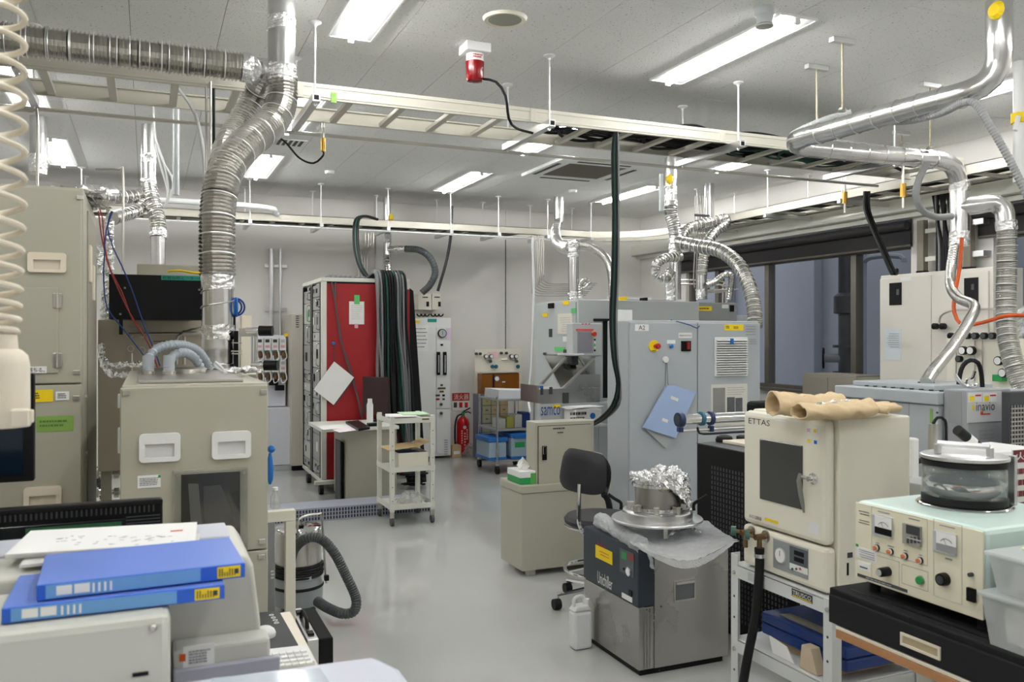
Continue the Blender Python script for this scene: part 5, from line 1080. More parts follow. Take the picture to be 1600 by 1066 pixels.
# extinguisher, sign, box
EX, EY = PY(723.5, 700, 10.28).x, 10.28
a = T('fire_extinguisher', 'red fire extinguisher on the floor under its red and white sign', 'fire extinguisher', (EX, EY, 0))
MB().lathe((EX, EY, .01), [(.07,0),(.08,.01),(.08,.40),(.07,.44),(.03,.475),(.022,.49)], 24).obj('cylinder', mat('extinguisher red', s(196,22,30), .22), a, smooth=True)
MB().lathe((EX, EY, .50), [(.022,0),(.024,.03),(.018,.05)], 14).obj('valve', bgreen, a, smooth=True)
MB().tube(spline([(EX,EY,.55),(EX+.04,EY-.02,.575),(EX+.09,EY-.02,.60)], .02), .009, 6).obj('upper_lever', black, a); MB().tube(spline([(EX+.02,EY,.54),(EX+.06,EY-.02,.55),(EX+.1,EY-.02,.53)], .02), .008, 6).obj('lower_lever', black, a)
MB().tube(spline([(EX-.02,EY,.52),(EX-.08,EY-.02,.5),(EX-.115,EY-.03,.40),(EX-.12,EY-.03,.22),(EX-.115,EY-.03,.17)], .02), .011, 8).obj('hose', rubber, a, smooth=True); MB().cyl((EX-.115,EY-.03,.17), (EX-.11,EY-.03,.11), .014, .022).obj('nozzle', rubber, a, smooth=True)
MB().lathe((EX-.005, EY-.079, .36), [(.022,0),(.022,-.003)], 16, 'y').obj('round_label', mint, a); marks('print', paper, a, 'Y', EY-.078, EX-.05, EX-.035, .15, .33, 6, fill=.6); marks('print', paper, a, 'Y', EY-.078, EX+.02, EX+.035, .2, .34, 5, fill=.6); marks('print', cream, a, 'Y', EY-.08, EX-.014, EX+.01, .12, .3, 5, fill=.5)
a = T('extinguisher_sign', 'red and white Japanese fire extinguisher sign on the back wall', 'sign', PY(719, 641, YB)); c_ = YB-.004
plate('sign_board', paper, a, 'Y', YB-.002, 706, 614, 734, 641, .006); plate('red_field', huber_red, a, 'Y', YB-.008, 706.5, 614.5, 733.5, 626, .001); wpx('消火器', paper, a, 'Y', YB-.009, 709, 616, 732, 624.5, off=.002)
for k in range(3): plate('pictogram', (ink, huber_red, huber_red)[k], a, 'Y', YB-.008, 709+k*8.5, 629, 714+k*8.5, 637, .001)
q = PY(710, 712, 10.15); a = T('cardboard_box', 'small brown cardboard box on the floor beside the white cabinet', 'box', (q.x, 10.2, 0)); bx('carton', card, a, x1+.02, x1+.14, 10.1, 10.3, .001, .15, .002); bx('label', paper, a, x1+.04, x1+.12, 10.098, 10.1, .04, .08, 0)
tag(crumple(lambda u, v: (EX-.06+.18*u, 10.05+.15*v, .02+.14*math.sin(u*3.1)*math.sin(v*3.1)), 14, 12, .03, 5).obj('plastic_bag', clearp), 'clear plastic bag crumpled on the floor by the extinguisher', 'bag')
# ------------------------------------------------------------------ regulator stand
SY = 10.15; x0, x1 = PY(744,600,SY).x, PY(817,600,SY).x
a = T('regulator_stand', 'cream stand with gas regulators above an amber plastic box', 'gas stand', ((x0+x1)/2, 10.2, 0))
zt, zm = PY(770,546,SY).z, PY(770,580,SY).z
bx('board', cream, a, x0, x1, SY+.05, SY+.07, zm, zt, .003)
for px in (746, 814): x = PY(px, 600, SY).x; bx('leg', cream, a, x-.022, x+.022, SY+.02, SY+.048, 0, zm, .003)
bx('leg', cream, a, PY(750,600,SY).x, PY(754,600,SY).x, SY-.05, SY-.01, 0, .8, .003)
bx('crossbar', cream, a, x0+.03, x1-.03, SY+.02, SY+.048, zm-.03, zm-.001, .003)
for i, (px, py) in enumerate(((745,553),(751,553),(760,557),(768,557),(784,552),(792,552),(800,557),(807,557),(767,565),(808,565))):
    q = PY(px, py, SY); big = i in (2,3,6,7); r_ = .028 if big else .018
    gg = MB().lathe((q.x, SY+.03, q.z), [(r_,0),(r_,-.03),(r_*.8,-.032)], 16, 'y').obj('pressure_gauge' if big else 'valve_knob', darkg, a, smooth=True)
    if big: MB().lathe((q.x, SY-.003, q.z), [(r_*.78,0),(r_*.78,-.002)], 16, 'y').obj('dial', paper, gg)
for px, py in ((770,573),(776,573),(810,573)): q = PY(px, py, SY); MB().lathe((q.x, SY+.03, q.z), [(.022,0),(.026,-.02),(.02,-.035)], 14, 'y').obj('blue_valve', mat('teal knob', s(34,96,120), .4), a, smooth=True)
for px in (764, 789, 803): q = PY(px, 562, SY); MB().cyl((q.x-.04, SY+.03, q.z), (q.x+.05, SY+.03, q.z), .009, n=8).obj('manifold', steel, a, smooth=True)
plate('pink_tag', mat('pale pink tag', s(238,196,204), .7), a, 'Y', SY+.05, 762, 550, 778, 560, .003)
q0, q1 = PY(752, 584, 10.0), PY(811, 616, 10.0)
a = T('amber_box', 'amber transparent acrylic box mounted under the regulators', 'box', ((q0.x+q1.x)/2, 10.05, q1.z)); bx('acrylic_case', amber, a, q0.x, q1.x, 9.99, 10.14, q1.z, q0.z, .006)
bx('lid_strip', steel, a, q0.x+.02, q1.x-.02, 9.98, 10.13, q0.z+.001, q0.z+.012, .002); q = PY(776, 592, 9.98); MB().lathe((q.x, 9.988, q.z), [(.034,0),(.034,-.02),(.028,-.022)], 18, 'y').obj('gauge', chrome, a, smooth=True); MB().lathe((q.x, 9.965, q.z), [(.027,0),(.027,-.001)], 18, 'y').obj('dial', paper, a); bx('tag', paper, a, q.x+.08, q.x+.12, 9.985, 9.989, q.z-.05, q.z-.035, 0); bx('inner_block', black, a, q.x-.05, q.x-.03, 9.983, 9.989, q1.z+.01, q0.z-.01, 0)
cable('panel_line', 'thin dark line running down the wall joint to the regulators', darkg, [PY(790,375,YB-.07), PY(790,460,YB-.07), PY(790,546,YB-.14), PY(790,556,YB-.22)], .006, 'pipe')
# drawers behind the wire trolley
a = T('drawer_tower', 'stack of translucent plastic drawers behind the wire trolley', 'drawers', (PY(770,700,9.6).x, 9.8, 0)); x0, x1 = PY(757,700,9.6).x, PY(800,700,9.6).x
bx('shell', mat('smoky violet plastic', s(120,122,142), .25, alpha=.75), a, x0, x1, 9.72, 10.0, .01, .80, .004)
for r_ in range(7):
    for k in range(3): xx = x0+.01+k*(x1-x0-.02)/3; d_ = bx('drawer', (MATS['smoky violet plastic'], mat('clear drawer %d' % (r_*3+k), s(150+10*k,148,158-8*r_), .3))[1], a, xx+.003, xx+(x1-x0-.02)/3-.003, 9.69, 9.719, .025+r_*.108, .125+r_*.108, .003); bx('drawer_pull', darkg if (r_+k) % 3 else orange, d_, xx+.04, xx+.07, 9.682, 9.69, .07+r_*.108, .082+r_*.108, 0)
# wire trolley
a = T('wire_trolley', 'chrome wire shelf trolley with storage boxes near the back', 'trolley', (3.75, 8.9, 0)); x0, x1, y0, y1 = PY(777,700,8.7).x, PY(835,700,8.7).x, 8.7, 9.25
for x in (x0, x1):
    for y in (y0, y1): MB().cyl((x,y,.11), (x,y,.85), .012, n=10).obj('post', chrome, a, smooth=True); MB().lathe((x,y,.045), [(.045,-.014),(.045,.014)], 16, 'x').obj('caster', rubber, a, smooth=True); bx('caster_fork', steel, a, x-.02, x+.02, y-.015, y+.015, .09, .109, .002)
for z in (.80, .47, .13):
    bx('shelf', midgrey, a, x0-.01, x1+.01, y0-.01, y1+.01, z, z+.02, .003)
tag(MB().prism([(x0+.02,.822),(x1+.12,.822),(x1+.12,.90),(x0+.03,.925)], 'y', y0+.02, y1-.1).obj('packing_box', mat('white carton', s(222,224,228), .6), bev=.003), 'flat white packing box on top of the wire trolley', 'box')
for k, (xa, xb, ya, zb, zt_, l) in enumerate(((x0-.1+.0, x0+.13, y0+.02, .152, .40, 'blue rimmed clear storage box on the left of the trolley bottom shelf'), (x0+.16, x1+.02, y0-.0, .152, .44, 'larger clear storage box with a blue lid and green label'))):
    b0 = T('storage_box', l, 'storage box', ((xa+xb)/2, ya+.2, zb), 'blue lidded storage boxes'); bx('tub', mat('clear blue tub %d' % k, s(176,196,212), .3, alpha=.85), b0, xa+.012, xb-.012, ya, ya+.4, zb, zt_-.05, .01); bx('lid', bluep, b0, xa, xb, ya-.01, ya+.41, zt_-.049, zt_, .008); bx('base_rim', bluep, b0, xa+.006, xb-.006, ya-.004, ya+.404, zb-.0, zb+.03, .004)
    if k: bx('green_label', bgreen, b0, xa+.05, xa+.17, ya-.003, ya, .28, .34, 0); bx('handle_clip', bluep, b0, xa+.03, xb-.03, ya-.025, ya-.011, zt_-.06, zt_-.02, .004)
for k in range(4): xx = x0+.04+k*.1; tag(bx('parts_bin', (frost, mat('olive parts', s(150,150,70), .6), frost, navy)[k], None, xx, xx+.085, y0+.06, y0+.25, .4915, .60+.02*k, .006), ('frosted bin at the left of the trolley middle shelf', 'olive tinted bin on the trolley middle shelf', 'second frosted bin on the trolley middle shelf', 'dark blue bin at the right of the trolley middle shelf')[k], 'bin', 'bins on the middle shelf')
# ------------------------------------------------------------------ process machine (centre)
a = T('process_machine', 'light grey process machine with a touch panel and steel hopper at centre', 'machine', (3.6, 6.9, 0))
SZ = 1.837
bx('main_cabinet', ltgrey, a, 3.44, 4.7, 6.6, 7.5, .05, SZ, .006); bx('side_door', ltgrey, a, 3.43, 3.439, 6.63, 7.47, .9, SZ-.02, .002)
mpl = lambda n_, m_, x0, y0, x1, y1, th=.004: plate(n_, m_, a, 'X', 3.43, x0, y0, x1, y1, th)
mpl('yellow_sticker', yel, 848, 489.5, 856, 495); mpl('yellow_sticker', yel, 880, 470, 889, 476.5); mpl('paper_note', mat('aged paper', s(222,218,205), .8), 872, 490, 894, 522); mpl('green_tape', grn, 893, 482, 900, 490); mpl('green_tape', grn, 867, 542.5, 883, 549); mpl('oval_logo', darkg, 858, 514, 863, 527); mpl('latch', black, 859, 474, 866, 482, .02); mpl('small_sticker', white, 880, 526, 887, 534); mpl('lock', darkg, 850, 551, 854, 555, .01)
mpx('print', inkl, a, 'X', 3.43, 875, 495, 892, 519, 7, 3, off=.006, fill=.15)
MB().prism([(2.90,6.2),(3.42,6.2),(3.42,7.3),(3.37,7.3)], 'z', .05, .975).obj('lower_unit', ltgrey, a, .004); bx('lower_unit_right', ltgrey, a, 3.421, 3.9, 6.2, 6.59, .05, .975, .006)
q0 = PY(845,635,6.2); q1 = PY(875,648,6.2); wl_ = mat('logo blue', s(24,70,150), .5)
plate('nameplate', ltgrey, a, 'Y', 6.2, 843.5, 633, 876, 650, .002); wpx('samco', wl_, a, 'Y', 6.2, 845, 636, 875, 648.5, off=.004)
plate('yellow_sticker', yel, a, 'Y', 6.2, 864, 632.5, 875, 637.5, .004)
# steel hood: sloped left cheek, flat front, tray
X0, X1 = PY(843,600,6.2).x, PY(938,600,6.2).x; ZT = PY(930,585,6.2).z
bx('hood_front', brush, a, X0, X1, 6.2, 6.24, .978, PY(930,606,6.2).z, .002)
g = MB().prism([(X0+.24, PY(930,606,6.2).z+.001), (X1, PY(930,606,6.2).z+.001), (X1, ZT), (X0+.37, ZT)], 'y', 6.2, 6.23); g.obj('hood_upper_front', brush, a)
g = MB().prism([(6.24,.978),(6.58,.978),(6.58,ZT+.16),(6.24,PY(930,606,6.2).z)], 'x', X1-.02, X1); g.obj('hood_cheek', brush, a); bx('hood_left_cheek', brush, a, X0, X0+.02, 6.245, 6.58, .978, 1.12, .002)
g = MB().prism([(6.27,1.10),(6.56,1.34),(6.56,1.35),(6.27,1.11)], 'x', X0+.22, X1-.03); g.obj('sloped_plate', brush, a)
MB().prism([(PY(876,606,6.22).x, 1.10), (PY(881,606,6.22).x, 1.10), (PY(927,561,6.22).x, 1.335), (PY(922,561,6.22).x, 1.335)], 'y', 6.18, 6.199).obj('diagonal_bar', steel, a)
g = MB().prism([(X0+.10,1.12),(X0+.33,1.34),(X0+.35,1.34),(X0+.13,1.12)], 'y', 6.4, 6.43).obj('diagonal_bar', steel, a)
bx('load_tray', alu, a, X0+.2, X0+.45, 6.28, 6.5, 1.355, 1.375, .01)
plate('black_latch', darkg, a, 'Y', 6.2, 858, 605, 862.5, 616, .01); plate('black_latch', darkg, a, 'Y', 6.2, 879, 614, 888, 630, .01); plate('black_latch', darkg, a, 'Y', 6.2, 844.5, 606, 848, 617, .01); plate('blue_tag', bluep, a, 'Y', 6.2, 843, 603, 848, 606.5, .012); plate('white_tag', paper, a, 'Y', 6.2, 849, 604, 858, 608, .004)
q0, q1 = PY(895,505,6.3), PY(941,556,6.3); bx('control_console', ltgrey, a, q0.x, q1.x, 6.3, 6.42, q1.z, q0.z, .008); bx('console_column', ltgrey, a, PY(930,560,6.33).x, PY(942,560,6.33).x, 6.33, 6.6, 1.0, q1.z-.001, .004); bx('console_arm', darkg, a, q0.x+.06, q0.x+.12, 6.43, 6.6, q1.z-.08, q1.z+.05, .003)
plate('screen_frame', midgrey, a, 'Y', 6.3, 902, 517, 927, 552, .004); plate('touch_screen', lcd, a, 'Y', 6.296, 904, 519.5, 925, 550, .003); plate('red_strip', mat('coral strip', s(214,92,92), .5), a, 'Y', 6.3, 900, 514, 927, 517.5, .005)
MB().lathe((PY(927,522,6.3).x, 6.3, PY(927,522,6.3).z), [(.024,0),(.024,-.006)], 18, 'y').obj('yellow_collar', yel, a); MB().lathe((PY(926,522,6.3).x, 6.294, PY(926,522,6.3).z), [(.012,0),(.012,-.02),(.02,-.022),(.018,-.035)], 16, 'y').obj('emergency_stop', huber_red, a, smooth=True)
for k, m_ in enumerate((black, white, grn, white, black)): q = PY(929, 531+k*4.2, 6.3); MB().lathe((q.x, 6.3, q.z), [(.008,0),(.008,-.008)], 10, 'y').obj('button', m_, a)
for k in range(3): plate('red_tag', huber_red, a, 'Y', 6.3, 909+k*5, 505.5, 912+k*5, 507, .003)
plate('open_bay', blackm, a, 'Y', 6.6, 942, 500, 951, 660, .004); plate('black_hood_edge', black, a, 'Y', 6.6, 927, 498, 951, 502, .03)
a = T('paper_box', 'white printed box and loose papers on the centre machine ledge', 'box', (3.4, 6.4, .98)); q0 = PY(886,650,6.1)
tag(bx('support_ledge', ltgrey, None, PY(880,660,6.05).x, PY(943,660,6.05).x, 5.95, 6.19, .80, .815, .002), 'narrow grey ledge on the front of the centre machine', 'ledge')
bx('box_body', white, a, PY(884,650,6.05).x+.05, PY(927,650,6.05).x+.03, 5.97, 6.18, .816, PY(900,640,6.0).z, .003); marks('print', ink, a, 'Y', 5.97, PY(888,650,6.0).x, PY(915,650,6.0).x, .85, .93, 2); MB().lathe((PY(931,649,5.97).x-.03, 5.968, PY(931,649,6.0).z), [(.024,0),(.024,-.003)], 16, 'y').obj('blue_dot', bluep, a)
for k in range(3): MB().box(-.13, .13, -.09, .09, 0, .003, Matrix.Translation((PY(912,640,6.05).x-.02+.02*k, 6.08, PY(900,640,6.0).z+.002+.006*k)) @ Matrix.Rotation(.2*k-.2, 4, 'Z')).obj('sheet', paper, a)
tag(bx('side_shelf', white, None, 2.86, 3.05, 5.55, 5.9, .60, .64, .003), 'white shelf board in the gap left of the A2 cabinet', 'shelf'); tag(bx('shelf_post', darkg, None, 2.90, 3.02, 5.58, 5.88, 0, .599, .003), 'dark panel under the white shelf left of the A2 cabinet', 'panel'); tag(bx('red_mat', red, None, 2.87, 3.04, 5.6, 5.85, .641, .65, .002), 'dark red mat on the white shelf left of the A2 cabinet', 'mat')
# ------------------------------------------------------------------ machine behind A2
a = T('process_machine', 'grey machine tops with yellow stickers showing above the A2 cabinet', 'machine', (5.0, 7.6, 0))
bz = 1.85
bx('dark_front_block', midgrey, a, 4.72, 5.44, 7.0, 7.6, .05, bz, .006); bx('side_block', ltgrey, a, 4.70, 4.719, 7.02, 7.98, .05, bz-.01, .003); bx('rear_block', ltgrey, a, 4.64, 5.3, 8.0, 8.7, .05, bz+.07, .006); bx('right_block', ltgrey, a, 5.45, 5.75, 7.1, 7.6, .05, bz-.12, .006)
mp2 = lambda n_, m_, x0, y0, x1, y1: plate(n_, m_, a, 'X', 4.70, x0, y0, x1, y1, .004)
mp2('yellow_sticker', yel, 1018, 481, 1031, 488); plate('yellow_sticker', yel, a, 'X', 4.64, 967, 464, 980, 470, .004); plate('latch', black, a, 'X', 4.64, 1002, 465.5, 1012, 472, .02); plate('yellow_sticker', yel, a, 'Y', 7.0, 1091, 478.5, 1112, 486, .003); mpx('print', ink, a, 'Y', 7.0, 1093, 480, 1110, 484.5, 1, 3, off=.004); plate('white_sticker', paper, a, 'Y', 7.0, 1128, 476, 1138, 482, .003); plate('black_switch', black, a, 'Y', 7.0, 1140, 477, 1146, 487, .012)
bx('white_backboard', white, a, 4.635, 5.2, 8.2, 8.21, bz+.071, bz+.1, .001)
bx('pipe_rack_left', steel, a, 4.8, 4.815, 7.2, 7.215, bz+.001, bz+.2, 0)
for k in range(2): MB().tube(spline([(4.80, 7.3, bz+.001), (4.80, 7.3, bz+.16+.04*k), (4.84, 7.3, bz+.19+.04*k), (5.35, 7.15, bz+.19+.04*k), (5.42-.04*k, 7.15, bz+.14+.04*k), (5.42-.04*k, 7.15, bz+.001)], .03), .009, 6).obj('bent_gas_line', steel, a, smooth=True)
a = T('notice_board', 'small white board standing at the left rear of the A2 cabinet', 'board', (3.3, 5.9, 1.65)); q0, q1 = PY(966,484,5.45), PY(988,502,5.45); bx('panel', white, a, q0.x, q1.x, 5.45, 5.46, 1.632, q0.z, .002)
# ------------------------------------------------------------------ A2 cabinet
AX, AY, AX1, AZ = 3.10, 5.17, 4.235, 1.63
a = T('control_cabinet', 'large blue grey A2 control cabinet with emergency stop and louvred vent', 'cabinet', (3.67, 5.4, 0))
bx('body', ltgrey2, a, AX, AX1, AY+.022, AY+.32, .1, AZ, .008); bx('plinth', midgrey, a, AX+.02, AX1-.02, AY+.05, AY+.3, 0, .099, .003)
xs_ = PY(1090, 600, AY).x
dl_ = bx('door', ltgrey2, a, AX+.004, xs_-.003, AY, AY+.02, .11, AZ-.015, .005); dr = bx('door', ltgrey2, a, xs_+.003, AX1-.004, AY, AY+.02, .11, AZ-.015, .005)
plate('label_plate', paper, a, 'Y', AY, 992, 507, 1013.5, 517.5); wpx('A2', ink, a, 'Y', AY, 997.5, 508.5, 1007.5, 515.5)
q = PY(1021.5, 541, AY); MB().lathe((q.x, AY, q.z), [(.042,0),(.042,-.006)], 28, 'y').obj('stop_disc', yel, a); marks('print', ink, a, 'Y', AY, q.x-.02, q.x+.02, q.z-.037, q.z-.028, 1, off=.008); MB().lathe((q.x+.006, AY-.006, q.z), [(.012,0),(.012,-.03),(.02,-.033),(.021,-.045),(.015,-.055)], 20, 'y').obj('emergency_stop', huber_red, a, smooth=True)
q = PY(1048.5, 541, AY); MB().lathe((q.x, AY, q.z), [(.014,0),(.014,-.014),(.009,-.018)], 16, 'y').obj('blue_button', bluep, a, smooth=True); plate('button_label', white, a, 'Y', AY, 1042, 531.5, 1055, 537); 
plate('switch_label', white, a, 'Y', AY, 1060, 520, 1081, 528.5); wpx('MAIN SWITCH', ink, a, 'Y', AY, 1061.5, 523, 1079.5, 526)
plate('main_switch', black, a, 'Y', AY, 1064, 533, 1078.5, 549, .012, .002); plate('switch_knob', mat('dark red knob', s(140,24,22), .4), a, 'Y', AY-.012, 1072, 535, 1076, 546, .02, .002)
MB().lathe((PY(1039,562,AY).x, AY, PY(1039,562,AY).z), [(.023,0),(.023,-.015),(.014,-.018)], 20, 'y').obj('white_hook_disc', white, a, smooth=True)
q0, q1 = PY(1115.5, 527, AY), PY(1167, 587.5, AY); bx('vent_panel', white, a, q0.x, q1.x, AY-.012, AY, q1.z, q0.z, .004)
n_ = 15; hh = (q0.z-q1.z-.03)/n_
for k in range(n_): z = q1.z+.018+k*hh; MB().prism([(AY-.013, z), (AY-.032, z+.002), (AY-.030, z+.007), (AY-.013, z+hh*.62)], 'x', q0.x+.012, q1.x-.012).obj('louvre', white, a)
for k in range(n_): z = q1.z+.018+k*hh; bx('louvre_gap', darkg, a, q0.x+.015, q1.x-.015, AY-.0135, AY-.012, z-.004, z-.0005, 0)
plate('blue_lock', bluep, a, 'Y', AY-.032, 1141, 529, 1146, 538, .005, .001); plate('yellow_sticker', yel, a, 'Y', AY, 1132, 507, 1161.5, 516.5); mpx('print', ink, a, 'Y', AY, 1134, 509, 1140, 514, 2, 3); mpx('print', ink, a, 'Y', AY, 1146, 510, 1154, 514, 2, 5); mpx('grey_print', inkl, a, 'Y', AY, 1165, 508, 1182, 525, 4, 9, fill=.25); mpx('grey_print', inkl, a, 'Y', AY, 1171, 529, 1184, 539, 3, 19, fill=.3)
plate('notice_sheet', mat('aged notice', s(216,214,204), .7), a, 'Y', AY, 1111, 601, 1167.5, 664); plate('printed_photo', mat('colour photo print', s(140,138,134), .4, var=.25, vscale=12), a, 'Y', AY-.002, 1114, 606.5, 1133, 649, .001); plate('small_photo', photo1, a, 'Y', AY-.002, 1136, 621, 1148, 655, .001); plate('small_photo', photo1, a, 'Y', AY-.002, 1149, 622, 1160, 654, .001); mpx('print', inkl, a, 'Y', AY, 1136, 604, 1164, 618, 4, 4, fill=.2)
pc = [PY(x, y, AY-.03) for x, y in ((1041.5,602.5), (1052,602.5), (1087,613), (1055,685), (1004.5,668.5))]
f = T('hanging_folder', 'pale blue paper folder hanging tilted from a hook on the A2 cabinet', 'folder', pc[0]); MB().prism([(p.x, p.z) for p in pc], 'y', AY-.04, AY-.02).obj('cover', bluel, f, .002)
pc2 = [PY(x, y, AY-.015) for x, y in ((1006,668), (1055,684), (1084,648), (1082,655), (1040,701))]; MB().prism([(p.x, p.z) for p in (pc2[0], pc2[4], pc2[3], pc2[1])], 'y', AY-.019, AY-.006).obj('clear_sleeve', frost, f)
for pp in (((1044,619),(1063,627)), ((1032,654),(1046,660))):
    c0, c1 = PY(*pp[0], AY-.04), PY(*pp[1], AY-.04); cc_ = (c0+c1)/2; MB().box(-.034 if pp[0][0] > 1040 else -.024, .034 if pp[0][0] > 1040 else .024, -.002, 0, -.011, .011, Matrix.Translation((cc_.x, AY-.0405, cc_.z)) @ Matrix.Rotation(.35, 4, 'Y')).obj('white_label', paper, f)
for k in range(2): MB().cyl(PY(1040+k*2,567,AY-.012), PY(1040+k*4,603,AY-.03), .002, n=5).obj('string', darkg, f)
cable('blue_wire', 'thin blue wire curling over the top edge of the A2 cabinet', bluewire, [PY(1048,500,AY+.2), PY(1060,503,AY-.01), PY(1078,508,AY-.015), PY(1089,513,AY-.02), PY(1093,509,AY-.02)], .0035, 'wire')
# ------------------------------------------------------------------ pedestal cabinet, wall box on it, tissues
a = T('floor_cabinet', 'low beige grey cabinet with a thick top standing left of the A2 cabinet', 'cabinet', (2.5, 5.15, 0))
px0, py0_, px1_, py1_ = 2.155, 4.90, 2.80, 5.26; z1 = 1.52-(760-525)*5.36/1335
bx('body', grey, a, px0+.008, px1_-.008, py0_+.008, py1_, .04, z1-.05, .003); bx('top_slab', grey, a, px0, px1_, py0_, py1_+.005, z1-.049, z1, .005)
for x in (px0+.06, px1_-.12): bx('levelling_foot', steel, a, x, x+.05, py0_+.03, py0_+.08, 0, .039, .002)
a = T('breaker_box', 'beige steel breaker box with a black handle standing on the low cabinet', 'box', (2.45, 5.0, z1))
b0, b1 = PY(838, 660, 4.94), PY(928, 660, 4.94); zt = PY(838, 661, 4.94).z
bx('housing', grey, a, b0.x, b1.x, 4.953, 5.10, z1+.001, zt, .004); bx('door_frame', grey, a, b0.x, b1.x, 4.94, 4.952, z1+.001, zt, .003)
q0, q1 = PY(842,667,4.93), PY(923,753,4.93); bx('door_gap', black, a, q0.x-.003, q1.x+.003, 4.938, 4.9405, q1.z-.003, q0.z+.003, 0); dd = bx('door', grey, a, q0.x, q1.x, 4.93, 4.938, q1.z, q0.z, .002)
bx('handle', black, dd, PY(847,697,4.93).x, PY(854,697,4.93).x, 4.922, 4.930, PY(850,719,4.93).z, PY(850,697,4.93).z, .002); bx('lever', chrome, a, PY(848.5,700,4.92).x, PY(852.5,700,4.92).x, 4.912, 4.9215, PY(850,710,4.92).z, PY(850,698,4.92).z, .001)
mpx('handwriting', ink, a, 'Y', 4.93, 864, 667, 886, 672, 1, 3, off=.002); mpx('handwriting', ink, a, 'Y', 4.93, 871, 674, 880, 678, 1, 6, off=.002)
a = T('tissue_box', 'white and green tissue box with a tissue sticking up on the low cabinet', 'tissue box', (2.2, 5.02, z1)); q0 = PY(795, 750, 4.99).x
bx('carton_upper', white, a, px0+.012, px0+.135, 4.95, 5.16, z1+.042, z1+.082, .002); bx('carton_lower', bgreen, a, px0+.012, px0+.135, 4.95, 5.16, z1+.001, z1+.041, .002)
bx('green_end', mat('leaf green', s(90,170,80), .5), a, px0+.085, px0+.136, 4.948, 4.9499, z1+.002, z1+.07, 0)
crumple(lambda u, v: (px0+.03+.08*u+.02*v, 5.02+.05*v, z1+.083+.075*v*(1-abs(u-.4))), 8, 8, .012, 4).obj('tissue', paper, a)
for pts, l in (([(928,712),(940,716),(949,730),(950,748),(946,764), (944,774)], 'upper thick black hose arc behind the breaker box'), ([(944,772),(950,782),(953,798),(955,815)], 'lower thick black hose arc beside the low cabinet')):
    cable('black_hose', l, rubber, [P(x, y, 5.35 if y < 770 else 5.2) for x, y in pts], .02, 'hose', 'black hose arcs', n=10)
tag(bx('small_grey_box', midgrey, None, PY(926,740,5.15).x+.01, PY(940,740,5.15).x, 5.12, 5.24, z1+.001, z1+.14, .004), 'small grey box behind the right side of the breaker box', 'box')
# ------------------------------------------------------------------ chair
ca = T('office_chair', 'black vinyl chair with chrome frame turned towards the low cabinet', 'chair', (2.36, 4.26, 0))
cx, cy = 2.36, 4.26; bd = Vector((-.80, -.60, 0)).normalized(); sd = Vector((-bd.y, bd.x, 0))
MB().lathe((cx, cy, .47), [(.05,-.03),(.17,-.025),(.20,-.005),(.205,.015),(.19,.035),(.12,.045),(.002,.046)], 32).obj('seat', vinyl, ca, smooth=True)
MB().torus((cx, cy, .452), .203, .006, 'z', 32, 6).obj('seat_rim', chrome, ca, smooth=True)
bc = Vector((cx, cy, 0))+bd*.25; bz0 = .665; g = MB()
Mb = Matrix.Translation((bc.x, bc.y, .785)) @ Matrix(((sd.x, bd.x, 0, 0), (sd.y, bd.y, 0, 0), (0, 0, 1, 0), (0, 0, 0, 1))) @ Matrix.Rotation(.10, 4, 'Y')
def bf(side):
    vs = []
    for j in range(9):
        for i in range(13):
            u = -1+2*i/12; v = -1+2*j/8; w_ = .138-.010*v; r = (abs(u)**4+abs(v)**4)**.25; k = 1/max(r, 1e-6)*max(abs(u), abs(v)) if r > 0 else 1
            x, z = u*w_*k, v*.118*k; edge = max(abs(u), abs(v)); dpt = .022*(1-edge**4)**.5; vs.append(Mb @ Vector((x, side*dpt-.03*(u*u), z)))
    return vs
f0, f1 = bf(1), bf(-1); fs = [[j*13+i, j*13+i+1, (j+1)*13+i+1, (j+1)*13+i] for j in range(8) for i in range(12)]
g.add(f0+f1, fs+[[k+117 for k in reversed(f)] for f in fs]); g.obj('backrest', vinyl, ca, smooth=True)
p0 = bc+Vector((0,0,.68))-bd*.0; g = MB().tube(spline([p0+bd*.02+Vector((0,0,.04)), bc+bd*.03+Vector((0,0,.60)), bc+bd*.02+Vector((0,0,.5)), bc-bd*.08+Vector((0,0,.43)), Vector((cx,cy,.43))], .02), .012, 8); g.obj('back_bar', chrome, ca, smooth=True)
MB().cyl((cx,cy,.10), (cx,cy,.44), .025, n=16).obj('gas_column', chrome, ca, smooth=True); MB().torus((cx,cy,.20), .20, .01, 'z', 32, 8).obj('foot_ring', chrome, ca, smooth=True)
for k in range(5):
    an = .6+k*1.2566; e_ = Vector((cx+.27*math.cos(an), cy+.27*math.sin(an), .075)); MB().tube([Vector((cx,cy,.10)), e_], [.018,.013], 8).obj('star_leg', chrome, ca, smooth=True)
    MB().lathe((e_.x, e_.y, .03), [(.029,-.02),(.03,-.005),(.03,.005),(.029,.02)], 14, 'x').obj('caster', rubber, ca, smooth=True)
for k in (0, 2): an = .6+k*1.2566; MB().cyl((cx+.2*math.cos(an), cy+.2*math.sin(an), .2), (cx, cy, .22), .007, n=6).obj('ring_spoke', chrome, ca)
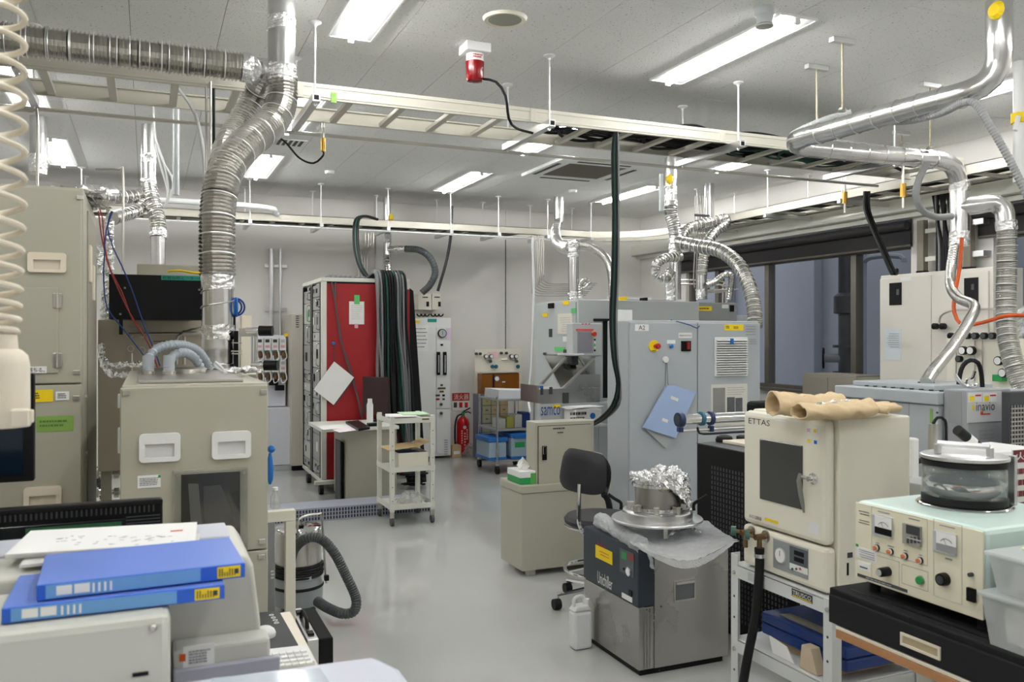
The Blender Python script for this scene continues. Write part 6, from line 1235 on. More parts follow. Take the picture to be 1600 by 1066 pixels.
# ------------------------------------------------------------------ chiller
HX, HY, HX1, HY1, HZ = 2.004, 3.268, 2.492, 3.79, .572
a = T('chiller', 'steel and dark blue grey recirculating chiller standing in the foreground aisle', 'chiller', (2.25, 3.5, 0))
bx('steel_casing', brush, a, HX+.084, HX1, HY, HY1, .03, HZ, .003); bx('front_cover', petroleum, a, HX, HX+.083, HY, HY1, .312, HZ-.002, .005); bx('lower_grille_panel', brush, a, HX+.004, HX+.083, HY+.003, HY1, .03, .309, .003); bx('base', black, a, HX+.02, HX1-.02, HY+.02, HY1-.02, 0, .029, 0)
for k in range(3): bx('grille_rib', brush, a, HX+.03+k*.015, HX+.035+k*.015, HY-.0005, HY+.002, .04, .30, 0)
wpx('Unichiller', paper, a, 'X', HX, 934, 898, 957, 917, off=.001); wpx('huber', huber_red, a, 'X', HX, 934, 848, 948, 859, off=.001)
plate('yellow_sticker', yel, a, 'X', HX, 931, 857, 957, 877); mpx('print', huber_red, a, 'X', HX, 936, 862, 952, 871, 2, 4, off=.003, fill=.2)
cp = plate('control_panel', mat('panel grey', s(84,90,96), .4), a, 'X', HX, 969, 861, 991, 898, .003); plate('green_field', bgreen, a, 'X', HX-.003, 971, 863, 979, 874, .001); plate('red_field', mat('dull red print', s(140,60,60), .5), a, 'X', HX-.003, 981, 866, 990, 876, .001)
q = PX(985.5, 893, HX); MB().lathe((HX-.003, q.y, q.z), [(.021,0),(.021,-.012),(.017,-.014)], 22, 'x').obj('pressure_gauge', chrome, a, smooth=True); MB().lathe((HX-.0165, q.y, q.z), [(.016,0),(.016,-.001)], 22, 'x').obj('dial', paper, a); q = PX(976, 889, HX); MB().lathe((HX-.003, q.y, q.z), [(.006,0),(.006,-.004)], 10, 'x').obj('button', black, a)
plate('power_switch', black, a, 'X', HX, 983, 923, 988, 931, .004); plate('white_sticker', paper, a, 'X', HX, 972, 930, 988, 938, .002)
q0, q1 = PY(1053,908,HY), PY(1086,936,HY); g = MB(); g.box(q0.x, q1.x, HY-.004, HY, q0.z-.006, q0.z); g.box(q0.x, q1.x, HY-.004, HY, q1.z, q1.z+.006); g.box(q0.x, q0.x+.006, HY-.004, HY, q1.z+.006, q0.z-.006); g.box(q1.x-.006, q1.x, HY-.004, HY, q1.z+.006, q0.z-.006); g.obj('handle_frame', steel, a); bx('handle_recess', mat('recess steel', s(120,122,126), .4, .6), a, q0.x+.006, q1.x-.006, HY-.0015, HY-.0005, q1.z+.006, q0.z-.006, 0); bx('handle_lip', steel, a, q0.x+.007, q1.x-.007, HY-.010, HY-.002, q0.z-.018, q0.z-.007, .002)
for px, py in ((1033,948), (1030,1048)): q = PY(px, py, HY); MB().lathe((q.x, HY, q.z), [(.004,0),(.004,-.002)], 8, 'y').obj('screw', darkg, a)
# bubble wrap with roll
a = T('bubble_wrap', 'sheet of clear bubble wrap with a rolled edge spread over the chiller', 'packaging', (2.3, 3.5, HZ))
def wr(u, v):
    ax_, ay_ = 985+u*168, 848+(22 if u < .55 else 22)*math.sin(math.pi*min(1, u*1.05))**.8+ (0 if u < .7 else -8*(u-.7))
    bx_, by_ = 955+u*150, 806+u*8
    p = PZ(ax_, ay_, .597).lerp(PZ(bx_, by_, .597), v); lift = -.012*(1-v)**3*math.sin(math.pi*u)+.01*math.sin(u*9+v*4)*.5; return (p.x, p.y, max(.578, p.z+lift) if p.x < HX1 and p.y > HY else p.z+lift)
crumple(wr, 50, 26, .005, 6).obj('wrap_sheet', wrap, a, smooth=True)
def wr2(u, v): p = Vector(wr(u, 0)); return (p.x, p.y-.004-.01*v, p.z-.03*v*math.sin(math.pi*u))
crumple(wr2, 40, 4, .003, 7).obj('wrap_edge', wrap, a, smooth=True)
crumple_tube([P(936,812,4.2), P(955,822,4.1), P(980,838,3.95), P(1002,852,3.8)], .036, .008, 16, 9).obj('wrap_roll', wrap, a, smooth=True)
crumple_tube([P(1000,852,3.75), P(1012,860,3.72), P(1018,878,3.72), P(1020,888,3.73)], .009, .006, 8, 3, .006).obj('torn_strip', wrap, a)
# flange assembly
FX, FY = 2.205, 3.43
a = T('vacuum_flange_assembly', 'round aluminium base plate with a steel vacuum flange stack on the chiller', 'vacuum part', (FX, FY, .60))
for k in range(3):
    an = k*2.094-1.9; bx('foot', steel, a, FX+.14*math.cos(an)-.012, FX+.14*math.cos(an)+.012, FY+.14*math.sin(an)-.012, FY+.14*math.sin(an)+.012, .6, .652, .002)
MB().lathe((FX,FY,0), [(.19,.653),(.211,.657),(.213,.664),(.21,.668),(.165,.669)], 48).obj('base_plate', alu, a, smooth=True); MB().lathe((FX,FY,0), [(.165,.669),(.165,.700),(.16,.704),(.11,.704)], 48).obj('raised_ring', alu, a, smooth=True)
MB().lathe((FX,FY,0), [(.112,.705),(.124,.706),(.124,.722),(.112,.724)], 40).obj('lower_flange', chrome, a, smooth=True)
for k in range(8):
    an = k*.785+.2; MB().box(.108, .142, -.012, .012, .7055, .738, Matrix.Translation((FX,FY,0)) @ Matrix.Rotation(an, 4, 'Z')).obj('claw_clamp', steel, a, .003)
MB().lathe((FX,FY,0), [(.104,.725),(.104,.815)], 40).obj('steel_cylinder', brush, a, smooth=True); MB().lathe((FX,FY,0), [(.104,.816),(.118,.818),(.118,.832),(.108,.834),(.108,.842),(.118,.844),(.118,.86),(.09,.861)], 40).obj('upper_flange', chrome, a, smooth=True)
for sg, an in ((1, 2.75), (1, -.55)):
    c = Vector((FX+.17*math.cos(an), FY+.17*math.sin(an), .704)); t_ = Vector((math.cos(an), math.sin(an), 0)); MB().tube(spline([c, c+Vector((0,0,.03)), c+t_*.03+Vector((0,0,.05)), c+t_*.06+Vector((0,0,.072))], .01), .008, 8).obj('black_handle', rubber, a, smooth=True)
def fo(u, v):
    an = -3.3+4.4*u; dr = max(0, math.sin((u-.30)*3.4)) if u > .3 else 0; r = .02+.115*min(1, v*1.8)+.05*dr*max(0, v-.55); z = .878+.012*math.sin(an*2) if v < .55 else .878-(v-.55)*(.05+.34*dr); return (FX+r*math.cos(an), FY+r*math.sin(an), z)
o = crumple(fo, 70, 50, .026, 12).obj('foil_cover', foil); tag(o, 'crumpled aluminium foil draped over the steel flange stack', 'foil')
o = crumple(lambda u, v: (FX-.05+.2*u, FY-.16+.06*v, .615+.02*math.sin(u*3.1)), 20, 8, .015, 14).obj('foil_scrap', foil); tag(o, 'crumpled foil under the round base plate', 'foil')
# jerry can
a = T('jerry_can', 'white plastic jerry can on the floor beside the chiller', 'canister', (1.99, 3.95, 0)); jc = PZ(909, 1012, 0); jx, jy = jc.x-.008, jc.y
bx('can_body', mat('translucent white', s(232,234,236), .35), a, jx-.05, jx+.05, jy-.035, jy+.035, .001, .185, .015); MB().prism([(jx-.049,.186),(jx+.049,.186),(jx+.03,.21),(jx-.03,.21)], 'y', jy-.033, jy+.033).obj('shoulder', white, a, .006)
MB().tube(spline([(jx-.035,jy,.205),(jx-.035,jy,.235),(jx-.02,jy,.25),(jx+.015,jy,.248),(jx+.025,jy,.205)], .01), .009, 8).obj('handle', white, a, smooth=True); MB().cyl((jx+.035,jy,.19),(jx+.035,jy,.235),.013,n=14).obj('cap', white, a, smooth=True)
# ------------------------------------------------------------------ black perforated cabinet
KX, KY0, KY1, KZ = 2.70, 3.05, 3.81, .945
a = T('server_cabinet', 'black cabinet with slotted side between the A2 cabinet and the oven', 'cabinet', (3.0, 3.4, 0))
bx('body', black, a, KX, 3.3, KY0, KY1, .05, KZ, .004); bx('plinth', blackm, a, KX+.03, 3.27, KY0+.03, KY1-.03, 0, .05, 0); bx('top_trim', darkg, a, KX-.003, 3.303, KY0-.003, KY1+.003, KZ-.0, KZ+.004, .001)
g = MB()
for c_ in range(24):
    for r_ in range(30):
        y = KY0+.06+c_*.0245; z = .10+r_*.026
        if y < KY1-.07 and z < .84: g.box(KX-.0015, KX-.0003, y, y+.009, z, z+.017)
o = g.obj('side_slots', mat('slot glint', s(72,74,76), .6), a); o['kind'] = 'stuff'
a = T('black_keyboard', 'black keyboard on the black slotted cabinet', 'keyboard', PZ(1150, 690, KZ)); q = PZ(1160, 690, KZ); bx('case', black, a, q.x-.02, q.x+.35, q.y-.11, q.y+.03, KZ+.005, KZ+.03, .005)
for k in range(6): bx('key_row', darkg, a, q.x-.01, q.x+.34, q.y-.105+k*.022, q.y-.088+k*.022, KZ+.0305, KZ+.034, 0)
q = PZ(1127, 692, KZ); tag(MB().lathe((q.x+.02, q.y, KZ+.005), [(.045,0),(.048,.01),(.04,.028),(.02,.036),(.002,.037)], 20).obj('black_mouse', rubber, smooth=True), 'black mouse on the black slotted cabinet', 'mouse')
tag(bx('cream_papers', cream2, None, KX+.12, 3.1, KY0+.45, KY0+.7, KZ+.005, KZ+.02, .002), 'stack of cream papers behind the black keyboard', 'papers')
a = T('transfer_tube', 'long steel tube arm with dark blue end caps left of the oven', 'tube', (2.5, 3.0, 1.0)); TYp = 2.92
zt = 1.52-131*PY(1060,656,TYp).length/PY(1060,656,TYp).length*0+0; tc_ = PY(1062, 656, TYp); zt = tc_.z
MB().cyl((tc_.x+.01, TYp, zt), (2.95, TYp, zt), .021, n=20).obj('steel_tube', chrome, a, smooth=True); capm = mat('navy cap', s(30,48,92), .3)
MB().cyl((tc_.x-.01, TYp, zt), (tc_.x+.012, TYp, zt), .029, n=20).obj('end_cap', capm, a, smooth=True); MB().cyl((tc_.x-.012, TYp, zt), (tc_.x-.0105, TYp, zt), .02, n=20).obj('cap_window', darkg, a)
for px in (1096, 1110): c = PY(px, 656, TYp); MB().cyl((c.x-.006, TYp, zt), (c.x+.006, TYp, zt), .029, n=20).obj('clamp_band', capm if px > 1100 else MATS['teal knob'], a, smooth=True)
bx('clamp_block', capm, a, PY(1108,656,TYp).x, PY(1112,656,TYp).x+.005, TYp-.012, TYp+.012, zt-.055, zt-.03, .003); bx('cap_block', capm, a, tc_.x-.008, tc_.x+.012, TYp-.012, TYp+.012, zt-.05, zt-.03, .003)
MB().cyl((tc_.x, TYp-.0, zt-.047), (2.95, TYp, zt-.040), .005, n=8).obj('guide_rod', steel, a, smooth=True); MB().tube(spline([PY(1090,668,TYp-.02), PY(1093,677,TYp-.02), PY(1108,678,TYp-.02), PY(1140,676,TYp-.02), PY(1180,674,TYp-.02)], .02), .005, 6).obj('braided_line', rubber, a, smooth=True)
bx('support_post', steel, a, 2.62, 2.66, TYp-.02, TYp+.02, 0, zt-.022, .003)
# ------------------------------------------------------------------ vacuum oven on its cart
OX, OY0, OY1 = 2.07, 2.20, 2.63; OZT, OZS, OZB = 1.243, .815, .66
a = T('vacuum_oven', 'cream vacuum drying oven with a dark window and chrome lever handle', 'oven', (2.25, 2.4, OZB))
bx('housing', cream, a, OX+.048, 2.44, OY0-.01, OY1, OZB+.001, OZT, .006); d_ = bx('door', cream, a, OX, OX+.045, OY0, OY1, OZS+.003, OZT-.004, .018); bx('lower_panel', cream, a, OX, OX+.045, OY0-.004, OY1, OZB+.001, OZS-.003, .014)
o = plate('door_window', tinted, a, 'X', OX, 1188, 691, 1254.5, 788, .004, .0035); o.modifiers['bevel'].width = .0035
wpx('ETTAS', darkg, a, 'X', OX, 1170, 655, 1203, 664, off=.001)
wpx('AVO-200NB', ink, a, 'X', OX, 1171, 806, 1190, 811.5, off=.001); plate('yellow_sticker', yel, a, 'X', OX, 1195, 812, 1216, 816.5, .001); plate('white_label', paper, a, 'X', OX, 1211, 654.5, 1230, 659, .001); plate('white_patch', white, a, 'X', OX, 1264, 817, 1280, 834, .001)
for k, (px, py, m_) in enumerate(((1259,667,pinkl),(1269,668,yel),(1260,684,yel),(1270,686,bluep))):
    plate('safety_sticker', white, a, 'X', OX, px, py, px+8.5, py+10.5, .001); plate('pictogram', m_, a, 'X', OX-.001, px+2, py+2.5, px+6.5, py+8, .0008)
q = PX(1272, 748, OX); MB().lathe((OX, q.y, q.z), [(.019,0),(.019,-.006),(.012,-.01),(.012,-.02),(.008,-.028)], 24, 'x').obj('handle_boss', chrome, a, smooth=True)
MB().cyl((OX-.02, q.y, q.z), (OX-.028, q.y+.03, q.z+.004), .006, n=10).obj('handle_neck', chrome, a, smooth=True)
MB().tube(spline([(OX-.03, q.y+.032, q.z+.012), (OX-.032, q.y+.034, q.z-.02), (OX-.026, q.y+.03, q.z-.07), (OX-.022, q.y+.025, q.z-.125)], .01), [.006,.008]+[.0085]*50, 8) if 0 else MB().tube([(OX-.03, q.y+.033, q.z+.014), (OX-.034, q.y+.035, q.z-.01), (OX-.030, q.y+.032, q.z-.05), (OX-.024, q.y+.028, q.z-.09), (OX-.022, q.y+.024, q.z-.118)], [.006,.0085,.0085,.007,.003], 10).obj('lever_handle', mat('grey lever', s(140,142,134), .35, .5), a, smooth=True)
pz = plate('control_panel', midgrey, a, 'X', OX, 1209, 850, 1263, 896, .003); plate('display_field', mat('slate display', s(84,92,98), .4), a, 'X', OX-.003, 1234, 857, 1262, 884, .001); plate('white_swoosh', white, a, 'X', OX-.003, 1234, 884, 1262, 894, .001)
for k in range(2): plate('dark_readout', black, a, 'X', OX-.004, 1241, 862+k*10, 1256, 869+k*10, .001)
q = PX(1221, 868, OX); MB().lathe((OX-.003, q.y, q.z), [(.027,0),(.027,-.004)], 28, 'x').obj('vacuum_gauge', ltgrey, a); MB().lathe((OX-.007, q.y, q.z), [(.024,0),(.024,-.001)], 28, 'x').obj('gauge_dial', paper, a); MB().box(OX-.009, OX-.008, q.y-.001, q.y+.001, q.z-.002, q.z+.018).obj('needle', ink, a)
for k in range(3): q = PX(1240+k*6, 889, OX); MB().lathe((OX-.004, q.y, q.z), [(.004,0),(.004,-.003)], 10, 'x').obj('button', (darkg, darkg, orange)[k], a)
plate('vent_recess', black, a, 'Y', OY0-.01, 1323, 880, 1326, 899, .001); plate('print_label', darkg, a, 'Y', OY0-.01, 1324, 864, 1332, 871, .001)
for k, (kx, ky, l) in enumerate(((1172, 831, 'left'), (1194, 838, 'right'))):
    b0 = PX(kx+3, ky, OX); MB().lathe((OX, b0.y, b0.z), [(.022,0),(.022,-.004),(.01,-.006)], 20, 'x').obj('port_flange', steel, a, smooth=True)
    MB().cyl((OX-.005, b0.y, b0.z), (OX-.05, b0.y, b0.z), .011, n=12).obj('valve_body', bronze, a, smooth=True); MB().cyl((OX-.03, b0.y, b0.z), (OX-.03, b0.y, b0.z-.055), .009, n=12).obj('valve_outlet', bronze, a, smooth=True)
    MB().cyl((OX-.03, b0.y, b0.z), (OX-.06, b0.y+.022, b0.z+.004), .007, n=10).obj('valve_stem', bronze, a); MB().cyl((OX-.058, b0.y+.02, b0.z+.004), (OX-.072, b0.y+.03, b0.z+.005), .017, n=18).obj('valve_knob', mat('green grey knob %d' % k, s(74,108,96), .3, .5), a, smooth=True)
    if k == 1: hp = Vector((OX-.03, b0.y, b0.z-.04))
a = T('vacuum_hose', 'thick black vacuum hose hanging from the right oven valve to the floor', 'hose', V(hp, 0))
MB().tube(spline([hp+Vector((0,0,-.016)), hp+Vector((0,0,-.08)), hp+Vector((-.01,.01,-.25)), hp+Vector((-.04,.03,-.45)), hp+Vector((-.05,.05,-.62)), hp+Vector((-.02,.06,-hp.z+.025))], .02), .0165, 14).obj('hose_body', rubber, a, smooth=True)
MB().cyl(hp+Vector((0,0,-.02)), hp+Vector((0,0,-.034)), .0195, n=18).obj('hose_clip', chrome, a, smooth=True); MB().cyl(hp+Vector((0,0,-.0)), hp+Vector((0,0,-.015)), .018, n=18).obj('hose_collar', rubber, a, smooth=True)
# cart
a = T('shelf_cart', 'white steel shelf cart carrying the vacuum oven', 'cart', (2.26, 2.4, 0)); c0, c1, e0, e1 = 2.055, 2.47, 2.155, 2.68; cartw = mat('cart white', s(214,216,216), .4)
for x in (c0, c1-.03):
    for y in (e0, e1-.03):
        f0 = x == c0; bx('post', cartw, a, x, x+.004 if f0 else x+.03, y, y+.04, .08, .685 if (f0 and y > 2.4) else .66, .0015) if 0 else None
        g = MB(); s_x = 1 if x == c0 else -1; s_y = 1 if y == e0 else -1; xo = c0 if x == c0 else c1; yo = e0 if y == e0 else e1
        pts = [(xo, yo), (xo+s_x*.04, yo), (xo+s_x*.04, yo+s_y*.003), (xo+s_x*.003, yo+s_y*.003), (xo+s_x*.003, yo+s_y*.04), (xo, yo+s_y*.04)]
        g.prism(pts if s_x*s_y > 0 else pts[::-1], 'z', .08, .69 if y != e0 else .655); p_ = g.obj('post', cartw, a)
        MB().lathe((xo+s_x*.02, yo+s_y*.02, .035), [(.034,-.013),(.034,.013)], 16, 'x').obj('caster', hosed, a, smooth=True); bx('caster_fork', steel, a, xo+s_x*.02-.018, xo+s_x*.02+.018, yo+s_y*.02-.014, yo+s_y*.02+.014, .07, .079, .001)
        for z in (.15,.25,.33,.45,.53,.62):
            if xo == c0: MB().lathe((c0-.0003, yo+s_y*.02, z), [(.0045,0),(.0045,-.001)] if z not in (.62,.33) else [(.008,0),(.008,-.005),(.004,-.007)], 10, 'x').obj('bolt_hole' if z not in (.62,.33) else 'bolt', darkg if z not in (.62,.33) else steel, a)
for z, n_ in ((.655, 'top_shelf'), (.372, 'middle_shelf'), (.12, 'bottom_shelf')):
    bx(n_, cartw, a, c0+.005, c1-.005, e0+.005, e1-.005, z-.006, z-.001, .001)
    for (xa, xb, ya, yb) in ((c0+.0035,c0+.0065,e0+.04,e1-.04),(c1-.0065,c1-.0035,e0+.04,e1-.04),(c0+.04,c1-.04,e0+.0035,e0+.0065),(c0+.04,c1-.04,e1-.0065,e1-.0035)): bx('shelf_lip', cartw, a, xa-.004, xb-.004, ya, yb, z-.052, z-.007, .001)
q0, q1 = PX(1237.5, 920, c0), PX(1270, 920, c0); bx('badge', darkg, a, c0-.0015, c0-.0006, q1.y, q0.y, .619, .646, .0005); bx('badge_underline', yel, a, c0-.0018, c0-.0015, q1.y+.004, q0.y-.004, .621, .624, 0); words('TRUSCO', paper, a, 'X', c0-.0022, q0.y-.006, q1.y+.006, .627, .641)
bx('paper_tag', ltgrey, a, c0-.0015, c0-.0006, PX(1186,900,c0).y, PX(1169,900,c0).y, .612, .642, 0)
# things on the cart shelves
a = T('blue_tool_case', 'dark blue plastic tool case lying on the middle shelf of the white cart', 'case', (2.26, 2.36, .405)); bx('lower_half', navy, a, 2.12, 2.42, 2.16, 2.585, .405, .447, .008); bx('upper_half', navy, a, 2.12, 2.42, 2.16, 2.585, .449, .487, .008); bx('top_label', mat('case label', s(150,146,130), .6), a, 2.15, 2.2, 2.3, 2.52, .4875, .4885, 0)
tag(bx('cardboard_carton', card, None, 2.15, 2.40, 2.22, 2.56, .3725, .404, .002), 'flat cardboard carton under the dark blue tool case', 'box')
a = T('file_holder', 'slanted beige file holder beside the tool case on the cart', 'box', (2.1, 2.3, .372)); MB().prism([(2.245,.3725),(2.33,.3725),(2.32,.455),(2.275,.455)], 'x', 2.075, 2.115).obj('holder_body', mat('beige board', s(200,182,156), .7), a, .002)
tag(MB().prism([(2.36,.3735),(2.47,.3735),(2.49,.43),(2.40,.42)], 'x', 2.078, 2.082).obj('paper_card', paper), 'white card leaning on the carton on the cart shelf', 'card')
q = P(1243, 1060, 2.9); a = T('spray_bottle', 'white bottle with an orange label on the bottom shelf of the cart', 'bottle', (2.2, 2.35, .12)); MB().lathe((2.15, 2.40, .1205), [(.03,0),(.033,.01),(.033,.12),(.02,.15),(.012,.17)], 18).obj('bottle_body', white, a, smooth=True); MB().lathe((2.15, 2.40, .16), [(.034,0),(.034,.06)], 18, caps=False).obj('orange_label', yel, a, smooth=True)
tag(bx('brown_case', mat('dark brown case', s(70,46,34), .6), None, 2.14, 2.4, 2.17, 2.33, .1205, .26, .01), 'dark brown case on the bottom shelf of the cart', 'case')
# gloves and foil on the oven
def flat(pts, rs, zs, nm, m, par=None, sd_=1, top=OZT):
    g = MB(); q = spline(pts, .02); n_ = len(q); R_ = []
    for i in range(n_): t = i/(n_-1)*(len(rs)-1); k = min(int(t), len(rs)-2); R_.append(rs[k]+(rs[k+1]-rs[k])*(t-k))
    g.tube(q, R_, 20); zc = top; off = Vector((sd_, 2, 3)); nv = []
    for p in g.v: z = zc+.001+max(0, (p.z-zc))*zs; p2 = Vector((p.x, p.y, z)); nv.append(p2+Vector((0,0,abs(noise.noise(p2*30+off))*.012 if z > zc+.004 else 0)))
    g.v = nv; return g.obj(nm, m, par, smooth=True)
A_ = lambda px, py: PZ(px, py, OZT+.0001)
def on(px, d): v_ = P(px, 640, d); return Vector((v_.x, v_.y, OZT+.012))
def mitt(par, cuff, wrist, palm, tips, rc_, rw, rp, zs=.55, sd_=1):
    # open gauntlet cuff flowing into the hand, then separate fingers
    g = MB(); q = spline([cuff, wrist, palm], .012); n_ = len(q); R_ = [rc_+(rw-rc_)*min(1, i/(n_*.5))+(rp-rw)*max(0, (i/n_-.5)*2) for i in range(n_)]
    def squash(g): 
        off = Vector((sd_, 2, 3)); g.v = [Vector((p.x, p.y, OZT+.001+max(0, (p.z-OZT+.012)*zs)))+Vector((0, 0, abs(noise.noise(p*20+off))*.022)) for p in g.v]; return g
    squash(g.tube(q, R_, 24, caps=False)); g.obj('gauntlet', glove, par, smooth=True, solid=.004)
    for i, t_ in enumerate(tips): gg = MB(); squash(gg.tube([palm.lerp(wrist, .25), palm, palm.lerp(t_, .5), t_, t_+(t_-palm)*.08], [rp*.5, .022, .020, .018, .008], 14)); gg.obj('finger', glove, par, smooth=True)
a = T('leather_gloves', 'tan leather work glove with its open cuff facing left on the oven, rear one', 'glove', on(1260, 3.0), 'work gloves on the oven')
up = Vector((0, 0, .022))
mitt(a, on(1207,2.92)+up, on(1262,2.94)+up, on(1310,2.98)+up, [on(1340,3.0)+up, on(1345,2.93)+up, on(1340,2.87)+up], .058, .042, .052, .74, 1)
MB().torus(on(1207,2.92)+Vector((-.003,0,.016)), .046, .004, 'x', 24, 6).obj('cuff_hem', glove, a, smooth=True) if 0 else None
a = T('leather_gloves', 'tan leather work glove stretched to the right with a folded cuff, front one', 'glove', on(1320, 2.8), 'work gloves on the oven')
mitt(a, on(1248,2.76)+up*.6, on(1305,2.80)+up*.6, on(1355,2.86)+up*.9, [on(1404,2.90)+up*.8, on(1400,2.97)+up*.8, on(1388,2.83)+up*.8, on(1385,3.03)+up*.6], .046, .042, .052, .62, 4)
c = on(1318, 2.86); tag(crumple(lambda u, v: (c.x-.13+.24*u, c.y-.02+.07*v+.04*u, c.z+.024+.014*math.sin(u*3.1)*math.sin(v*3.1)+.006*u), 40, 14, .016, 21).obj('foil_sheet', foil), 'crumpled strip of foil lying on the gloves', 'foil')
# ------------------------------------------------------------------ wooden table, black drawer unit
TX = 1.70
a = T('work_table', 'cream legged table with a wooden edge under the black drawer unit', 'table', (2.1, 1.3, 0))
bx('table_top', mat('cream table top', s(236,226,206), .4), a, TX-.005, 2.65, .4, 1.765, .735, .745, .002); bx('wood_edge', wood, a, TX-.005, TX+.02, .4, 1.765, .712, .7345, .002); bx('end_edge', wood, a, TX+.021, 2.65, 1.745, 1.765, .712, .7345, .002)
for x, y in ((TX+.06, 1.52), (2.58, 1.70), (TX+.06, .45), (2.58, .45)): bx('leg', offw, a, x-.02, x+.02, y-.02, y+.02, 0, .711, .002)
bx('apron_rail', offw, a, TX+.045, TX+.075, .48, 1.49, .675, .7105, .002)
a = T('drawer_unit', 'low black drawer unit with a cream recessed pull on the table', 'drawer unit', (2.1, 1.3, .7455))
bx('casing', slate, a, TX+.006, 2.5, .5, 1.80, .7465, .837, .004); bx('drawer_front', slate, a, TX-.006, TX+.005, .5, 1.79, .7465, .822, .003)
bx('top_groove', black, a, TX+.04, TX+.046, .55, 1.76, .8365, .8374, 0)
q0, q1 = PX(1411, 1000, TX), PX(1473, 1000, TX); ya, yb = q1.y, q0.y; zc0, zc1 = .766, .797
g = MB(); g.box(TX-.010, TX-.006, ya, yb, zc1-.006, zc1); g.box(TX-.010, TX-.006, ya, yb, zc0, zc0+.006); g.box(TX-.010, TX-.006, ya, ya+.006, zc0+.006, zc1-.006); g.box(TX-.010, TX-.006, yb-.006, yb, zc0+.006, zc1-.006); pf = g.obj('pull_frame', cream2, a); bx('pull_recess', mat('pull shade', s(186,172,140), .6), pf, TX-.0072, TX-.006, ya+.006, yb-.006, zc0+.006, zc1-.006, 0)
# ------------------------------------------------------------------ coater
CXF, CY0, CY1, CZ0, CZ1 = 1.754, 1.372, 1.755, .867, 1.077
a = T('bench_coater', 'mint and cream bench coater with meters, knobs and a round glass chamber', 'coater', (1.95, 1.56, .8375))
bx('housing', mint, a, CXF+.006, 2.14, CY0-.004, CY1+.004, CZ0, CZ1, .012, ); bx('front_panel', mat('coater cream', s(238,232,208), .4), a, CXF, CXF+.005, CY0, CY1, CZ0+.002, CZ1-.004, .002)
for x in (CXF+.04, 2.1):
    for y in (CY0+.03, CY1-.03): MB().cyl((x, y, .8375), (x, y, CZ0), .014, n=14).obj('rubber_foot', rubber, a)
X_ = CXF
def meter(x0, y0, x1, y1, low):
    f_ = plate('analogue_meter', ltgrey, a, 'X', X_, x0, y0, x1, y1, .008, .001); ym = y0+(y1-y0)*.6; plate('meter_scale', paper, a, 'X', X_-.008, x0+2, y0+2, x1-2, ym, .0008); plate('meter_base', low, a, 'X', X_-.008, x0+2, ym+.5, x1-2, y1-2, .0012)
    c_ = PX((x0+x1)/2, ym, X_-.009); MB().torus((X_-.0092, c_.y, c_.z-.006), .02, .0006, 'x', 12, 4, .6, 2.5).obj('scale_arc', ink, a); MB().cyl((X_-.0095, c_.y, c_.z), (X_-.0095, c_.y+.008, c_.z+.014), .0005, n=4).obj('needle', ink, a)
meter(1365, 806, 1395, 838, black); meter(1461, 832, 1496, 865, midgrey)
plate('timer_body', mat('timer grey', s(160,158,148), .4), a, 'X', X_, 1414, 820, 1441, 852, .010, .001); plate('timer_display', darkg, a, 'X', X_-.010, 1416, 822, 1437, 836, .001)
for k in range(4): plate('timer_key', darkg, a, 'X', X_-.010, 1417+k*5.6, 839, 1420.5+k*5.6, 849, .001)
plate('timer_strip', ltgrey, a, 'X', X_-.0113, 1416.5, 842, 1439, 844, .0004)
for k, (px, py) in enumerate(((1371,856),(1392.5,862),(1415,869),(1438.6,876))):
    q = PX(px, py, X_); MB().lathe((X_, q.y, q.z), [(.0085,0),(.0085,-.005)], 16, 'x').obj('lamp_bezel', black, a, smooth=True); MB().lathe((X_-.005, q.y, q.z), [(.0075,0),(.0075,-.003)], 16, 'x').obj('lamp_collar', white, a, smooth=True); MB().lathe((X_-.008, q.y, q.z), [(.0055,0),(.0055,-.004),(.003,-.005)], 14, 'x').obj('orange_lamp', mat('orange lamp %d' % k, s(222,130,80), .3), a, smooth=True)
q = PX(1388, 893, X_); MB().lathe((X_, q.y, q.z), [(.012,0),(.012,-.014),(.0115,-.028),(.010,-.032)], 20, 'x').obj('valve_knob', black, a, smooth=True); MB().lathe((X_-.0325, q.y, q.z), [(.0085,0),(.0085,-.002)], 18, 'x').obj('knob_cap', ltgrey, a)
q = PX(1439, 907, X_); MB().lathe((X_, q.y, q.z), [(.0115,0),(.0115,-.003)], 20, 'x').obj('button_bezel', steel, a, smooth=True); MB().lathe((X_-.003, q.y, q.z), [(.0095,0),(.0095,-.006)], 20, 'x').obj('green_button', bgreen, a, smooth=True)
q = PX(1477, 905, X_); MB().lathe((X_, q.y, q.z), [(.0155,0),(.0155,-.010),(.014,-.018)], 24, 'x').obj('control_knob', black, a, smooth=True); MB().lathe((X_-.0182, q.y, q.z), [(.010,0),(.010,-.001)], 20, 'x').obj('knob_cap', darkg, a)
q = PX(1519, 898, X_); MB().lathe((X_, q.y, q.z), [(.005,0),(.005,-.01)], 12, 'x').obj('toggle', darkg, a, smooth=True); plate('power_switch', black, a, 'X', X_, 1513, 919, 1526, 940, .008, .001); plate('switch_rocker', black, a, 'X', X_-.008, 1515, 923, 1524, 932, .004)
plate('serial_sticker', paper, a, 'X', X_, 1339, 858, 1370, 876, .001); mpx('print', inkl, a, 'X', X_, 1342, 860, 1367, 874, 4, 5, off=.002, fill=.3); plate('small_sticker', paper, a, 'X', X_, 1341, 879, 1360, 892, .001); mpx('print', ink, a, 'X', X_, 1344, 885, 1356, 889, 1, 6, off=.002); plate('green_dot', bgreen, a, 'X', X_-.001, 1337.5, 850, 1341, 854, .001)
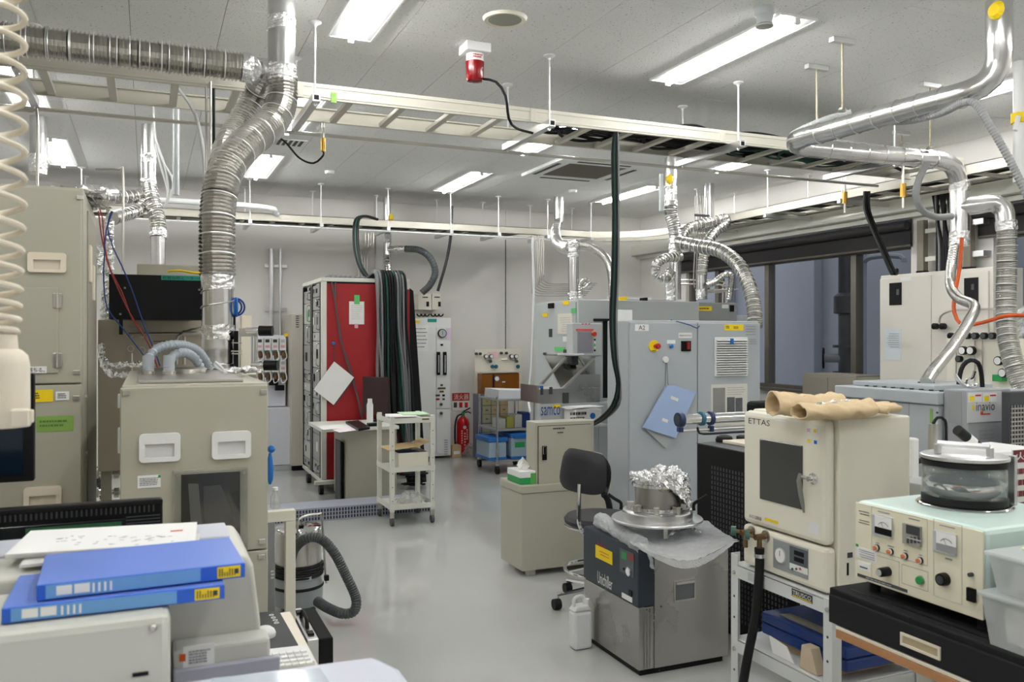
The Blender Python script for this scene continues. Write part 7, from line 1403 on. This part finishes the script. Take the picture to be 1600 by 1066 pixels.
mpx('maker_print', darkg, a, 'X', X_, 1341, 798, 1358, 806, 2, 7, off=.001, fill=.3); mpx('maker_print', darkg, a, 'X', X_, 1341, 812, 1358, 820, 2, 9, off=.001, fill=.2)
y0_, y1_ = PX(1340, 905, X_).y, PX(1418, 905, X_).y; bx('name_strip', hosed, a, X_-.001, X_, y1_, y0_, CZ0+.008, CZ0+.016, 0); marks('strip_print', ltgrey, a, 'X', X_, y1_+.05, y0_-.01, CZ0+.010, CZ0+.014, 1, off=.0018)
def frame(x0, y0, x1, y1, nm='panel_outline'):
    k0, k1 = PX(x0, (y0+y1)/2, X_), PX(x1, (y0+y1)/2, X_); zc_ = sorted((PX((x0+x1)/2, y0, X_).z, PX((x0+x1)/2, y1, X_).z)); z0, z1_, ya, yb = zc_[0], zc_[1], k1.y, k0.y
    MB().tube([(X_, ya, z0), (X_, yb, z0), (X_, yb, z1_), (X_, ya, z1_)], .0005, 4, closed=True).obj(nm, darkg, a)
frame(1362, 802, 1449, 872); frame(1409, 888, 1450, 918); frame(1459, 816, 1503, 938); frame(1362, 872, 1405, 910)
for (x0, y0, x1, y1) in ((1372,800,1390,802),(1420,811,1437,813),(1467,822,1492,824),(1474,872,1488,875),(1368,848,1374,849.5),(1387,853,1397,855),(1412,860,1418,861.5),(1436,867,1441,868.5)): mpx('panel_print', inkl, a, 'X', X_, x0, y0, x1, y1, 1, int(x0), off=.001, fill=.8)
gx, gy = 1.975, 1.60
MB().lathe((gx,gy,CZ1), [(.112,0),(.116,.002),(.113,.005),(.104,.006)], 48).obj('base_ring', chrome, a, smooth=True); MB().lathe((gx,gy,CZ1), [(.100,.006),(.103,.008),(.103,.024),(.100,.026)], 48).obj('lower_gasket', rubber, a, smooth=True)
MB().lathe((gx,gy,CZ1), [(.101,.0262),(.101,.1045)], 48, caps=False).obj('glass_cylinder', mat('chamber glass', (.92,.95,.95), .04, trans=.9, ior=1.25), a, smooth=True, solid=.004)
MB().lathe((gx,gy,CZ1), [(.10,.105),(.1035,.106),(.1035,.119),(.10,.12)], 48).obj('upper_gasket', rubber, a, smooth=True); MB().lathe((gx,gy,CZ1), [(.10,.1205),(.106,.122),(.106,.130),(.103,.132)], 48).obj('lid_plate', alu, a, smooth=True)
MB().lathe((gx,gy,CZ1), [(.05,.0061),(.05,.03),(.002,.031)], 32).obj('sample_stage', chrome, a, smooth=True); MB().lathe((gx,gy,CZ1), [(.088,.062),(.09,.07),(.09,.102),(.002,.1025)], 32).obj('target_head', mat('blue black anodised', s(40,56,70), .3, .6), a, smooth=True)
h0, h1 = PZ(1470, 716, CZ1+.132), PZ(1508, 728, CZ1+.132); hv = (h1-h0).normalized()
hc = Vector((gx-.055, gy+.035, 0)); hd = Vector((gx-.0, gy-.075, 0))
for q in (hc, hd): bx('handle_post', alu, a, q.x-.007, q.x+.007, q.y-.007, q.y+.007, CZ1+.1325, CZ1+.158, .002)
MB().tube([Vector((hc.x, hc.y, CZ1+.160)), Vector((hd.x, hd.y, CZ1+.160))], .0075, 4).obj('handle_bar', alu, a)
q = Vector((gx+.105, gy-.055, 0)); bx('hinge_post', alu, a, q.x, q.x+.012, q.y-.01, q.y+.01, CZ1, CZ1+.13, .002)
# white head unit with a black barrel behind the coater
a = T('camera_head', 'white rounded head unit with a black barrel rising behind the glass chamber', 'instrument', (2.35, 1.9, .8375))
k0, k1 = PY(1497, 700, 1.95), PY(1590, 700, 1.95); bx('column', white, a, (k0.x+k1.x)/2-.05, (k0.x+k1.x)/2+.05, 1.9, 2.02, .8375, k0.z-.055, .004); bx('head', white, a, k0.x, k1.x, 1.86, 2.05, k0.z-.054, k0.z-.003, .018); bx('chrome_band', chrome, a, k0.x+.07, k1.x-.01, 1.857, 1.86, k0.z-.045, k0.z-.022, .001); bx('red_mark', huber_red, a, k0.x+.085, k0.x+.11, 1.855, 1.857, k0.z-.04, k0.z-.028, 0)
b0, b1 = PY(1496, 672, 1.98), PY(1535, 704, 1.98); u_ = (b1-b0)
for t0, t1, m_, r_ in ((0,.36,rubber,.017),(.36,.62,paper,.0175),(.62,1.0,rubber,.017)): MB().cyl(b0+u_*t0, b0+u_*t1, r_, n=20).obj('barrel', m_, a, smooth=True)
a = T('small_pump', 'small steel cylinder with a looping black cable left of the glass chamber', 'pump', P(1458, 690, 2.9)); q = P(1458, 690, 2.9)
MB().cyl((q.x, q.y, .0), (q.x, q.y, q.z+.06), .016, n=14).obj('cylinder', steel, a, smooth=True); MB().tube(spline([(q.x,q.y,q.z+.06),(q.x+.02,q.y,q.z+.08),(q.x+.045,q.y-.01,q.z+.07),(q.x+.05,q.y-.01,q.z+.0)], .01), .005, 8).obj('cable', rubber, a, smooth=True)
cable('yellow_plug_cable', 'black and yellow cable drooping behind the oven and coater', rubber, [V(P(1412,745,3.3), .01), V(P(1412,745,3.3), .6), P(1418,740,3.3), P(1432,722,3.3), P(1448,720,3.3), P(1460,726,3.3)], .01)
q = P(1424, 705, 3.2); tag(bx('white_filter', white, None, q.x-.01, q.x+.02, q.y-.02, q.y+.02, 0, q.z+.05, .008), 'white upright canister just right of the oven', 'canister')
q = P(1440, 775, 3.1); tag(bx('grey_block', ltgrey, None, q.x-.06, q.x+.08, q.y-.05, q.y+.1, .0, P(1440,752,3.1).z, .004), 'light grey block standing behind the coater left side', 'box')
# translucent boxes
for k, (z0, z1_, l) in enumerate(((.8385, .945, 'lower translucent plastic box at the right edge of the black drawer unit'), (.9565, 1.035, 'upper translucent plastic box stacked at the right edge'))):
    a = T('plastic_box', l, 'box', (1.86, 1.2, z0), 'stacked translucent boxes'); x0, x1, y0, y1 = 1.702+.01*k, 2.0, 1.02, 1.335-.01*k
    g = MB(); t_ = .012; vs = [(x0+t_,y0+t_,z0),(x1-t_,y0+t_,z0),(x1-t_,y1-t_,z0),(x0+t_,y1-t_,z0),(x0,y0,z1_),(x1,y0,z1_),(x1,y1,z1_),(x0,y1,z1_)]; g.add(vs, [[0,3,2,1],[0,1,5,4],[1,2,6,5],[2,3,7,6],[3,0,4,7]]); g.obj('tub', frost, a, 0); bx('rim', frost, a, x0-.008, x1+.008, y0-.008, y1+.008, z1_, z1_+.010, .004)
    bx('contents', paper, a, x0+.03, x1-.03, y0+.03, y1-.03, z0+.004, z1_-.02, .01)
tag(bx('green_sheet', mat('pale lime paper', s(222,240,180), .7), None, 1.78, 1.98, 1.06, 1.3, 1.0465, 1.051, .002), 'pale green sheet on the topmost translucent box', 'paper')
# ------------------------------------------------------------------ grey machine with nameplate (right)
a = T('probe_machine', 'large light grey machine with a nameplate behind the oven at right', 'machine', (3.85, 3.3, 0)); NX = 3.56
bx('body', ltgrey2, a, NX, 4.2, 3.03, 3.67, .05, 1.18, .006); bx('top_slab', ltgrey2, a, NX-.015, 4.22, 3.02, 3.70, 1.181, 1.243, .006); bx('raised_cover', ltgrey2, a, NX+.08, NX+.5, 3.12, 3.66, 1.2435, 1.27, .004)
bx('tower', mat('tower grey', s(158,161,165), .42), a, NX+.02, 3.875, 2.88, 3.015, .05, 1.262, .006); plate('dark_side_panel', midgrey, a, 'X', NX+.02, 1482, 612, 1503, 662, .002)
plate('slot_panel', midgrey, a, 'Y', 3.03, 1474, 640, 1478, 700, .002)
bx('front_seam', midgrey, a, NX-.001, NX+.001, 3.2, 3.205, .1, 1.18, 0); bx('front_seam', midgrey, a, NX-.001, NX+.001, 3.45, 3.455, .1, 1.18, 0)
TYn = 2.88; plate('nameplate', mat('pale plate', s(206,208,210), .4), a, 'Y', TYn, 1511, 613, 1564, 658, .003); wpx('inavio', ink, a, 'Y', TYn, 1524, 629, 1553, 641, off=.005); plate('logo_mark', orange, a, 'Y', TYn-.003, 1532, 653-10, 1536, 653-5, .001); plate('logo_mark', yel, a, 'Y', TYn-.003, 1519, 633, 1522, 641, .001); mpx('print', huber_red, a, 'Y', TYn, 1532, 645, 1546, 649, 1, 2, off=.005)
for px in (1513, 1536): plate('warning_sticker', white, a, 'Y', TYn-.003, px, 614.5, px+21, 628, .001); plate('warning_triangle', yel, a, 'Y', TYn-.004, px+2, 619, px+9, 626.5, .001); plate('warning_text', huber_red, a, 'Y', TYn-.004, px+11, 617, px+20, 619, .001)
for k in range(5): plate('vent_slit', midgrey, a, 'Y', TYn, 1530, 672+k*6, 1552, 673.5+k*6, .001)
for px, py in ((1465,645),(1465,675)): screw(a, 'X', NX, px, py, .005, m=darkg)
bx('yellow_green_tag', grn2, a, NX-.003, NX, 3.06, 3.075, 1.05, 1.16, 0); bx('side_connector', darkg, a, NX-.012, NX, 3.56, 3.62, 1.02, 1.12, .002)
q = P(1450, 597, 4.5)
for k in range(9): bx('top_bolt', darkg, a, NX+.06, NX+.075, 3.08+k*.06-.02, 3.095+k*.06-.02, 1.2435, 1.25, 0)
MB().tube(spline([P(1498,601,4.25), P(1500,585,4.25), P(1505,571,4.25), P(1516,563,4.25), P(1528,567,4.25), P(1533,582,4.25), P(1535,605,4.25)], .02), .011, 8).obj('black_hose', rubber, a, smooth=True)
MB().tube(spline([P(1492,585,4.2), P(1497,593,4.2), P(1507,602,4.2), P(1522,605,4.2), P(1528,600,4.2)], .02), .010, 8).obj('chrome_fitting', chrome, a, smooth=True); MB().tube(spline([P(1510,600,4.3), P(1512,594,4.3), P(1520,590,4.3), P(1523,580,4.3)], .02), .008, 8).obj('chrome_fitting', chrome, a, smooth=True)
bx('fitting_foot', chrome, a, P(1490,600,4.3).x, P(1530,600,4.3).x, 3.03, 3.06, 1.2435, 1.255, .002)
MB().lathe(P(1447,597,4.55), [(.04,-.04),(.045,-.01),(.04,.0)], 16).obj('duct_inlet', rubber, a, smooth=True)
# mesh machine and sign at far right
a = T('mesh_rack', 'dark steel mesh panel rack at the right edge', 'rack', (3.9, 2.6, 0)); m0 = PY(1577, 620, 2.72); bx('rack_body', darkg, a, m0.x, m0.x+.6, 2.72, 2.76, .05, PY(1577,613,2.72).z, .004)
g = MB()
for k in range(40): z = .4+k*.02; g.box(m0.x+.01, m0.x+.4, 2.7175, 2.7195, z, z+.007)
for k in range(20): x = m0.x+.012+k*.02; g.box(x, x+.004, 2.716, 2.7172, .4, 1.2)
o = g.obj('wire_mesh', steel, a); o['kind'] = 'stuff'
a = T('fire_sign', 'dark red and white Japanese warning sign at the right edge', 'sign', P(1592, 780, 2.6)); Y_ = 1.78; q0, q1 = PY(1583, 703, Y_), PY(1625, 782, Y_); bx('sign_board', paper, a, q0.x, q1.x, Y_, Y_+.006, q1.z, q0.z, .002); bx('red_field', mat('maroon print', s(120,40,50), .5), a, q0.x+.001, q1.x-.001, Y_-.001, Y_, q0.z-.04, q0.z-.002, 0); words('火気', paper, a, 'Y', Y_-.002, q0.x+.004, q1.x-.004, q0.z-.035, q0.z-.008); marks('print', MATS['maroon print'], a, 'Y', Y_, q0.x+.005, q1.x-.005, q1.z+.01, q0.z-.05, 3, off=.0015, fill=.5)
bx('sign_post', darkg, a, q0.x+.03, q1.x-.005, Y_+.007, Y_+.03, .8375, q1.z+.03, .002)
# ------------------------------------------------------------------ window wall furniture
WX = 6.0; wy0, wy1 = PX(1549, 500, WX).y, PX(1373.5, 500, WX).y; wz = PX(1373.5, 431, WX).z
a = T('wall_cabinet', 'tall ivory double door cabinet with two dark handle windows by the window wall', 'cabinet', (WX+.2, (wy0+wy1)/2, 0)); ivory = mat('ivory enamel', s(222,218,208), .4)
bx('body', ivory, a, WX+.02, 6.36, wy0, wy1, .05, wz, .005); ym = PX(1455, 500, WX).y
bx('door', ivory, a, WX, WX+.018, ym+.003, wy1-.01, .08, wz-.03, .003); bx('door', ivory, a, WX, WX+.018, wy0+.03, ym-.003, .08, wz-.03, .003); bx('plinth', greyd, a, WX+.04, 6.34, wy0+.02, wy1-.02, 0, .049, 0)
for (x0, y0, x1, y1) in ((1390, 442, 1409, 477), (1507, 434, 1529, 473)): f_ = plate('handle_window', black, a, 'X', WX, x0, y0, x1, y1, .006, .002); plate('lock_plate', hosed, a, 'X', WX-.006, x0+11, y0+10, x0+15, y0+19, .004)
plate('paper_sheet', mat('bluish paper', s(214,222,226), .6), a, 'X', WX, 1382, 514, 1408, 563, .002); mpx('print', inkl, a, 'X', WX, 1387, 520, 1405, 544, 7, 4, off=.004, fill=.25); plate('dot_sticker', white, a, 'X', WX, 1407, 433, 1424, 439, .002)
BX = 5.82; a = T('regulator_board', 'cream board carrying rows of gas regulators beside the ribbed exhaust hose', 'gas panel', (BX, 4.2, 0)); by1 = PX(1479, 560, BX).y
bx('board', cream, a, BX, BX+.02, 3.3, by1, 1.10, PX(1500,529,BX).z, .003)
for y in (3.4, by1-.06): bx('stand_leg', cream, a, BX+.001, BX+.03, y, y+.03, 0, 1.099, .002)
for i, (px, py, big) in enumerate(((1514,525,0),(1526,525,0),(1540,525,0),(1553,525,0),(1507,548,1),(1520,548,1),(1501,561,0),(1563,564,1),(1570,583,1))):
    q = PX(px, py, BX-.03); r_ = .034 if big else .026; MB().cyl((BX-.001, q.y, q.z), (BX-.03, q.y, q.z), .014, n=10).obj('stem', chrome, a); gg = MB().lathe((BX-.03, q.y, q.z), [(r_,0),(r_,-.03),(r_*.8,-.032)], 20, 'x').obj('pressure_gauge' if big else 'regulator_knob', black, a, smooth=True)
    MB().lathe((BX-.0625, q.y, q.z), [(r_*.8,0),(r_*.8,-.001)], 18, 'x').obj('dial', paper if big else hosed, gg)
for px, py in ((1461,510),(1473,510),(1486,525)): q = PX(px, py, WX-.05); MB().cyl((WX-.001, q.y, q.z), (WX-.03, q.y, q.z), .014, n=10).obj('stem', chrome, a); MB().lathe((WX-.03, q.y, q.z), [(.026,0),(.026,-.035),(.02,-.04)], 18, 'x').obj('regulator_knob', black, a, smooth=True)
MB().tube(spline([PX(1468,505,WX-.06), PX(1470,494,WX-.06), PX(1485,486,WX-.06), PX(1520,484,WX-.06), PX(1560,483,WX-.06), PX(1600,485,WX-.06)], .04), .008, 6).obj('thin_line', steel, a, smooth=True)
for px in (1494, 1523, 1535): q0, q1 = PX(px, 532, BX-.012), PX(px, 596, BX-.012); MB().cyl(q0, q1, .005, n=6).obj('thin_line', steel, a)
q = PX(1562, 596, BX-.03); bx('green_valve', bgreen, a, BX-.06, BX-.001, q.y-.04, q.y+.04, q.z-.0, q.z+.05, .004)
tag(crumple(lambda u, v: (BX+.06+.03*math.sin(u*9), 3.3+1.15*u, 1.53+.35*v*(1-.8*max(0, u-.72)/.28)), 40, 16, .03, 9).obj('plastic_sheet', frost), 'white plastic sheet hanging behind the ribbed exhaust hose', 'sheet')
LX = 6.0; ly0, ly1 = PX(1336,588,LX).y, PX(1253,582,LX).y; lz = PX(1253,583,LX).z
a = T('low_cabinet', 'low taupe cabinet standing below the window', 'cabinet', (LX+.2, (ly0+ly1)/2, 0)); tau = mat('taupe enamel', s(150,144,132), .5); bx('body', tau, a, LX+.015, 6.4, ly0, ly1, .05, lz, .004); ymid = (ly0+ly1)/2
bx('door', tau, a, LX, LX+.014, ymid+.003, ly1-.01, .08, lz-.03, .002); bx('door', tau, a, LX, LX+.014, ly0+.01, ymid-.003, .08, lz-.03, .002); bx('plinth', blackm, a, LX+.03, 6.38, ly0+.02, ly1-.02, 0, .049, 0)
bx('side_annex', mat('moss enamel', s(140,142,120), .5), a, LX+.02, 6.4, ly0-.25, ly0-.002, .05, lz-.01, .003)
# black object on the A2 side, behind the gloves
q = P(1195, 640, 4.6); tag(bx('black_device', blackm, None, q.x-.05, q.x+.1, q.y, q.y+.1, 0, P(1195,628,4.6).z, .02), 'black rounded device behind the left glove', 'device')
